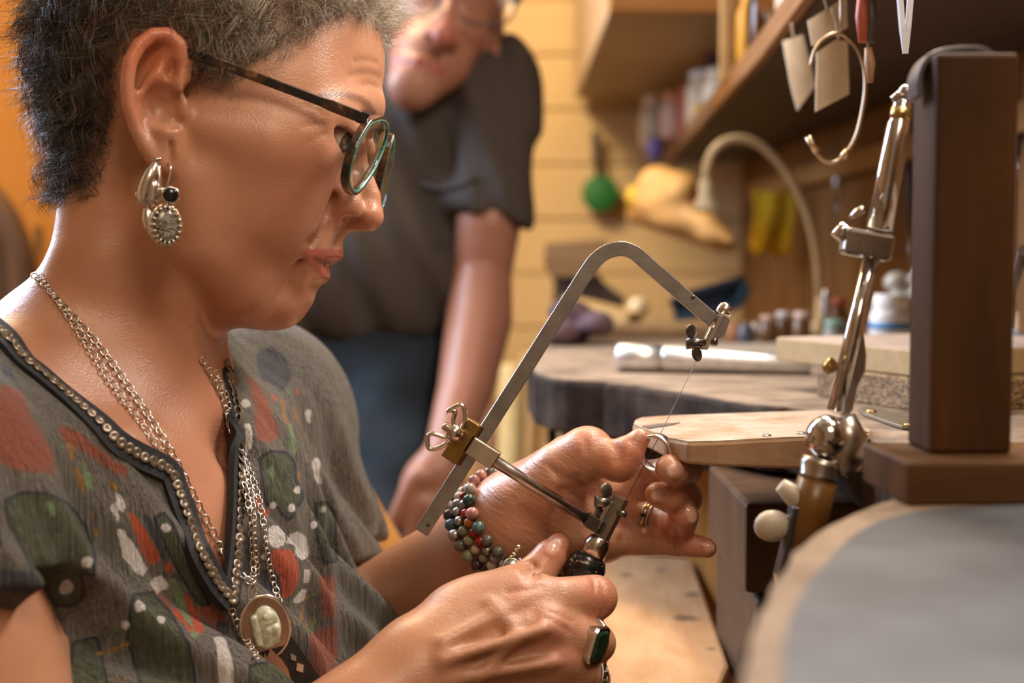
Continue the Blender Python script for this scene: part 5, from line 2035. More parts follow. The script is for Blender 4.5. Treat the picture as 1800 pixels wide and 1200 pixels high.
# oval pendant: silver tray and bezel, pale carved scarab
pd, pn = hit(both, 462, 1096)
pn = nrm(pn * 0.5 - CF * 0.5)
o1 = thing('pendant', 'oval silver pendant framing a pale green carved scarab', 'pendant', pd)
RX = nrm(CR * 0.96 + CU * 0.16)
PR = frame_z(pn, RX)
def oval(c, R, a, b, n=40):
    return [c + R @ np.array([a * math.cos(2 * math.pi * i / n), b * math.sin(2 * math.pi * i / n), 0]) for i in range(n)]
pc = pd + pn * 0.006
tray_m = metalmat('pink_silver', (0.50, 0.36, 0.29), 0.35)
MB().prism(oval(pc, PR, 0.0122, 0.0160), pn * 0.0012).build('tray', tray_m, o1)
MB().tube(oval(pc + pn * 0.001, PR, 0.0125, 0.0163), 0.0009, 8, closed=True).build('bezel', silver, o1)
ivory = newmat('carved_stone')
t = NT(ivory)
t.link(t.ramp(t.noise(240, t.coord(), 4), [(0.35, (0.30, 0.36, 0.26)), (0.55, (0.62, 0.64, 0.50)), (0.75, (0.74, 0.70, 0.54))]), t.b.inputs['Base Color'])
t.b.inputs['Roughness'].default_value = 0.35
sc_ = Gr()
def PP(x, y, z):
    return pc + PR @ np.array([x, y, z]) * 0.001
sc_.u(el(PP(0.6, 0, 2), (0.0072, 0.0112, 0.0034), PR), 0)
sc_.u(el(PP(1.4, 4.4, 3.2), (0.0048, 0.0042, 0.0028), PR), 0.001)
sc_.u(rc(PP(-5.2, 6, 3), PP(-4.6, -7, 3), 0.0019, 0.0021), 0.001)
sc_.u(rc(PP(0.4, -1, 4), PP(-1.6, -9, 3), 0.0024, 0.0019), 0.001)
sc_.u(rc(PP(4.6, -1, 4), PP(3.6, -8, 3), 0.0022, 0.0017), 0.001)
sc_.u(sp(PP(0.2, 6.0, 5.0), 0.0014), 0.0006)
for a in ([(-3, 0.3, 5.5), (1.5, 1.4, 6), (6.5, 1.8, 4.5)], [(-3, 9, 4), (-3.2, 2, 5), (-2.5, -9, 5)], [(2.4, -1, 6), (1.6, -5, 6), (0.8, -9, 5)], [(-1, 4.6, 6), (1, 3.4, 6.2), (3.5, 4.4, 6)]):
    sc_.sub(polychain([PP(*q) for q in a], [0.0005] * len(a)), 0.0005)
sc_.bound()
v_, q_ = mesh_sdf(sc_, 0.0004, sc_.c - sc_.r, sc_.c + sc_.r)
quads_object('scarab', v_, q_, ivory, o1)
bail = [pc + PR @ np.array([x, y, z]) for x, y, z in ((-0.0055, 0.0135, 0.001), (-0.0052, 0.021, 0.002), (-0.002, 0.024, 0.003), (-0.001, 0.0205, 0.002), (-0.0035, 0.0155, 0.001))]
MB().tube(smooth_path(bail, 20), 0.0006, 6).build('bail', silver, o1)

# dark square pendant with a little copper figure
qd, qn = hit(both, 478, 1164)
qn = nrm(qn * 0.4 - CF * 0.6)
o2 = thing('pendant', 'tilted dark square pendant with a tiny copper figure on it', 'pendant', qd)
QR = frame_z(qn, CR * 0.83 + CU * 0.56)
qc = qd + qn * 0.008
def QQ(x, y, z=0.0):
    return qc + QR @ np.array([x, y, z]) * 0.001
blk = pmat('oxidised_plate', (0.030, 0.026, 0.026), 0.4, 0.5, 0.3, 120, 0.1)
MB().prism([QQ(*p) for p in ((-14, 15), (12, 15), (15, 12), (15, -24), (-14, -24))], qn * 0.0022).build('plate', blk, o2, bevel=0.0004)
MB().tube([QQ(-14, 15.4, 2), QQ(12, 15.4, 2)], 0.0005, 6).build('edge', silver, o2)
cop = metalmat('copper', (0.62, 0.36, 0.26), 0.4)
MB().prism([QQ(x, y, 2.2) for x, y in ((-3.2, 3), (-1, 5.5), (1.4, 7), (2.6, 9), (3.2, 5), (4.2, 0), (4, -6), (1, -14), (-3, -14), (-2.2, -6), (-3.5, -1))], qn * 0.0009).build('figure', cop, o2)
for pts in ([(-3, 3), (-5, 6.5), (-4.5, 9), (-4, 6.2), (-2.8, 9.5), (-2.6, 6), (-0.9, 8.5), (-1.6, 4)], [(-3.5, -3), (-7, -6), (-8, -10), (-6.5, -9), (-6, -12), (-4.2, -9), (-3, -7)]):
    MB().prism([QQ(x, y, 3.2) for x, y in pts], qn * 0.0008).build('gold_leaf', gold, o2)
for pts in ([(8, -3), (9.5, 0), (11, -3), (9.5, -5)], [(7, -9), (9.5, -6), (11.5, -9), (9, -12)]):
    MB().prism([QQ(x, y, 2.4) for x, y in pts], qn * 0.0009).build('silver_leaf', silver, o2)
for x in (-13, 11):
    MB().tube([QQ(x + 2.2 * math.cos(a), 15.5 + 2.2 * math.sin(a), 1.2) for a in np.linspace(0, 6.28, 15)[:-1]], 0.0005, 6, closed=True).build('gold_ring', gold, o2)

# ------------------------------------------------------------------ earrings
def EW(px, py, w=8.6):
    return S(px, py, w)
e1 = thing('earring', 'silver teardrop hoop earring hanging from the ear lobe', 'earring', EW(272, 290))
pts = [EW(*p) for p in ((276, 280, 7.9), (270, 292, 8.3), (262, 312, 8.5), (254, 335, 8.5), (254, 350, 8.4), (264, 357, 8.3), (276, 352, 8.3), (281, 335, 8.3), (280, 312, 8.3), (279, 290, 8.2))]
MB().tube(smooth_path(pts, 40), [0.0013 + 0.0022 * math.sin(math.pi * min(1, i / 24)) for i in range(40)], 12).build('hoop', silver, e1)
MB().ball(EW(268, 336, 8.5), (0.0036, 0.0026, 0.0066)).build('drop', silver, e1)
MB().tube([EW(266, 281, 8.3), EW(283, 279, 8.3)], 0.0010, 8).build('hinge_pin', silver, e1)
for p, r in (((244, 342, 8.4), .0020), ((252, 352, 8.4), .0016), ((270, 361, 8.3), .0014)):
    MB().ball(EW(*p), r).build('granule', silver, e1)
MB().lathe([(0.0009, 0), (0.0022, 0.002), (0.0030, 0.007), (0.0022, 0.011), (0.0005, 0.0145)], EW(258, 362, 8.3), (EW(262, 402, 8.3) - EW(258, 362, 8.3))).build('bud', silver, e1)
e2 = thing('earring', 'drop earring with a round black stone above an oval banded agate', 'earring', EW(293, 350))
hook = [EW(*p) for p in ((297, 286, 7.5), (299, 290, 8.3), (300, 305, 8.4), (296, 320, 8.4), (294, 333, 8.4))]
MB().tube(smooth_path(hook, 16), 0.0006, 6).build('ear_wire', silver, e2)
black = pmat('black_stone', (0.006, 0.006, 0.007), 0.12, 0, 0.2, 80, 0.0)
er = nrm(HR * 0.95 + HF * 0.25)
c = EW(300, 343, 8.4)
MB().lathe([(0.0040, -0.0012), (0.0046, -0.0008), (0.0046, 0.0008), (0.0040, 0.0012)], c, er, 24).build('round_setting', silver, e2)
MB().lathe([(0.0038, 0.0), (0.0038, 0.0014), (0.0030, 0.0020), (0.0004, 0.0022)], c, er, 24).build('round_stone', black, e2)
MB().ball(EW(284, 334, 8.3), 0.0018).build('granule', silver, e2)
agate = newmat('banded_agate')
t = NT(agate)
t.link(t.ramp(t.noise(1.0, t.coord((180, 180, 420), (0.6, 0.5, 0.3)), 3, 0.5, dist=1.4), [(0.35, (0.015, 0.013, 0.012)), (0.5, (0.16, 0.14, 0.11)), (0.62, (0.34, 0.31, 0.26)), (0.7, (0.02, 0.018, 0.016))]), t.b.inputs['Base Color'])
t.b.inputs['Roughness'].default_value = 0.15
oc = EW(291, 397, 8.4)
er2 = nrm(HR * 0.86 + HF * 0.50)
OR_ = frame_z(er2, np.cross(HU, er2))
cream = metalmat('warm_silver', (0.66, 0.58, 0.47), 0.35)
MB().prism(oval(oc - er2 * 0.0014, OR_, 0.0086, 0.0112), er2 * 0.0026).build('oval_setting', cream, e2, bevel=0.0006)
st = MB().ball(oc + er2 * 0.0008, (0.0068, 0.0092, 0.0026), 24, OR_)
st.build('oval_stone', agate, e2)
for i in range(18):
    a = 2 * math.pi * i / 18
    p0 = oc + OR_ @ np.array([0.0076 * math.cos(a), 0.0101 * math.sin(a), 0.0010])
    p1 = oc + OR_ @ np.array([0.0058 * math.cos(a), 0.0080 * math.sin(a), 0.0030])
    MB().tube([p0, (p0 + p1) / 2 + er2 * 0.0006, p1], [0.0011, 0.0009, 0.0002], 6).build('prong', cream, e2)
MB().tube([EW(295, 356, 8.4), EW(293, 364, 8.4)], 0.0009, 6).build('jump_ring', silver, e2)

# ------------------------------------------------------------------ bead bracelets on her left wrist
WA = nrm(W(905, 915, .82) - W(850, 955, .835))     # along the wrist
BEADC = {'pink': (0.42, 0.20, 0.17), 'ivory': (0.55, 0.50, 0.40), 'forest': (0.035, 0.075, 0.055), 'blue': (0.045, 0.10, 0.13), 'teal': (0.07, 0.14, 0.13), 'moss': (0.11, 0.11, 0.085), 'plum': (0.055, 0.030, 0.035),
         'sand': (0.40, 0.32, 0.22), 'sage': (0.24, 0.26, 0.18), 'pearl': (0.36, 0.33, 0.30), 'red': (0.30, 0.012, 0.008), 'amber': (0.30, 0.10, 0.02), 'charcoal': (0.05, 0.045, 0.045), 'silver': None, 'olive': (0.20, 0.19, 0.12)}
bead_mats = {k: (pmat('bead_' + k, v, 0.16, 0, 0.45, 160, 0.0) if v else silver_d) for k, v in BEADC.items()}
arm_s = Gr()
arm_s.u(arms, 0)
arm_s.u(lh, 0.012)
def bracelet(label, c_px, rx, rz, bead_r, cols, tilt, start=0.0, lens=None, n_all=None):
    """beads round the wrist; the ring of beads leans by tilt"""
    c = W(*c_px)
    ax = nrm(WA + tilt[0] * CU + tilt[1] * CF)
    u = nrm(CU - np.dot(CU, ax) * ax)
    w_ = np.cross(ax, u)
    if w_ @ CF > 0:
        w_ = -w_
    th = thing('bracelet', label, 'bracelet', c)
    per = 2 * math.pi * math.sqrt((rx * rx + rz * rz) / 2)
    n = n_all or int(per / (2.02 * bead_r))
    for i in range(n):
        a = start + 2 * math.pi * i / n
        d = nrm(math.cos(a) * u * rz + math.sin(a) * w_ * rx)
        p = c + math.cos(a) * u * rz + math.sin(a) * w_ * rx
        for _ in range(6):                       # rest the bead on the skin
            e_ = float(arm_s(p[:, None].astype(F32), p, 0.01)[0])
            p = p + d * (bead_r * 0.88 - e_) * 0.9
        k = cols[i % len(cols)]
        rr = bead_r * (0.92 + 0.12 * RNG.random())
        tang = nrm(-math.sin(a) * u * rz + math.cos(a) * w_ * rx)
        MB().ball(p, (rr, rr, rr * 0.94), 16, frame_z(tang, ax)).build('bead', bead_mats[k], th)
    return th
bracelet('bracelet of pink, ivory, dark green and teal stone beads nearest the hand', (912, 920, .821), 0.0300, 0.0310, 0.0037, ['pink', 'ivory', 'forest', 'pink', 'teal', 'moss', 'moss', 'forest', 'charcoal', 'forest', 'sage', 'moss'], (0.10, 0), 0.52)
bracelet('bracelet of small red and amber faceted beads', (897, 926, .8225), 0.0305, 0.0316, 0.0029, ['red', 'amber', 'red', 'silver', 'red', 'amber', 'red', 'red', 'silver', 'pearl', 'pearl'], (0.12, 0), 0.42)
bracelet('bracelet of ivory and sage beads with silver spacers', (882, 934, .825), 0.0310, 0.0320, 0.0031, ['ivory', 'ivory', 'silver', 'silver', 'silver', 'sage', 'olive', 'sand', 'olive', 'ivory', 'sage'], (0.14, 0), 0.42)
bracelet('bracelet of blue-grey, plum and pearl beads nearest the elbow', (866, 943, .828), 0.0318, 0.0326, 0.0037, ['charcoal', 'pearl', 'plum', 'blue', 'silver', 'moss', 'sage', 'plum', 'charcoal', 'pearl'], (0.16, 0), 0.48)
ch = thing('charm', 'small oval silver charm dangling from the bracelets', 'charm', W(900, 998, .78))
cc = W(899, 998, .775)
CRm = frame_z(nrm(-CF + 0.2 * CU), CR)
MB().ball(cc, (0.0042, 0.0048, 0.0018), 20, CRm).build('cabochon', metalmat('pewter', (0.5, 0.47, 0.42), 0.3), ch)
MB().tube(oval(cc, CRm, 0.0046, 0.0052, 24), 0.0005, 6, closed=True).build('rim', silver, ch)
for i, (x, y) in enumerate(((904, 974), (908, 967), (912, 961), (899, 979), (914, 984), (920, 990), (926, 996))):
    MB().ball(W(x, y, .776 + 0.002 * (i % 2)), 0.0012, 10).build('granule', gold if i % 2 else silver, ch)

# ------------------------------------------------------------------ rings on her fingers
def finger_ring(name, label, c, axis, r, w, th_, mat):
    o = thing(name, label, 'ring', c)
    prof = [(r, -w / 2), (r + th_, -w / 2 * 0.9), (r + th_, w / 2 * 0.9), (r, w / 2), (r * 0.98, 0), (r, -w / 2)]
    MB().lathe(prof[:-1], c, axis, 36).build('band', mat, o)
    return o
f0, f1 = W(1010, 1118, .697 + RD), W(1048, 1130, .712 + RD)
rc_ = f0 * 0.42 + f1 * 0.58
rax = nrm(f1 - f0)
g1 = thing('ring', 'broad silver ring with a square green stone on the right hand', 'ring', rc_)
prof = []
MB().tube([rc_ + frame_z(rax, CR) @ np.array([0.0115 * math.cos(a), 0.0115 * math.sin(a), 0]) for a in np.linspace(0, 2 * math.pi, 37)[:-1]], 0.0017, 8, closed=True).build('band', silver, g1)
sn = nrm(CR * 0.82 - CF * 0.50 - CU * 0.24)           # the stone faces right of the picture
GR = frame_z(sn, CU * 0.92 + CR * 0.25)
gc = W(1046, 1132, .722)
green = newmat('green_stone')
t = NT(green)
t.link(t.ramp(t.noise(220, t.coord(), 4), [(0.3, (0.008, 0.026, 0.016)), (0.7, (0.04, 0.085, 0.05))]), t.b.inputs['Base Color'])
t.b.inputs['Roughness'].default_value = 0.1
t.b.inputs['Coat Weight'].default_value = 0.5
def sq(c, R, a, b, e=4.0, n=32):
    out = []
    for i in range(n):
        th_ = 2 * math.pi * i / n
        x = math.copysign(abs(math.cos(th_)) ** (2 / e), math.cos(th_)) * a
        y = math.copysign(abs(math.sin(th_)) ** (2 / e), math.sin(th_)) * b
        out.append(c + R @ np.array([x, y, 0]))
    return out
# shoulders flare from the band up to the setting
lo_ = sq(gc - sn * 0.0085, GR, 0.0072, 0.0060)
hi_ = sq(gc + sn * 0.0015, GR, 0.0102, 0.0086)
top_ = sq(gc + sn * 0.0030, GR, 0.0096, 0.0080)
mb = MB()
n_ = 32
mb.add(lo_ + hi_ + top_, [(i, (i + 1) % n_, n_ + (i + 1) % n_, n_ + i) for i in range(n_)] + [(n_ + i, n_ + (i + 1) % n_, 2 * n_ + (i + 1) % n_, 2 * n_ + i) for i in range(n_)] + [tuple(range(n_))[::-1], tuple(range(2 * n_, 3 * n_))], False)
mb.build('setting', silver, g1)
s1 = sq(gc + sn * 0.0028, GR, 0.0082, 0.0067)
s2 = sq(gc + sn * 0.0040, GR, 0.0070, 0.0056)
MB().add(s1 + s2, [(i, (i + 1) % n_, n_ + (i + 1) % n_, n_ + i) for i in range(n_)] + [tuple(range(n_))[::-1], tuple(range(n_, 2 * n_))]).build('stone', green, g1)
h0, h1 = W(1018, 1180, .702 + RD), W(1040, 1194, .716 + RD)
g2 = thing('ring', 'pierced silver ring on the finger below the green stone ring', 'ring', (h0 + h1) / 2)
hx = nrm(h1 - h0)
for off in (-0.003, 0.003):
    MB().tube([(h0 * 0.5 + h1 * 0.5) + hx * off + frame_z(hx, CR) @ np.array([0.0110 * math.cos(a), 0.0110 * math.sin(a), 0]) for a in np.linspace(0, 2 * math.pi, 33)[:-1]], 0.0009, 6, closed=True).build('band', silver_d, g2)
for i in range(16):
    a = 2 * math.pi * i / 16
    p = (h0 + h1) / 2 + frame_z(hx, CR) @ np.array([0.0112 * math.cos(a), 0.0112 * math.sin(a), 0])
    MB().tube([p - hx * 0.003, p + nrm(p - (h0 + h1) / 2) * 0.0006, p + hx * 0.003], 0.0009, 6).build('bead', gold if i % 2 else silver_d, g2)
k0, k1 = W(1140, 912, .826), W(1178, 920, .815)
g3 = thing('ring', 'dark ring with gold wirework on the left ring finger', 'ring', k0 * 0.7 + k1 * 0.3)
kx = nrm(k1 - k0)
kc = k0 * 0.75 + k1 * 0.25
KR = frame_z(kx, CR)
for off, mm, rr in ((-0.0024, silver_d, 0.0010), (0.0, gold, 0.0013), (0.0024, silver_d, 0.0010)):
    MB().tube([kc + kx * off + KR @ np.array([0.0101 * math.cos(a), 0.0101 * math.sin(a), 0]) for a in np.linspace(0, 2 * math.pi, 33)[:-1]], rr, 6, closed=True).build('band', mm, g3)
for i in range(14):
    a = 2 * math.pi * i / 14
    MB().ball(kc + KR @ np.array([0.0112 * math.cos(a), 0.0112 * math.sin(a), 0]), 0.0014, 8).build('granule', gold if i % 3 else black, g3)
# ------------------------------------------------------------------ the piercing saw
SD = 0.783
def K(px, py, o=0.0):
    return W(px, py, SD + o)
saw = thing('piercing_saw', 'steel jeweller\'s piercing saw with brass clamp held in the right fist', 'saw', K(1020, 1000))
st_m = metalmat('saw_steel', (0.36, 0.34, 0.33), 0.36, 0.2, (60, 60, 900))
path = [(741, 935), (800, 842), (900, 685), (1000, 527), (1030, 480)]
arc = []
for p in smooth_path([(1030, 480, 0), (1046, 458, 0), (1066, 443, 0), (1092, 437, 0), (1115, 444, 0), (1134, 460, 0), (1150, 474, 0)], 18)[1:]:
    arc.append((p[0], p[1]))
full = path + arc + [(1200, 518), (1254, 564)]
MB().bar([K(x, y) for x, y in full], CF, 0.0021, 0.0041).build('frame', st_m, saw, bevel=0.0005)
pol = metalmat('polished_steel', (0.66, 0.60, 0.52), 0.2)
dark = metalmat('dark_steel', (0.15, 0.14, 0.135), 0.3)
for x, y, o in ((1218, 522, -0.0022), (753, 922, -0.0022)):
    MB().lathe([(0.0012, 0), (0.0012, 0.0004), (0.0002, 0.0005)], K(x, y, o), -CF, 12).build('rivet', dark, saw)
# upper blade clamp
d1 = nrm(K(1236, 618) - K(1268, 550))
n1_ = nrm(np.cross(d1, CF))
RJ = np.stack([n1_, np.cross(d1, n1_), d1], 1)
MB().box(K(1252, 584, -0.004), (0.0026, 0.0085, 0.0205), RJ, bev=0.0004).build('jaw', pol, saw)
MB().box(K(1242, 594, -0.004), (0.0020, 0.0080, 0.0135), RJ, bev=0.0004).build('jaw', metalmat('brassy_steel', (0.60, 0.50, 0.34), 0.3), saw)
MB().prism([K(x, y, -0.002) for x, y in ((1264, 552), (1284, 561), (1274, 590), (1256, 600), (1248, 594))], CF * 0.003).build('jaw_plate', st_m, saw, bevel=0.0003)
MB().lathe([(0.0046, 0), (0.0046, 0.003), (0.0040, 0.0052), (0.0022, 0.0066), (0.0003, 0.0070)], K(1270, 552), nrm(K(1284, 528) - K(1270, 552)), 20).build('cap', pol, saw)
MB().tube([K(1206, 604, -0.006), K(1240, 602, -0.006)], [0.0032, 0.0026], 12).build('screw_barrel', dark, saw)
MB().lathe([(0.0022, 0), (0.0025, 0.001), (0.0025, 0.003), (0.0018, 0.0036), (0.0003, 0.0037)], K(1250, 600, -0.006), CR - 0.4 * CF, 14).build('screw_end', dark, saw)
def wing(px, py, a, b, ang, o=-0.006, mat=None):
    z = nrm(-CF * 0.8 + CR * 0.45)
    R = frame_z(z, math.cos(ang) * CR - math.sin(ang) * CU)
    MB().ball(K(px, py, o), (a, b, 0.0009), 24, R).build('wing', mat or dark, saw)
wing(1215, 582, 0.0040, 0.0036, 0.9)
wing(1225, 622, 0.0044, 0.0034, 1.1)
# blade
MB().tube([K(1233, 616, -0.006), K(1158, 768, -0.009), K(1092, 895, -0.010)], 0.00022, 5).build('blade', dark, saw)
# brass clamp on the spine
bd = nrm(K(793, 812) - K(837, 742))
bn = nrm(np.cross(bd, CF))
RBk = np.stack([bn, np.cross(bd, bn), bd], 1)
brass = metalmat('clamp_brass', (0.40, 0.27, 0.09), 0.36)
MB().box(K(817, 777, -0.001), (0.0100, 0.0165, 0.0250), RBk @ np.array([[math.cos(.35), -math.sin(.35), 0], [math.sin(.35), math.cos(.35), 0], [0, 0, 1]]), bev=0.0006).build('brass_block', brass, saw)
nick = metalmat('nickel', (0.72, 0.63, 0.55), 0.2)
MB().lathe([(0.0030, 0), (0.0048, 0.001), (0.0048, 0.005), (0.0036, 0.0075), (0.0026, 0.008), (0.0024, 0.011), (0.0004, 0.012)], K(808, 768, -0.009), nrm(K(788, 753, -0.012) - K(808, 768, -0.009)), 18).build('wing_nut', nick, saw)
for pts in ([(799, 752), (797, 738), (800, 722), (785, 724), (806, 712), (816, 718), (817, 742), (808, 756)], [(790, 768), (780, 768), (760, 762), (752, 768), (753, 786), (762, 789), (776, 784), (788, 776)]):
    MB().tube(smooth_path([K(x, y, -0.010) for x, y in pts], 30), 0.0013, 8).build('wing', nick, saw)
# lower arm
q0, q1 = K(832, 783, -0.010), K(866, 808, -0.010)
rd = nrm(K(1032, 912, -0.010) - q1)
rn = nrm(np.cross(rd, CF))
MB().box((q0 + q1) / 2, (0.0105, 0.008, np.linalg.norm(q1 - q0) + 0.004), np.stack([rn, np.cross(rd, rn), rd], 1), bev=0.0008).build('arm_head', pol, saw)
Lq = np.linalg.norm(K(1032, 912, -0.010) - q1)
rodm = metalmat('rod_steel', (0.52, 0.48, 0.45), 0.24)
MB().lathe([(0.0038, 0), (0.0034, 0.002), (0.0032, 0.01), (0.0031, Lq)], q1, rd, 20).build('arm_rod', rodm, saw)
MB().box(K(1043, 919, -0.011), (0.0078, 0.008, 0.0090), np.stack([rn, np.cross(rd, rn), rd], 1), bev=0.0006).build('arm_end', dark, saw)
# lower blade clamp, ferrule, handle
d2 = nrm(K(1040, 972, -0.008) - K(1086, 880, -0.008))
n2_ = nrm(np.cross(d2, CF))
R2 = np.stack([n2_, np.cross(d2, n2_), d2], 1)
R2 = R2 @ np.array([[math.cos(.5), -math.sin(.5), 0], [math.sin(.5), math.cos(.5), 0], [0, 0, 1]])
greym = metalmat('grey_steel', (0.34, 0.32, 0.29), 0.38)
MB().box(K(1073, 913, -0.010), (0.0075, 0.0062, 0.0275), R2, bev=0.0005).build('lower_jaw', greym, saw)
MB().box(K(1064, 905, -0.012), (0.0024, 0.0060, 0.0165), R2, bev=0.0004).build('lower_jaw', metalmat('light_steel', (0.52, 0.49, 0.44), 0.34), saw)
wing(1066, 862, 0.0042, 0.0038, 1.2, -0.014, greym)
MB().tube([K(1047, 882, -0.014), K(1072, 882, -0.012)], [0.0034, 0.0030], 12).build('screw_barrel', greym, saw)
wing(1053, 902, 0.0044, 0.0030, 1.5, -0.012, greym)
MB().lathe([(0.0020, 0), (0.0020, 0.005), (0.0016, 0.0055), (0.0003, 0.0056)], K(1084, 899, -0.013), CR - 0.35 * CU, 14).build('screw_end', dark, saw)
hb_ = K(1056, 944, -0.009)
MB().lathe([(0.0050, 0), (0.0058, 0.0008), (0.0062, 0.0022), (0.0070, 0.0040), (0.0074, 0.013)], hb_, d2, 24).build('ferrule', pol, saw)
blackh = newmat('black_handle')
t = NT(blackh)
sp_f = t.ramp(t.noise(420, t.coord(), 2), [(0.62, (0.008, 0.008, 0.009)), (0.68, (0.30, 0.20, 0.12))])
t.link(sp_f, t.b.inputs['Base Color'])
t.b.inputs['Roughness'].default_value = 0.22
MB().lathe([(0.0072, 0.011), (0.0092, 0.0125), (0.0108, 0.016), (0.0112, 0.020), (0.0100, 0.030), (0.0094, 0.045), (0.0104, 0.070), (0.0112, 0.095), (0.0085, 0.112), (0.001, 0.117)], hb_, d2, 28).build('handle', blackh, saw)

# ------------------------------------------------------------------ the silver band she is sawing
rbk = thing('ring_blank', 'plain silver ring band pinched between thumb and finger on the saw blade', 'ring', W(1157, 796, .779))
rax_ = nrm(-CF * 0.80 - CR * 0.52 - CU * 0.22)
rcen = W(1154, 796, .777)
MB().lathe([(0.0092, -0.0026), (0.0094, -0.0029), (0.0106, -0.0028), (0.0109, -0.0024), (0.0110, 0.0), (0.0109, 0.0024), (0.0106, 0.0028), (0.0094, 0.0029), (0.0092, 0.0026)], rcen, rax_, 56, loop=True).build('band', metalmat('band_silver', (0.80, 0.78, 0.76), 0.22), rbk)
# ------------------------------------------------------------------ shelf, cabinet and clutter along the right wall
SZ = 1.32
def at(px, py, d):
    return W(px, py, d)
dkwood = woodmat('dark_shelf', (0.075, 0.045, 0.033), (0.035, 0.020, 0.014), 4, (8, 1, 8), 0.55)
shelf = thing('wall_shelf', 'long dark wooden shelf running along the right wall above the bench', 'shelf', (0.4, 1.8, SZ))
MB().prism([(0.212, 0.80, SZ), (0.258, 1.45, SZ), (0.300, 2.3, SZ), (0.335, 3.02, SZ), (XR, 3.02, SZ), (XR, 0.80, SZ)], (0, 0, 0.018)).build('shelf_board', dkwood, shelf, bevel=0.002)
MB().bar([(0.210, 0.80, SZ + 0.012), (0.256, 1.45, SZ + 0.012), (0.298, 2.3, SZ + 0.012), (0.333, 3.02, SZ + 0.012)], (0, 0, 1), 0.012, 0.006).build('front_lip', woodmat('lip_wood', (0.33, 0.17, 0.08), (0.19, 0.085, 0.035), 4, (8, 1, 8), 0.5), shelf)
rail = tag(MB().box((XR - 0.011, 1.75, 1.252), (0.022, 2.3, 0.030), bev=0.002).build('tool_rail', woodmat('rail_wood', (0.34, 0.18, 0.065), (0.20, 0.095, 0.030), 4, (8, 1, 8), 0.5)), 'narrow wooden tool rail fixed to the right wall below the shelf', 'rail')
cab = thing('wall_cabinet', 'boxy cabinet hung above the shelf with pale front and brown underside', 'cabinet', (0.3, 2.5, 1.45))
MB().box((0.32, 2.52, 1.45 + 0.20), (0.37, 1.10, 0.385), bev=0.003).build('body', pmat('cab_body', (0.42, 0.30, 0.18), 0.6), cab)
MB().box((0.32, 1.963, 1.45 + 0.215), (0.372, 0.016, 0.36), bev=0.002).build('front_panel', pmat('cab_cream', (0.74, 0.62, 0.40), 0.5), cab)
MB().box((0.32, 1.965, 1.45 + 0.018), (0.376, 0.022, 0.034), bev=0.002).build('bottom_rail', woodmat('cab_trim', (0.55, 0.28, 0.09), (0.36, 0.16, 0.045), 4, (1, 8, 8), 0.5), cab)

# clutter on the shelf
def jar(name, label, px, d, r, h, body, lid=None, lid_h=0.014, z=SZ + 0.018, glass=False, x=None):
    X = (px - 900) * d / FPX
    o = thing(name, label, name.split('_')[-1], (X, d, z))
    MB().lathe([(r * 0.9, 0), (r, 0.004), (r, h * 0.82), (r * 0.72, h * 0.94), (r * 0.70, h)], (X, d, z), (0, 0, 1), 20).build('body', body, o)
    if lid is not None:
        MB().lathe([(r * 0.80, 0), (r * 0.82, 0.002), (r * 0.82, lid_h - 0.002), (r * 0.76, lid_h)], (X, d, z + h), (0, 0, 1), 20).build('lid', lid, o)
    return o
creamp = pmat('cream_plastic', (0.70, 0.58, 0.40), 0.45)
pinkp = pmat('dusty_pink', (0.52, 0.33, 0.25), 0.5)
clearj = pmat('cloudy_plastic', (0.50, 0.42, 0.30), 0.3)
bluep = pmat('violet_blue', (0.16, 0.13, 0.42), 0.4)
yelp = pmat('amber_yellow', (0.72, 0.38, 0.03), 0.45)
redp = pmat('brick_red', (0.40, 0.09, 0.05), 0.5)
whitep = pmat('white_plastic', (0.72, 0.71, 0.72), 0.4)
tealp = pmat('dark_teal', (0.03, 0.06, 0.06), 0.5)
jar('storage_jar', 'tall cream jar with white lid on the far end of the shelf', 1236, 2.42, 0.032, 0.080, creamp, whitep)
jar('storage_jar', 'squat pale jar in front of the cream jar on the shelf', 1262, 2.20, 0.026, 0.055, pmat('pale_pot', (0.74, 0.60, 0.42), 0.45), creamp)
jar('storage_jar', 'brick red narrow canister behind the cream jar', 1205, 2.60, 0.018, 0.094, redp)
jar('storage_jar', 'dusty pink pot with an orange band on the shelf', 1183, 2.66, 0.026, 0.07, pinkp, pmat('orange_band', (0.60, 0.22, 0.09), 0.5))
jar('storage_jar', 'large cloudy tub at the far corner of the shelf', 1150, 2.86, 0.032, 0.085, clearj, creamp)
jar('storage_jar', 'clear glass jar on the shelf near its front edge', 1340, 1.60, 0.020, 0.078, glass_mat('jar_glass', (0.93, 0.88, 0.78), 1.0), metalmat('jar_lid', (0.62, 0.55, 0.42), 0.35))
jar('storage_jar', 'pale jar with brown lid beside the clear glass jar', 1392, 1.42, 0.020, 0.070, pmat('pale_jar2', (0.62, 0.47, 0.32), 0.35), pmat('brown_lid', (0.20, 0.10, 0.05), 0.5))
tag(MB().ball(at(1152, 262, 2.75), (0.018, 0.016, 0.024), 16).build('cap', bluep), 'violet blue cap lying by the tub on the shelf', 'cap')
tag(MB().lathe([(0.010, 0), (0.013, 0.004), (0.013, 0.02), (0.006, 0.028)], (0.305, 2.30, SZ + 0.018), (0, 0, 1), 16).build('cap', yelp), 'small amber yellow cap in front of the cream jar', 'cap')
tag(MB().lathe([(0.008, 0), (0.010, 0.003), (0.010, 0.016), (0.005, 0.020)], at(1327, 165, 1.78), (0, 0, 1), 16).build('cap', pmat('orange_cap', (0.80, 0.42, 0.03), 0.4)), 'bright orange cap on the shelf lip', 'cap')
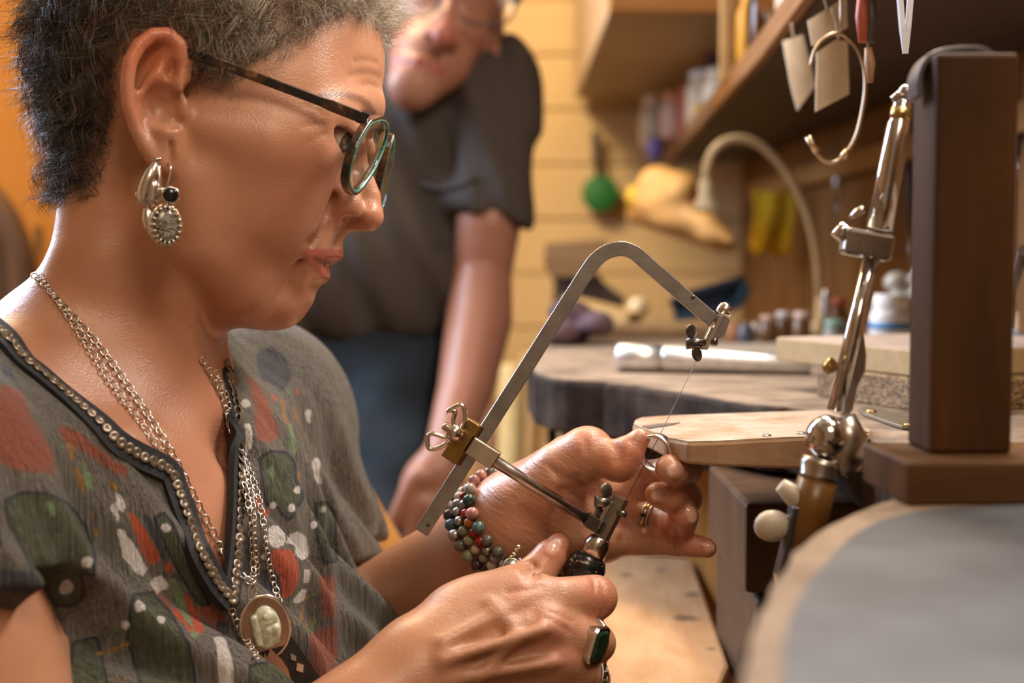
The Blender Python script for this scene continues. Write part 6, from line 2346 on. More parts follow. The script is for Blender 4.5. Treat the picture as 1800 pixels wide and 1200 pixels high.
po = thing('paint_bottle', 'tall amber yellow bottle standing between cabinet and clear jar', 'bottle', at(1308, 130, 1.75))
MB().lathe([(0.012, 0), (0.013, 0.004), (0.013, 0.075), (0.006, 0.088), (0.006, 0.10)], np.array([(1308 - 900) * 1.75 / 2500, 1.75, SZ + 0.018]), (0, 0, 1), 16).build('body', yelp, po)
MB().lathe([(0.007, 0), (0.007, 0.016)], np.array([(1308 - 900) * 1.75 / 2500, 1.75, SZ + 0.118]), (0, 0, 1), 16).build('cap', redp, po)
MB().box((0.268, 1.80, SZ + 0.018 + 0.07), (0.014, 0.02, 0.14), bev=0.002).build('post', pmat('pale_post', (0.62, 0.47, 0.28), 0.5), shelf)
pur = thing('cloth', 'dark purple cloth bundle tucked under the cabinet', 'cloth', at(1265, 120, 2.35))
g = Gr()
for i in range(7):
    g.u(el(at(1268 + 7 * math.sin(i * 2.1), 80 + i * 11, 2.38), (0.016 + 0.005 * math.sin(i), 0.02, 0.016)), 0.01)
g.bound()
v_, q_ = mesh_sdf(g, 0.004, g.c - g.r, g.c + g.r)
quads_object('bundle', v_, q_, pmat('purple_cloth', (0.075, 0.018, 0.045), 0.85), pur)

# tags, hoop, tweezers, pliers hanging from the front of the shelf
card = pmat('card', (0.84, 0.74, 0.58), 0.7)
def card_tag(label, pts, d, hook):
    o = thing('card_tag', label, 'tag', at(pts[0][0], pts[0][1], d))
    MB().prism([at(x, y, d) for x, y in pts], CF * 0.0015).build('card', card, o)
    MB().tube(smooth_path([at(x, y, d) for x, y in hook], 10), 0.0008, 6).build('string', pmat('string', (0.45, 0.36, 0.24), 0.8), o)
card_tag('large cream card tag inside the wire hoop', [(1436, 92), (1468, 70), (1490, 72), (1493, 165), (1434, 196)], 0.985, [(1475, 72), (1470, 40), (1462, 15)])
card_tag('upper cream card tag above the wire hoop', [(1420, 36), (1488, -6), (1490, 48), (1428, 80)], 1.00, [(1455, 22), (1450, 0), (1445, -12)])
card_tag('narrow pointed cream tag left of the wire hoop', [(1376, 72), (1412, 60), (1434, 150), (1402, 194), (1390, 150)], 1.12, [(1395, 68), (1392, 50), (1390, 40)])
hoop = [(1420, 242), (1430, 262), (1446, 280), (1464, 286), (1482, 275), (1500, 250), (1512, 215), (1521, 160), (1519, 118), (1505, 84), (1480, 60), (1455, 64), (1434, 86), (1425, 118)]
ho = thing('wire_hoop', 'open wire hoop hanging from the shelf edge', 'hoop', at(1470, 60, 0.94))
MB().tube(smooth_path([at(x, y, 0.94) for x, y in hoop], 60), 0.0014, 8).build('wire', metalmat('hoop_wire', (0.55, 0.42, 0.30), 0.35), ho)
MB().tube([at(1481, 276, 0.94), at(1490, 265, 0.94)], 0.0024, 8).build('ferrule', metalmat('hoop_end', (0.66, 0.50, 0.33), 0.35), ho)
MB().tube([at(1436, 268, 0.94), at(1420, 240, 0.94)], 0.0023, 8).build('ferrule', metalmat('hoop_end', (0.66, 0.50, 0.33), 0.35), ho)
MB().tube([at(1480, 60, 0.94), at(1478, 30, 0.94), at(1478, -20, 0.94)], 0.0008, 6).build('hanger', metalmat('hoop_wire', (0.55, 0.42, 0.30), 0.35), ho)
tw = thing('tweezers', 'bright steel tweezers hanging points down from the shelf', 'tweezers', at(1590, 90, 0.75))
ts_m = pmat('tweezer_steel', (0.70, 0.76, 0.86), 0.25, 0.25, 0.05)
MB().bar([at(1579, -40, .75), at(1582, 0, .75), at(1586, 50, .75), at(1591, 94, .75)], CF, [0.0026, 0.0024, 0.002, 0.0008], 0.0012).build('arm', ts_m, tw)
MB().bar([at(1601, -40, .75), at(1600, 0, .75), at(1596, 50, .75), at(1592, 94, .75)], CF, [0.0026, 0.0024, 0.002, 0.0008], 0.0012).build('arm', ts_m, tw)
pl = thing('pliers', 'red handled pliers hanging beside the wire hoop', 'pliers', at(1522, 70, 0.86))
for x in (1517, 1529):
    MB().tube([at(x, -20, 0.86), at(x + (x - 1523) * 0.3, 30, 0.86), at(x, 74, 0.86)], [0.003, 0.0042, 0.003], 8).build('handle', redp if x < 1520 else pmat('grip_dark', (0.06, 0.05, 0.05), 0.5), pl)
tl = thing('scraper', 'thin wooden handled scraper hanging below the red pliers', 'scraper', at(1530, 145, 0.86))
MB().tube([at(1526, 84, 0.86), at(1529, 110, 0.86), at(1530, 145, 0.86)], [0.0022, 0.0035, 0.0018], 8).build('handle', pmat('tan_handle', (0.34, 0.20, 0.11), 0.5), tl)
MB().tube([at(1525, 60, 0.86), at(1526, 84, 0.86)], 0.0012, 6).build('shank', steel, tl)
# tools hanging from the rail
for i, (px, L_) in enumerate(((1470, 60), (1560, 120), (1598, 150), (1622, 110), (1655, 130), (1785, 70))):
    d = 0.487 * 2500 / (px - 900)
    y0 = 450 - 0.135 * 2500 / d
    o = thing('hand_tool', ['slim steel burnisher hanging from the tool rail', 'wood handled file hanging left of the chrome arm tube', 'dark handled needle file hanging behind the chrome arm', 'tan handled graver hanging behind the arm', 'long steel scriber hanging behind the wooden post', 'grey punch hanging at the right edge of the rail'][i], 'tool', at(px, y0, d))
    MB().tube([at(px, y0, d - .01), at(px + 2, y0 + L_ * 0.5, d - .01), at(px + 3, y0 + L_, d - .01)], [0.004, 0.0065, 0.0035], 10).build('handle', [steel, pmat('tan_handle', (0.34, 0.20, 0.11), 0.5), pmat('grip_dark', (0.06, 0.05, 0.05), 0.5)][i % 3], o)
    MB().tube([at(px + 3, y0 + L_, d - .01), at(px + 4, y0 + L_ * 1.6, d - .01)], [0.0022, 0.001], 8).build('blade', steel, o)

# paper bag, cloth, paddle, lamp, machine ...
bag = thing('paper_bag', 'crumpled tan paper bag lying open on a slanted board', 'bag', at(1200, 400, 2.3))
tanb = pmat('tan_paper', (0.66, 0.37, 0.12), 0.6, 0, 0.15, 12, 0.4, bdist=0.004)
g = Gr()
g.u(el(at(1165, 345, 2.35), (0.050, 0.05, 0.048), frame_z(CU + 0.2 * CR, CR)), 0)
g.u(el(at(1200, 340, 2.30), (0.035, 0.045, 0.040)), 0.02)
g.u(rc(at(1170, 370, 2.32), at(1250, 400, 2.25), 0.030, 0.018), 0.02)
g.u(rc(at(1250, 400, 2.25), at(1288, 425, 2.22), 0.014, 0.006), 0.02)
bagf = Fn(g, lambda p: F32(0.003) * np.sin(p[0] * F32(60) + p[2] * F32(40)) + F32(0.0015) * np.sin(p[2] * F32(130) - p[0] * F32(50)), 0.006)
v_, q_ = mesh_sdf(bagf, 0.005, bagf.c - bagf.r, bagf.c + bagf.r)
quads_object('pouch', v_, q_, tanb, bag)
sb = tag(MB().prism([at(x, y, 2.34) for x, y in ((1108, 362), (1122, 352), (1300, 428), (1290, 440), (1112, 380))], CF * 0.10).build('slanted_board', woodmat('honey_board', (0.58, 0.31, 0.09), (0.40, 0.19, 0.045), 5, (1, 8, 8), 0.5)), 'honey coloured slanted board under the paper bag', 'board')
tag(MB().ball(at(1116, 345, 2.45), (0.016, 0.014, 0.020), 14).build('cap', pmat('yellow_knob', (0.74, 0.50, 0.03), 0.5)), 'small yellow knob left of the paper bag', 'cap')
lamp = thing('gooseneck_lamp', 'cream gooseneck lamp with small cone head bending over the bench', 'lamp', at(1442, 585, 1.75))
creaml = pmat('cream_enamel', (0.62, 0.52, 0.34), 0.4)
gp = smooth_path([at(x, y, 1.75) for x, y in ((1442, 590), (1441, 520), (1434, 440), (1416, 370), (1384, 306), (1345, 262), (1305, 244), (1270, 250), (1248, 274), (1240, 306), (1239, 325))], 70)
MB().tube(gp, 0.0052, 10).build('gooseneck', creaml, lamp)
h0l = at(1239, 318, 1.75)
MB().lathe([(0.0075, 0), (0.0085, 0.004), (0.0085, 0.018), (0.0125, 0.026), (0.0150, 0.036), (0.0145, 0.037)], h0l, at(1239, 372, 1.75) - h0l, 20).build('lamp_head', pmat('lamp_white', (0.74, 0.66, 0.50), 0.4), lamp)
MB().lathe([(0.03, 0), (0.03, 0.012), (0.008, 0.020), (0.006, 0.05)], (gp[0][0], gp[0][1], BZ), (0, 0, 1), 20).build('lamp_base', creaml, lamp)
yc = thing('cloth', 'mustard yellow cloth hanging on the wall', 'cloth', at(1358, 335, 2.45))
cols, rows = 14, 10
vs, fs = [], []
for r in range(rows + 1):
    for c_ in range(cols + 1):
        u, v2 = c_ / cols, r / rows
        x = 1321 + 74 * u + 4 * math.sin(v2 * 5)
        y = 336 + (100 + 14 * math.sin(u * 7) ** 2 + 10 * u) * v2
        vs.append(at(x, y, 2.42 + 0.004 * math.sin(u * 9 + v2 * 2)))
for r in range(rows):
    for c_ in range(cols):
        a = r * (cols + 1) + c_
        fs.append((a, a + 1, a + cols + 2, a + cols + 1))
o = MB().add(vs, fs, True).build('drape', pmat('mustard', (0.76, 0.46, 0.012), 0.85), yc)
so = o.modifiers.new('solid', 'SOLIDIFY')
so.thickness = 0.004
pad = thing('paddle', 'round green bat with dark handle hanging on the ochre wall', 'bat', at(1055, 340, 3.05))
MB().lathe([(0.036, 0), (0.040, 0.003), (0.040, 0.012), (0.036, 0.015)], at(1055, 341, 3.06), -CF, 32).build('blade', pmat('bat_green', (0.020, 0.17, 0.035), 0.6), pad)
MB().tube([at(1052, 312, 3.05), at(1048, 275, 3.05), at(1046, 232, 3.05)], [0.006, 0.0085, 0.0095], 10).build('handle', pmat('bat_handle', (0.055, 0.045, 0.04), 0.6), pad)
tag(MB().box(at(1016, 108, 3.08), (0.012, 0.02, 0.032), bev=0.002).build('wall_hook', pmat('brown_hook', (0.13, 0.075, 0.035), 0.6)), 'small brown hook on the ochre wall', 'hook')

mach = thing('machine', 'small brown wooden machine with dark wedge body on the back bench', 'machine', at(1030, 590, 2.35))
MB().prism([at(x, y, 2.4) for x, y in ((960, 428), (1068, 420), (1072, 440), (1050, 470), (1040, 486), (975, 486), (958, 456))], CF * 0.12).build('hood', woodmat('machine_wood', (0.30, 0.19, 0.10), (0.18, 0.10, 0.05), 5, (1, 8, 8), 0.55), mach)
MB().prism([at(x, y, 2.42) for x, y in ((976, 484), (1042, 470), (1066, 500), (1098, 522), (1096, 585), (972, 590))], CF * 0.10).build('body', pmat('machine_dark', (0.045, 0.026, 0.018), 0.5), mach)
ms = at(1035, 588, 2.47)
MB().box((ms[0], ms[1], ms[2] / 2 - 0.002), (0.11, 0.09, ms[2] - 0.004), bev=0.003).build('stand', MATS['machine_wood'], mach)
MB().lathe([(0.008, 0), (0.016, 0.004), (0.016, 0.012), (0.006, 0.016)], at(1121, 541, 2.2), -CF, 18).build('dial', pmat('dial_white', (0.74, 0.60, 0.40), 0.35), mach)
tag(MB().bar([at(1000, 534, 2.25), at(1115, 563, 2.17)], CU, 0.012, 0.02).build('batten', woodmat('pale_batten', (0.60, 0.43, 0.20), (0.45, 0.29, 0.12), 5, (1, 8, 8), 0.55)), 'pale wooden batten leaning in front of the dark machine', 'batten')
cl2 = thing('cloth', 'crumpled mauve cloth lying at the back of the bench', 'cloth', at(1015, 605, 1.6))
g = Gr()
for i in range(8):
    g.u(el(np.array([0.074 + 0.024 * math.sin(i * 1.9), 1.62 + 0.03 * math.cos(i * 2.7), BZ + 0.012 + 0.012 * (i % 3)]), (0.018, 0.02, 0.013)), 0.012)
g.bound()
v_, q_ = mesh_sdf(g, 0.004, g.c - g.r, g.c + g.r)
quads_object('bundle', v_, q_, pmat('mauve_cloth', (0.105, 0.06, 0.075), 0.9), cl2)
bt = thing('plastic_tray', 'shallow dark blue plastic tray tilted on the back bench', 'tray', at(1250, 540, 1.9))
navyb = pmat('tray_blue', (0.010, 0.045, 0.13), 0.4)
MB().prism([at(x, y, 1.88) for x, y in ((1178, 534), (1200, 520), (1306, 490), (1312, 500), (1300, 528), (1270, 548), (1190, 556))], CF * 0.006).build('bottom', navyb, bt)
MB().bar([at(x, y, 1.87) for x, y in ((1178, 534), (1200, 519), (1306, 489))], CF, 0.012, 0.004).build('rim', navyb, bt)
MB().bar([at(x, y, 1.85) for x, y in ((1185, 556), (1270, 550), (1300, 530), (1312, 500))], CF, 0.010, 0.006).build('rim', pmat('tray_rim', (0.02, 0.09, 0.20), 0.4), bt)
# little bottles, pots and punches on the back of the bench
def pot(label, px, d, r, h, body, lid=None, kind='pot'):
    X = (px - 900) * d / FPX
    o = thing('small_' + kind, label, kind, (X, d, BZ))
    MB().lathe([(r * 0.92, 0), (r, 0.002), (r, h * 0.8), (r * 0.7, h * 0.9), (r * 0.7, h)], (X, d, BZ), (0, 0, 1), 18).build('body', body, o)
    if lid is not None:
        MB().lathe([(r * 0.85, 0), (r * 0.88, 0.001), (r * 0.88, h * 0.22), (r * 0.7, h * 0.25)], (X, d, BZ + h * 0.93), (0, 0, 1), 18).build('lid', lid, o)
brl = pmat('brown_glass', (0.16, 0.075, 0.03), 0.25)
pot('brown glass bottle with pink lid left of the lamp stand', 1352, 1.62, 0.011, 0.028, brl, pinkp, 'bottle')
pot('brown glass bottle with white lid left of the lamp stand', 1378, 1.66, 0.010, 0.030, brl, whitep, 'bottle')
pot('grey steel cup behind the mandrel', 1330, 1.70, 0.010, 0.020, steel, None, 'cup')
pot('dark slate pot behind the upper saw clamp', 1312, 1.60, 0.009, 0.024, pmat('slate', (0.07, 0.08, 0.10), 0.4))
pot('terracotta pot behind the upper saw clamp', 1292, 1.66, 0.011, 0.022, pmat('terracotta', (0.38, 0.17, 0.07), 0.6))
pot('brown bottle with pale lid right of the pink lidded bottle', 1410, 1.60, 0.010, 0.032, brl, pmat('rose_lid', (0.62, 0.44, 0.38), 0.5), 'bottle')
pot('gold capped stub in front of the brown bottles', 1390, 1.45, 0.006, 0.009, gold)
pot('small silver thimble in front of the brown bottles', 1408, 1.45, 0.006, 0.010, silver, None, 'thimble')
pot('green lidded pot right of the lamp stand', 1468, 1.55, 0.012, 0.026, pmat('grey_pot', (0.22, 0.22, 0.20), 0.5), pmat('mint_lid', (0.22, 0.40, 0.32), 0.5))
pot('red lidded pot behind the green lidded pot', 1474, 1.72, 0.011, 0.042, brl, redp)
pot('tall grey steel punch right of the lamp stand', 1452, 1.60, 0.005, 0.062, steel, None, 'punch')
wj = thing('medicine_jar', 'white plastic jar with a blue band on the bench', 'jar', ((1566 - 900) * 1.40 / 2500, 1.40, BZ))
wx = (1566 - 900) * 1.40 / 2500
MB().lathe([(0.018, 0), (0.0205, 0.002), (0.0205, 0.034), (0.0180, 0.039), (0.0165, 0.040)], (wx, 1.40, BZ + 0.008), (0, 0, 1), 28).build('body', whitep, wj)
MB().lathe([(0.0172, 0), (0.0175, 0.001), (0.0175, 0.013), (0.0165, 0.0145)], (wx, 1.40, BZ + 0.048), (0, 0, 1), 28).build('lid', pmat('jar_white', (0.80, 0.79, 0.80), 0.35), wj)
MB().lathe([(0.0207, 0.021), (0.0207, 0.027)], (wx, 1.40, BZ + 0.008), (0, 0, 1), 28).build('blue_band', pmat('band_blue', (0.02, 0.22, 0.55), 0.4), wj)
MB().lathe([(0.022, 0), (0.022, 0.008)], (wx, 1.40, BZ), (0, 0, 1), 24).build('coaster', pmat('felt', (0.15, 0.12, 0.10), 0.9), wj)
bagw = thing('plastic_bag', 'crumpled grey plastic bag behind the white jar', 'bag', ((1610 - 900) * 1.5 / 2500, 1.5, BZ))
g = Gr()
for i in range(10):
    g.u(el(np.array([(1610 - 900) * 1.5 / 2500 + 0.014 * math.sin(i * 2.2), 1.52 + 0.012 * math.cos(i * 1.7), BZ + 0.012 + 0.0075 * i]), (0.014, 0.014, 0.012)), 0.008)
g.bound()
v_, q_ = mesh_sdf(g, 0.003, g.c - g.r, g.c + g.r)
quads_object('film', v_, q_, pmat('grey_film', (0.42, 0.39, 0.34), 0.3), bagw)
pot('small crystal stopper bottle in front of the white jar', 1540, 1.28, 0.010, 0.018, pmat('frosted', (0.66, 0.66, 0.68), 0.2), silver, 'bottle')
pot('brass nut standing in front of the white jar', 1580, 1.22, 0.008, 0.022, metalmat('brass', (0.55, 0.42, 0.16), 0.3), None, 'nut')
pot('silver salt shaker right of the brass nut', 1612, 1.26, 0.010, 0.026, silver, whitep, 'shaker')
dish = thing('dish', 'shallow copper coloured dish lying behind the pale board', 'dish', ((1580 - 900) * 1.2 / 2500, 1.2, BZ))
dx_ = (1575 - 900) * 1.20 / 2500
MB().lathe([(0.030, 0), (0.046, 0.006), (0.047, 0.008), (0.044, 0.0075), (0.029, 0.002)], (dx_, 1.20, BZ), (0, 0, 1), 32, loop=False).build('bowl', metalmat('rose_copper', (0.42, 0.26, 0.21), 0.4), dish)
tag(MB().box((0.24, 1.42, BZ + 0.004), (0.16, 0.16, 0.008), frame_z((0, 0, 1), (1, 0.3, 0)), bev=0.001).build('work_plate', pmat('slab', (0.34, 0.29, 0.24), 0.5)), 'flat grey beige plate lying on the bench behind the mandrel', 'plate')
crk = thing('crate', 'grey clutter box with paper scraps at the right edge of the bench', 'box', ((1790 - 900) * 1.15 / 2500, 1.15, BZ))
MB().box(((1800 - 900) * 1.12 / 2500, 1.12, BZ + 0.022), (0.045, 0.06, 0.044), frame_z((0, 0, 1), (1, 0.4, 0)), bev=0.002).build('body', pmat('grey_box', (0.15, 0.15, 0.155), 0.6, 0, 0.5, 60), crk)
MB().box(((1796 - 900) * 1.12 / 2500, 1.10, BZ + 0.050), (0.022, 0.03, 0.018), frame_z((0, 0, 1), (1, -0.3, 0)), bev=0.002).build('scrap', pmat('tan_scrap', (0.46, 0.30, 0.18), 0.7), crk)
tag(MB().tube([at(1800, 440, 0.94), at(1762, 555, 1.15)], 0.004, 8).build('leaning_rod', pmat('dark_rod', (0.08, 0.05, 0.035), 0.5)), 'thin dark rod leaning against the wall behind the wooden post', 'rod')

# ------------------------------------------------------------------ behind the people
stool = thing('chair', 'honey wooden chair with a red seat pad behind the woman\'s far arm', 'chair', at(620, 1300, 1.3))
hw = woodmat('honey_wood', (0.56, 0.30, 0.10), (0.38, 0.18, 0.05), 5, (8, 8, 1), 0.5)
MB().tube(smooth_path([at(x, y, 1.24) for x, y in ((585, 775), (600, 830), (640, 900), (690, 985), (720, 1080))], 24), [0.016] * 24, 10).build('back_post', hw, stool)
MB().tube(smooth_path([at(x, y, 1.36) for x, y in ((540, 790), (550, 860), (580, 960), (620, 1100))], 20), [0.015] * 20, 10).build('back_post', hw, stool)
MB().box(at(620, 1010, 1.30), (0.10, 0.16, 0.04), frame_z((0, 0, 1), (1, 0.2, 0)), bev=0.01).build('seat', hw, stool)
MB().ball(at(584, 800, 1.23), (0.015, 0.015, 0.024), 14).build('pad', pmat('red_pad', (0.42, 0.10, 0.06), 0.6), stool)
for x, y in ((600, 1.25), (690, 1.36)):
    p = at(x, 1050, y)
    MB().box((p[0], p[1], p[2] / 2), (0.03, 0.03, p[2]), bev=0.003).build('leg', hw, stool)
for i, (px, d, r, y0, lab) in enumerate(((872, 2.3, 0.022, 640, 'cream cardboard roll standing behind the saw spine'), (905, 2.45, 0.020, 620, 'tan cardboard roll beside the cream roll'), (838, 2.5, 0.026, 700, 'short brown cardboard roll behind the man\'s arm'))):
    p = at(px, y0, d)
    tag(MB().lathe([(r * 0.9, 0), (r, 0.004), (r, p[2] - 0.004), (r * 0.85, p[2])], (p[0], p[1], 0), (0.03, 0, 1), 18).build('cardboard_roll', pmat('roll_%d' % i, [(0.56, 0.42, 0.20), (0.44, 0.27, 0.12), (0.26, 0.13, 0.06)][i], 0.7)), lab, 'roll')
ck = thing('chair', 'curved brown wooden chair back at the left edge', 'chair', at(-20, 700, 2.2))
MB().tube(smooth_path([at(x, y, 2.2) for x, y in ((-90, 300), (-40, 330), (0, 372), (28, 430), (40, 500), (44, 600))], 30), 0.024, 12).build('back_rail', woodmat('chair_brown', (0.10, 0.045, 0.018), (0.05, 0.022, 0.009), 5, (8, 8, 1), 0.5), ck)
MB().box(at(-40, 520, 2.22), (0.12, 0.02, 0.26), bev=0.004).build('back_panel', MATS['chair_brown'], ck)
p = at(44, 600, 2.2)
MB().box((p[0], p[1], p[2] / 2), (0.04, 0.04, p[2]), bev=0.004).build('leg', MATS['chair_brown'], ck)
tag(MB().box(at(68, 420, 2.80), (0.010, 0.02, 0.05), bev=0.001).build('latch', pmat('latch_dark', (0.10, 0.07, 0.04), 0.5)), 'small dark latch on the orange door', 'latch')
# ------------------------------------------------------------------ the man leaning in behind
MD = 1.75
man = thing('person', 'man in a dark grey t-shirt and jeans leaning in behind the woman', 'person', W(640, 1200, MD) * np.array([1, 1, 0]))
def m_(px, py, o=0.0):
    return W(px, py, MD + o)
mh = Gr()
# head: face turned down and to the left of the picture, towards the saw
MU = nrm(CU * 0.90 + CR * 0.30 - CF * 0.25)
MF = nrm(-CF * 0.80 - CU * 0.42 - CR * 0.22)
MF = nrm(MF - np.dot(MF, MU) * MU)
MX = np.cross(MU, MF)
MR = np.stack([MX, MF, MU], 1)
MC_ = m_(802, -35, 0.04)
def hp(x, f, u):
    return MC_ + (MX * x + MF * f + MU * u) * CM
mh.u(el(hp(0, -0.5, 2.5), (7.6 * CM, 9.4 * CM, 8.8 * CM), MR), 0)
mh.u(el(hp(0, 3.0, -3.6), (6.8 * CM, 5.4 * CM, 7.2 * CM), MR), 0.03)
CHIN = m_(726, 150, -0.065)
mh.u(rc(hp(0, 4, -5), CHIN, 4.4 * CM, 2.1 * CM), 0.03)
mh.u(el(m_(760, 105, -0.045), (4.6 * CM, 3.2 * CM, 3.6 * CM), MR), 0.03)
for s_ in (-1, 1):
    mh.u(rc(CHIN, hp(s_ * 5.5, -1, -5), 1.5 * CM, 1.8 * CM), 0.025)
    mh.u(el(hp(s_ * 4.4, 6.0, -1.6), (2.2 * CM, 1.6 * CM, 1.6 * CM), MR), 0.02)
    mh.u(el(hp(s_ * 7.7, -3.0, 2.0), (0.7 * CM, 1.6 * CM, 3.0 * CM), MR), 0.006)
    mh.sub(sp(hp(s_ * 3.2, 9.2, 0.6), 1.7 * CM), 0.014)
mh.u(rc(CHIN, m_(808, 60, -0.03), 2.2 * CM, 3.2 * CM), 0.025)
mh.u(polychain([m_(796, -22, -0.075), m_(790, 20, -0.095), m_(779, 62, -0.115)], [0.9 * CM, 0.95 * CM, 1.35 * CM]), 0.008)
mh.u(sp(m_(756, 60, -0.097), 0.95 * CM), 0.006)
mh.u(sp(m_(800, 70, -0.095), 0.95 * CM), 0.006)
mh.sub(sp(m_(752, 68, -0.107), 0.4 * CM), 0.004)
mh.u(polychain([m_(697, 103, -0.072), m_(735, 106, -0.092), m_(772, 122, -0.082)], [0.45 * CM, 0.6 * CM, 0.45 * CM]), 0.006)
mh.u(polychain([m_(697, 107, -0.072), m_(733, 124, -0.090), m_(770, 126, -0.082)], [0.4 * CM, 0.62 * CM, 0.4 * CM]), 0.004)
mh.sub(polychain([m_(697, 104, -0.082), m_(735, 115, -0.100), m_(772, 124, -0.09)], [0.25 * CM] * 3), 0.003)
# neck
mh.u(rc(m_(800, 60, 0.08), m_(770, 130, 0.15), 5.8 * CM, 6.5 * CM), 0.02)
# arms: his left arm hangs straight, the hand open
ma = Gr()
ma.u(polychain([m_(858, 150, 0.03), m_(862, 260, 0.0), m_(858, 400, -0.02), m_(848, 480, -0.02), m_(842, 560, -0.05), m_(820, 680, -0.11), m_(785, 790, -0.17), m_(768, 830, -0.18)],
               [6.0 * CM, 4.4 * CM, 3.9 * CM, 3.6 * CM, 4.0 * CM, 3.3 * CM, 2.4 * CM, 2.5 * CM]), 0.0)
ma.u(el(m_(758, 862, -0.185), (3.6 * CM, 1.7 * CM, 3.8 * CM), frame_z(nrm(CU + 0.4 * CR), CR)), 0.02)
for pts in ([(735, 840), (715, 870), (700, 900), (688, 925)], [(740, 885), (725, 925), (720, 960), (722, 990)], [(765, 890), (758, 940), (755, 975), (757, 1000)], [(788, 888), (785, 935), (783, 970), (783, 995)], [(808, 875), (808, 915), (806, 945), (804, 965)]):
    ma.u(polychain([m_(x, y, -0.20) for x, y in pts], [1.3 * CM, 1.05 * CM, 0.95 * CM, 0.75 * CM]), 0.008)
ma.u(polychain([m_(430, 160, 0.10), m_(395, 330, 0.08), m_(380, 470, 0.06), m_(400, 620, -0.02), m_(430, 740, -0.08), m_(440, 800, -0.09)], [5.5 * CM, 4.4 * CM, 3.9 * CM, 3.5 * CM, 2.6 * CM, 2.6 * CM]), 0)
ma.u(el(m_(445, 840, -0.09), (3.0 * CM, 2.0 * CM, 4.2 * CM), frame_z(CU, CR)), 0.02)
mb_ = Gr()
mb_.u(mh, 0)
mb_.u(ma, 0)
mb_.u(rc(m_(770, 130, 0.15), m_(640, 330, 0.12), 7 * CM, 12 * CM), 0.03)
skin_m = skin_mat('skin_man', (0.30, 0.145, 0.10), 0.08, 0.25)
mlo, mhi = W(420, 1260, MD - 0.3), W(980, -260, MD + 0.4)
mlo, mhi = np.array([-0.46, 1.40, 0.66]), np.array([0.10, 2.15, 1.66])
MV, MQ = mesh_sdf(mb_, 0.0038, mlo, mhi)
MV = relax(MV, MQ, 1, 0.4)
mt = np.tile(np.array((0.31, 0.15, 0.105)), (len(MV), 1))
def mtint(mask_, col, amt):
    global mt
    mt = mt * (1 - (mask_ * amt)[:, None]) + np.array(col) * (mask_ * amt)[:, None]
mtint(near(m_(779, 62, -0.115), MV, 0.012, 0.035), (0.42, 0.13, 0.10), 0.7)
mtint(near_chain([m_(699, 104, -0.078), m_(735, 113, -0.098), m_(770, 123, -0.088)], MV, 0.006, 0.011), (0.30, 0.065, 0.06), 0.85)
mtint(near(m_(740, 150, -0.09), MV, 0.01, 0.04), (0.42, 0.26, 0.19), 0.4)
mtint(sstep(0, -0.02, (MV - hp(0, 3.5, 4.0)) @ nrm(MF - 0.8 * MU)) * (MV[:, 2] > m_(0, 20)[2]), (0.12, 0.10, 0.09), 0.9)
quads_object('body', MV, MQ, skin_m, man, colors={'tone': mt}, attrs={'wrinkle': np.full(len(MV), 0.3), 'nail': np.zeros(len(MV))})
# t-shirt
ts = Gr()
ts.u(el(m_(640, 310, 0.10), (14.5 * CM, 12.0 * CM, 22 * CM), frame_z(nrm(CU + 0.12 * CR + 0.2 * CF), CR)), 0)
ts.u(el(m_(740, 230, 0.07), (8.5 * CM, 9.0 * CM, 11 * CM), frame_z(nrm(CU + 0.2 * CR), CR)), 0.05)
ts.u(rc(m_(790, 150, 0.14), m_(862, 158, 0.05), 6.5 * CM, 6.3 * CM), 0.04)
ts.u(rc(m_(770, 140, 0.17), m_(420, 150, 0.12), 7.0 * CM, 6.6 * CM), 0.05)
ts.u(el(m_(620, 490, 0.05), (17 * CM, 13 * CM, 13 * CM), frame_z(CU, CR)), 0.06)
slv = Gr()
slv.u(polychain([m_(862, 155, 0.03), m_(868, 260, 0.0), m_(864, 400, -0.02)], [6.6 * CM, 5.2 * CM, 4.9 * CM]), 0)
slv.i(half(m_(864, 383, -0.02), -CU * 0.95 - CR * 0.28), 0.004)
ts.u(slv, 0.02)
slv2 = Gr()
slv2.u(polychain([m_(430, 158, 0.10), m_(398, 330, 0.08), m_(384, 450, 0.06)], [6.3 * CM, 5.3 * CM, 5.0 * CM]), 0)
slv2.i(half(m_(385, 430, 0.06), -CU), 0.004)
ts.u(slv2, 0.02)
ts.i(half(m_(620, 592, 0.0), -CU + 0.04 * CR), 0.006)
def tf(p):
    q = p.astype(F32)
    s = q[0] * F32(0.9) + q[2] * F32(0.35)
    return F32(0.005) * np.sin(s * F32(2 * math.pi / 0.07) + F32(2.5) * np.sin(q[2] * F32(11))) + F32(0.002) * np.sin(q[0] * F32(160) + q[2] * F32(60))
tsf = Fn(ts, tf, 0.008)
TV, TQ = mesh_sdf(tsf, 0.0052, np.array([-0.55, 1.5, 0.95]), np.array([0.12, 2.2, 1.55]))
tee = pmat('grey_jersey', (0.058, 0.048, 0.043), 0.95, 0, 0.2, 300, 0.3, 0.15)
shirt = quads_object('t_shirt', TV, TQ, tee, man)
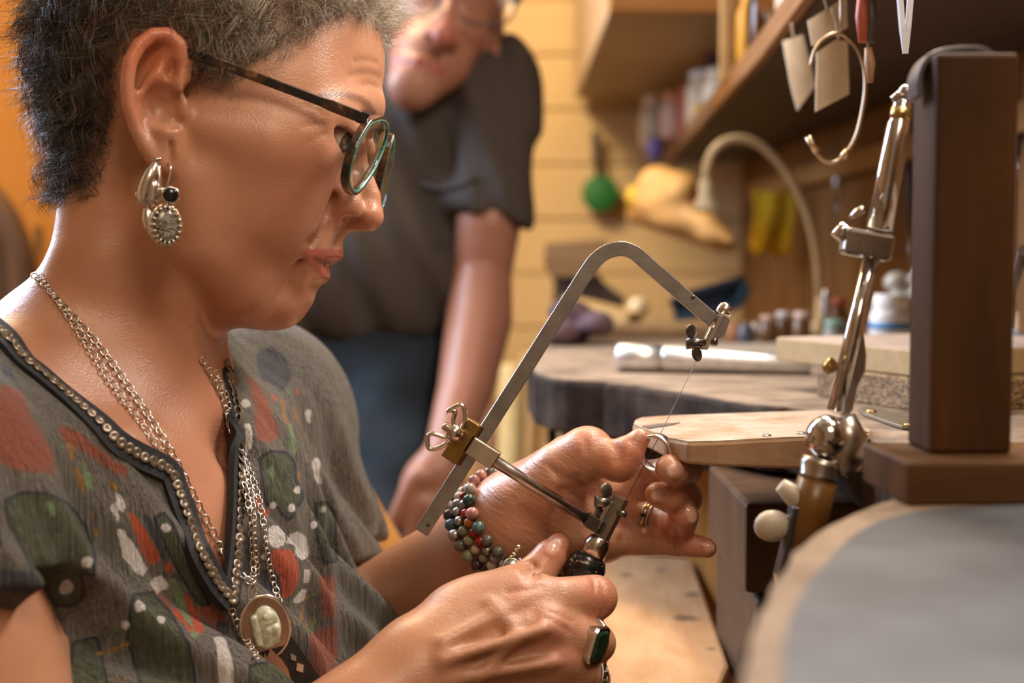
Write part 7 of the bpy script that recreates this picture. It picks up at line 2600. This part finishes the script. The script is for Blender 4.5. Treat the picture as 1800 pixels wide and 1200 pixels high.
# chest pocket
pg = []
for r in range(9):
    v_ = r / 8
    for c_ in range(9):
        u = c_ / 8
        xa, ya = 742 + 94 * u, 322 - 10 * u + 14 * math.sin(math.pi * u)
        xb, yb_ = 752 + 84 * u, 430 - 6 * u + 12 * math.sin(math.pi * u)
        p, n = hit(tsf, xa + (xb - xa) * v_, ya + (yb_ - ya) * v_, 1.2, 2.3, 0.004)
        pg.append(p + n * (0.0025 if 0 < r < 8 and 0 < c_ < 8 else 0.001))
MB().add(pg, [(r * 9 + c_, r * 9 + c_ + 1, r * 9 + c_ + 10, r * 9 + c_ + 9) for r in range(8) for c_ in range(8)], True).build('pocket', pmat('pocket_jersey', (0.050, 0.042, 0.038), 0.95, 0, 0.2, 300, 0.3, 0.15), shirt)
hem = [hit(tsf, x, y, 1.2, 2.2, 0.004) for x, y in ((742, 322), (766, 330), (790, 334), (814, 326), (836, 312))]
MB().tube([p + n * 0.004 for p, n in hem], 0.003, 6).build('pocket_hem', pmat('hem_jersey', (0.055, 0.048, 0.046), 0.9), shirt)
# jeans
je = Gr()
je.u(el(m_(610, 640, 0.06), (16.5 * CM, 12 * CM, 10 * CM), frame_z(CU, CR)), 0)
je.u(polychain([m_(672, 660, 0.02), m_(690, 850, -0.05), m_(700, 1010, -0.12)], [9.0 * CM, 8.0 * CM, 7.2 * CM]), 0.02)
je.u(polychain([m_(540, 660, 0.05), m_(520, 900, 0.0), m_(510, 1300, 0.0)], [9.0 * CM, 8.4 * CM, 7.0 * CM]), 0.03)
je.u(polychain([m_(700, 1010, -0.12), m_(690, 1500, 0.02)], [7.2 * CM, 6 * CM]), 0.02)
def jf(p):
    return F32(0.004) * np.sin(p[2] * F32(70) + p[0] * F32(45) + F32(2) * np.sin(p[0] * F32(30)))
JV, JQ = mesh_sdf(Fn(je, jf, 0.005), 0.006, np.array([-0.45, 1.45, 0.50]), np.array([0.02, 2.1, 1.10]))
den = newmat('denim')
t = NT(den)
f = t.noise(9, t.coord(), 4)
f2 = t.noise(900, t.coord(), 2)
c = t.ramp(f, [(0.3, (0.003, 0.006, 0.011)), (0.6, (0.006, 0.015, 0.027)), (0.8, (0.016, 0.034, 0.052))])
t.link(c, t.b.inputs['Base Color'])
t.b.inputs['Roughness'].default_value = 0.9
t.link(t.bump(f2, 0.4, 0.001), t.b.inputs['Normal'])
quads_object('jeans', JV, JQ, den, man)
# his spectacles
mg = thing('eyeglasses', 'thin dark metal-rimmed glasses on the man behind', 'eyeglasses', m_(800, 10, -0.08))
wire = metalmat('dark_wire', (0.10, 0.10, 0.12), 0.3)
lens2 = glass_mat('man_lens', (1, 1, 1), 1.0)
for cx, cy, rx_, ry_ in ((720, -18, 52, 46), (852, -6, 54, 50)):
    lp = [m_(cx + rx_ * math.copysign(abs(math.cos(a)) ** 0.75, math.cos(a)), cy + 0.1 * rx_ * math.cos(a) + ry_ * math.copysign(abs(math.sin(a)) ** 0.75, math.sin(a)), -0.105 if cx < 800 else -0.095) for a in np.linspace(0, 2 * math.pi, 41)[:-1]]
    MB().tube(lp, 0.0016, 6, closed=True).build('rim', wire, mg)
    cen = sum(lp) / len(lp)
    MB().add(lp + [cen - CF * 0.002], [(i, (i + 1) % 40, 40) for i in range(40)], True).build('lens', lens2, mg)
MB().tube(smooth_path([m_(770, -12, -0.105), m_(785, -20, -0.108), m_(799, -8, -0.10)], 9), 0.0014, 6).build('bridge', wire, mg)
MB().tube([m_(905, -20, -0.095), m_(915, -30, 0.0), m_(900, -38, 0.06)], 0.0014, 6).build('temple', wire, mg)
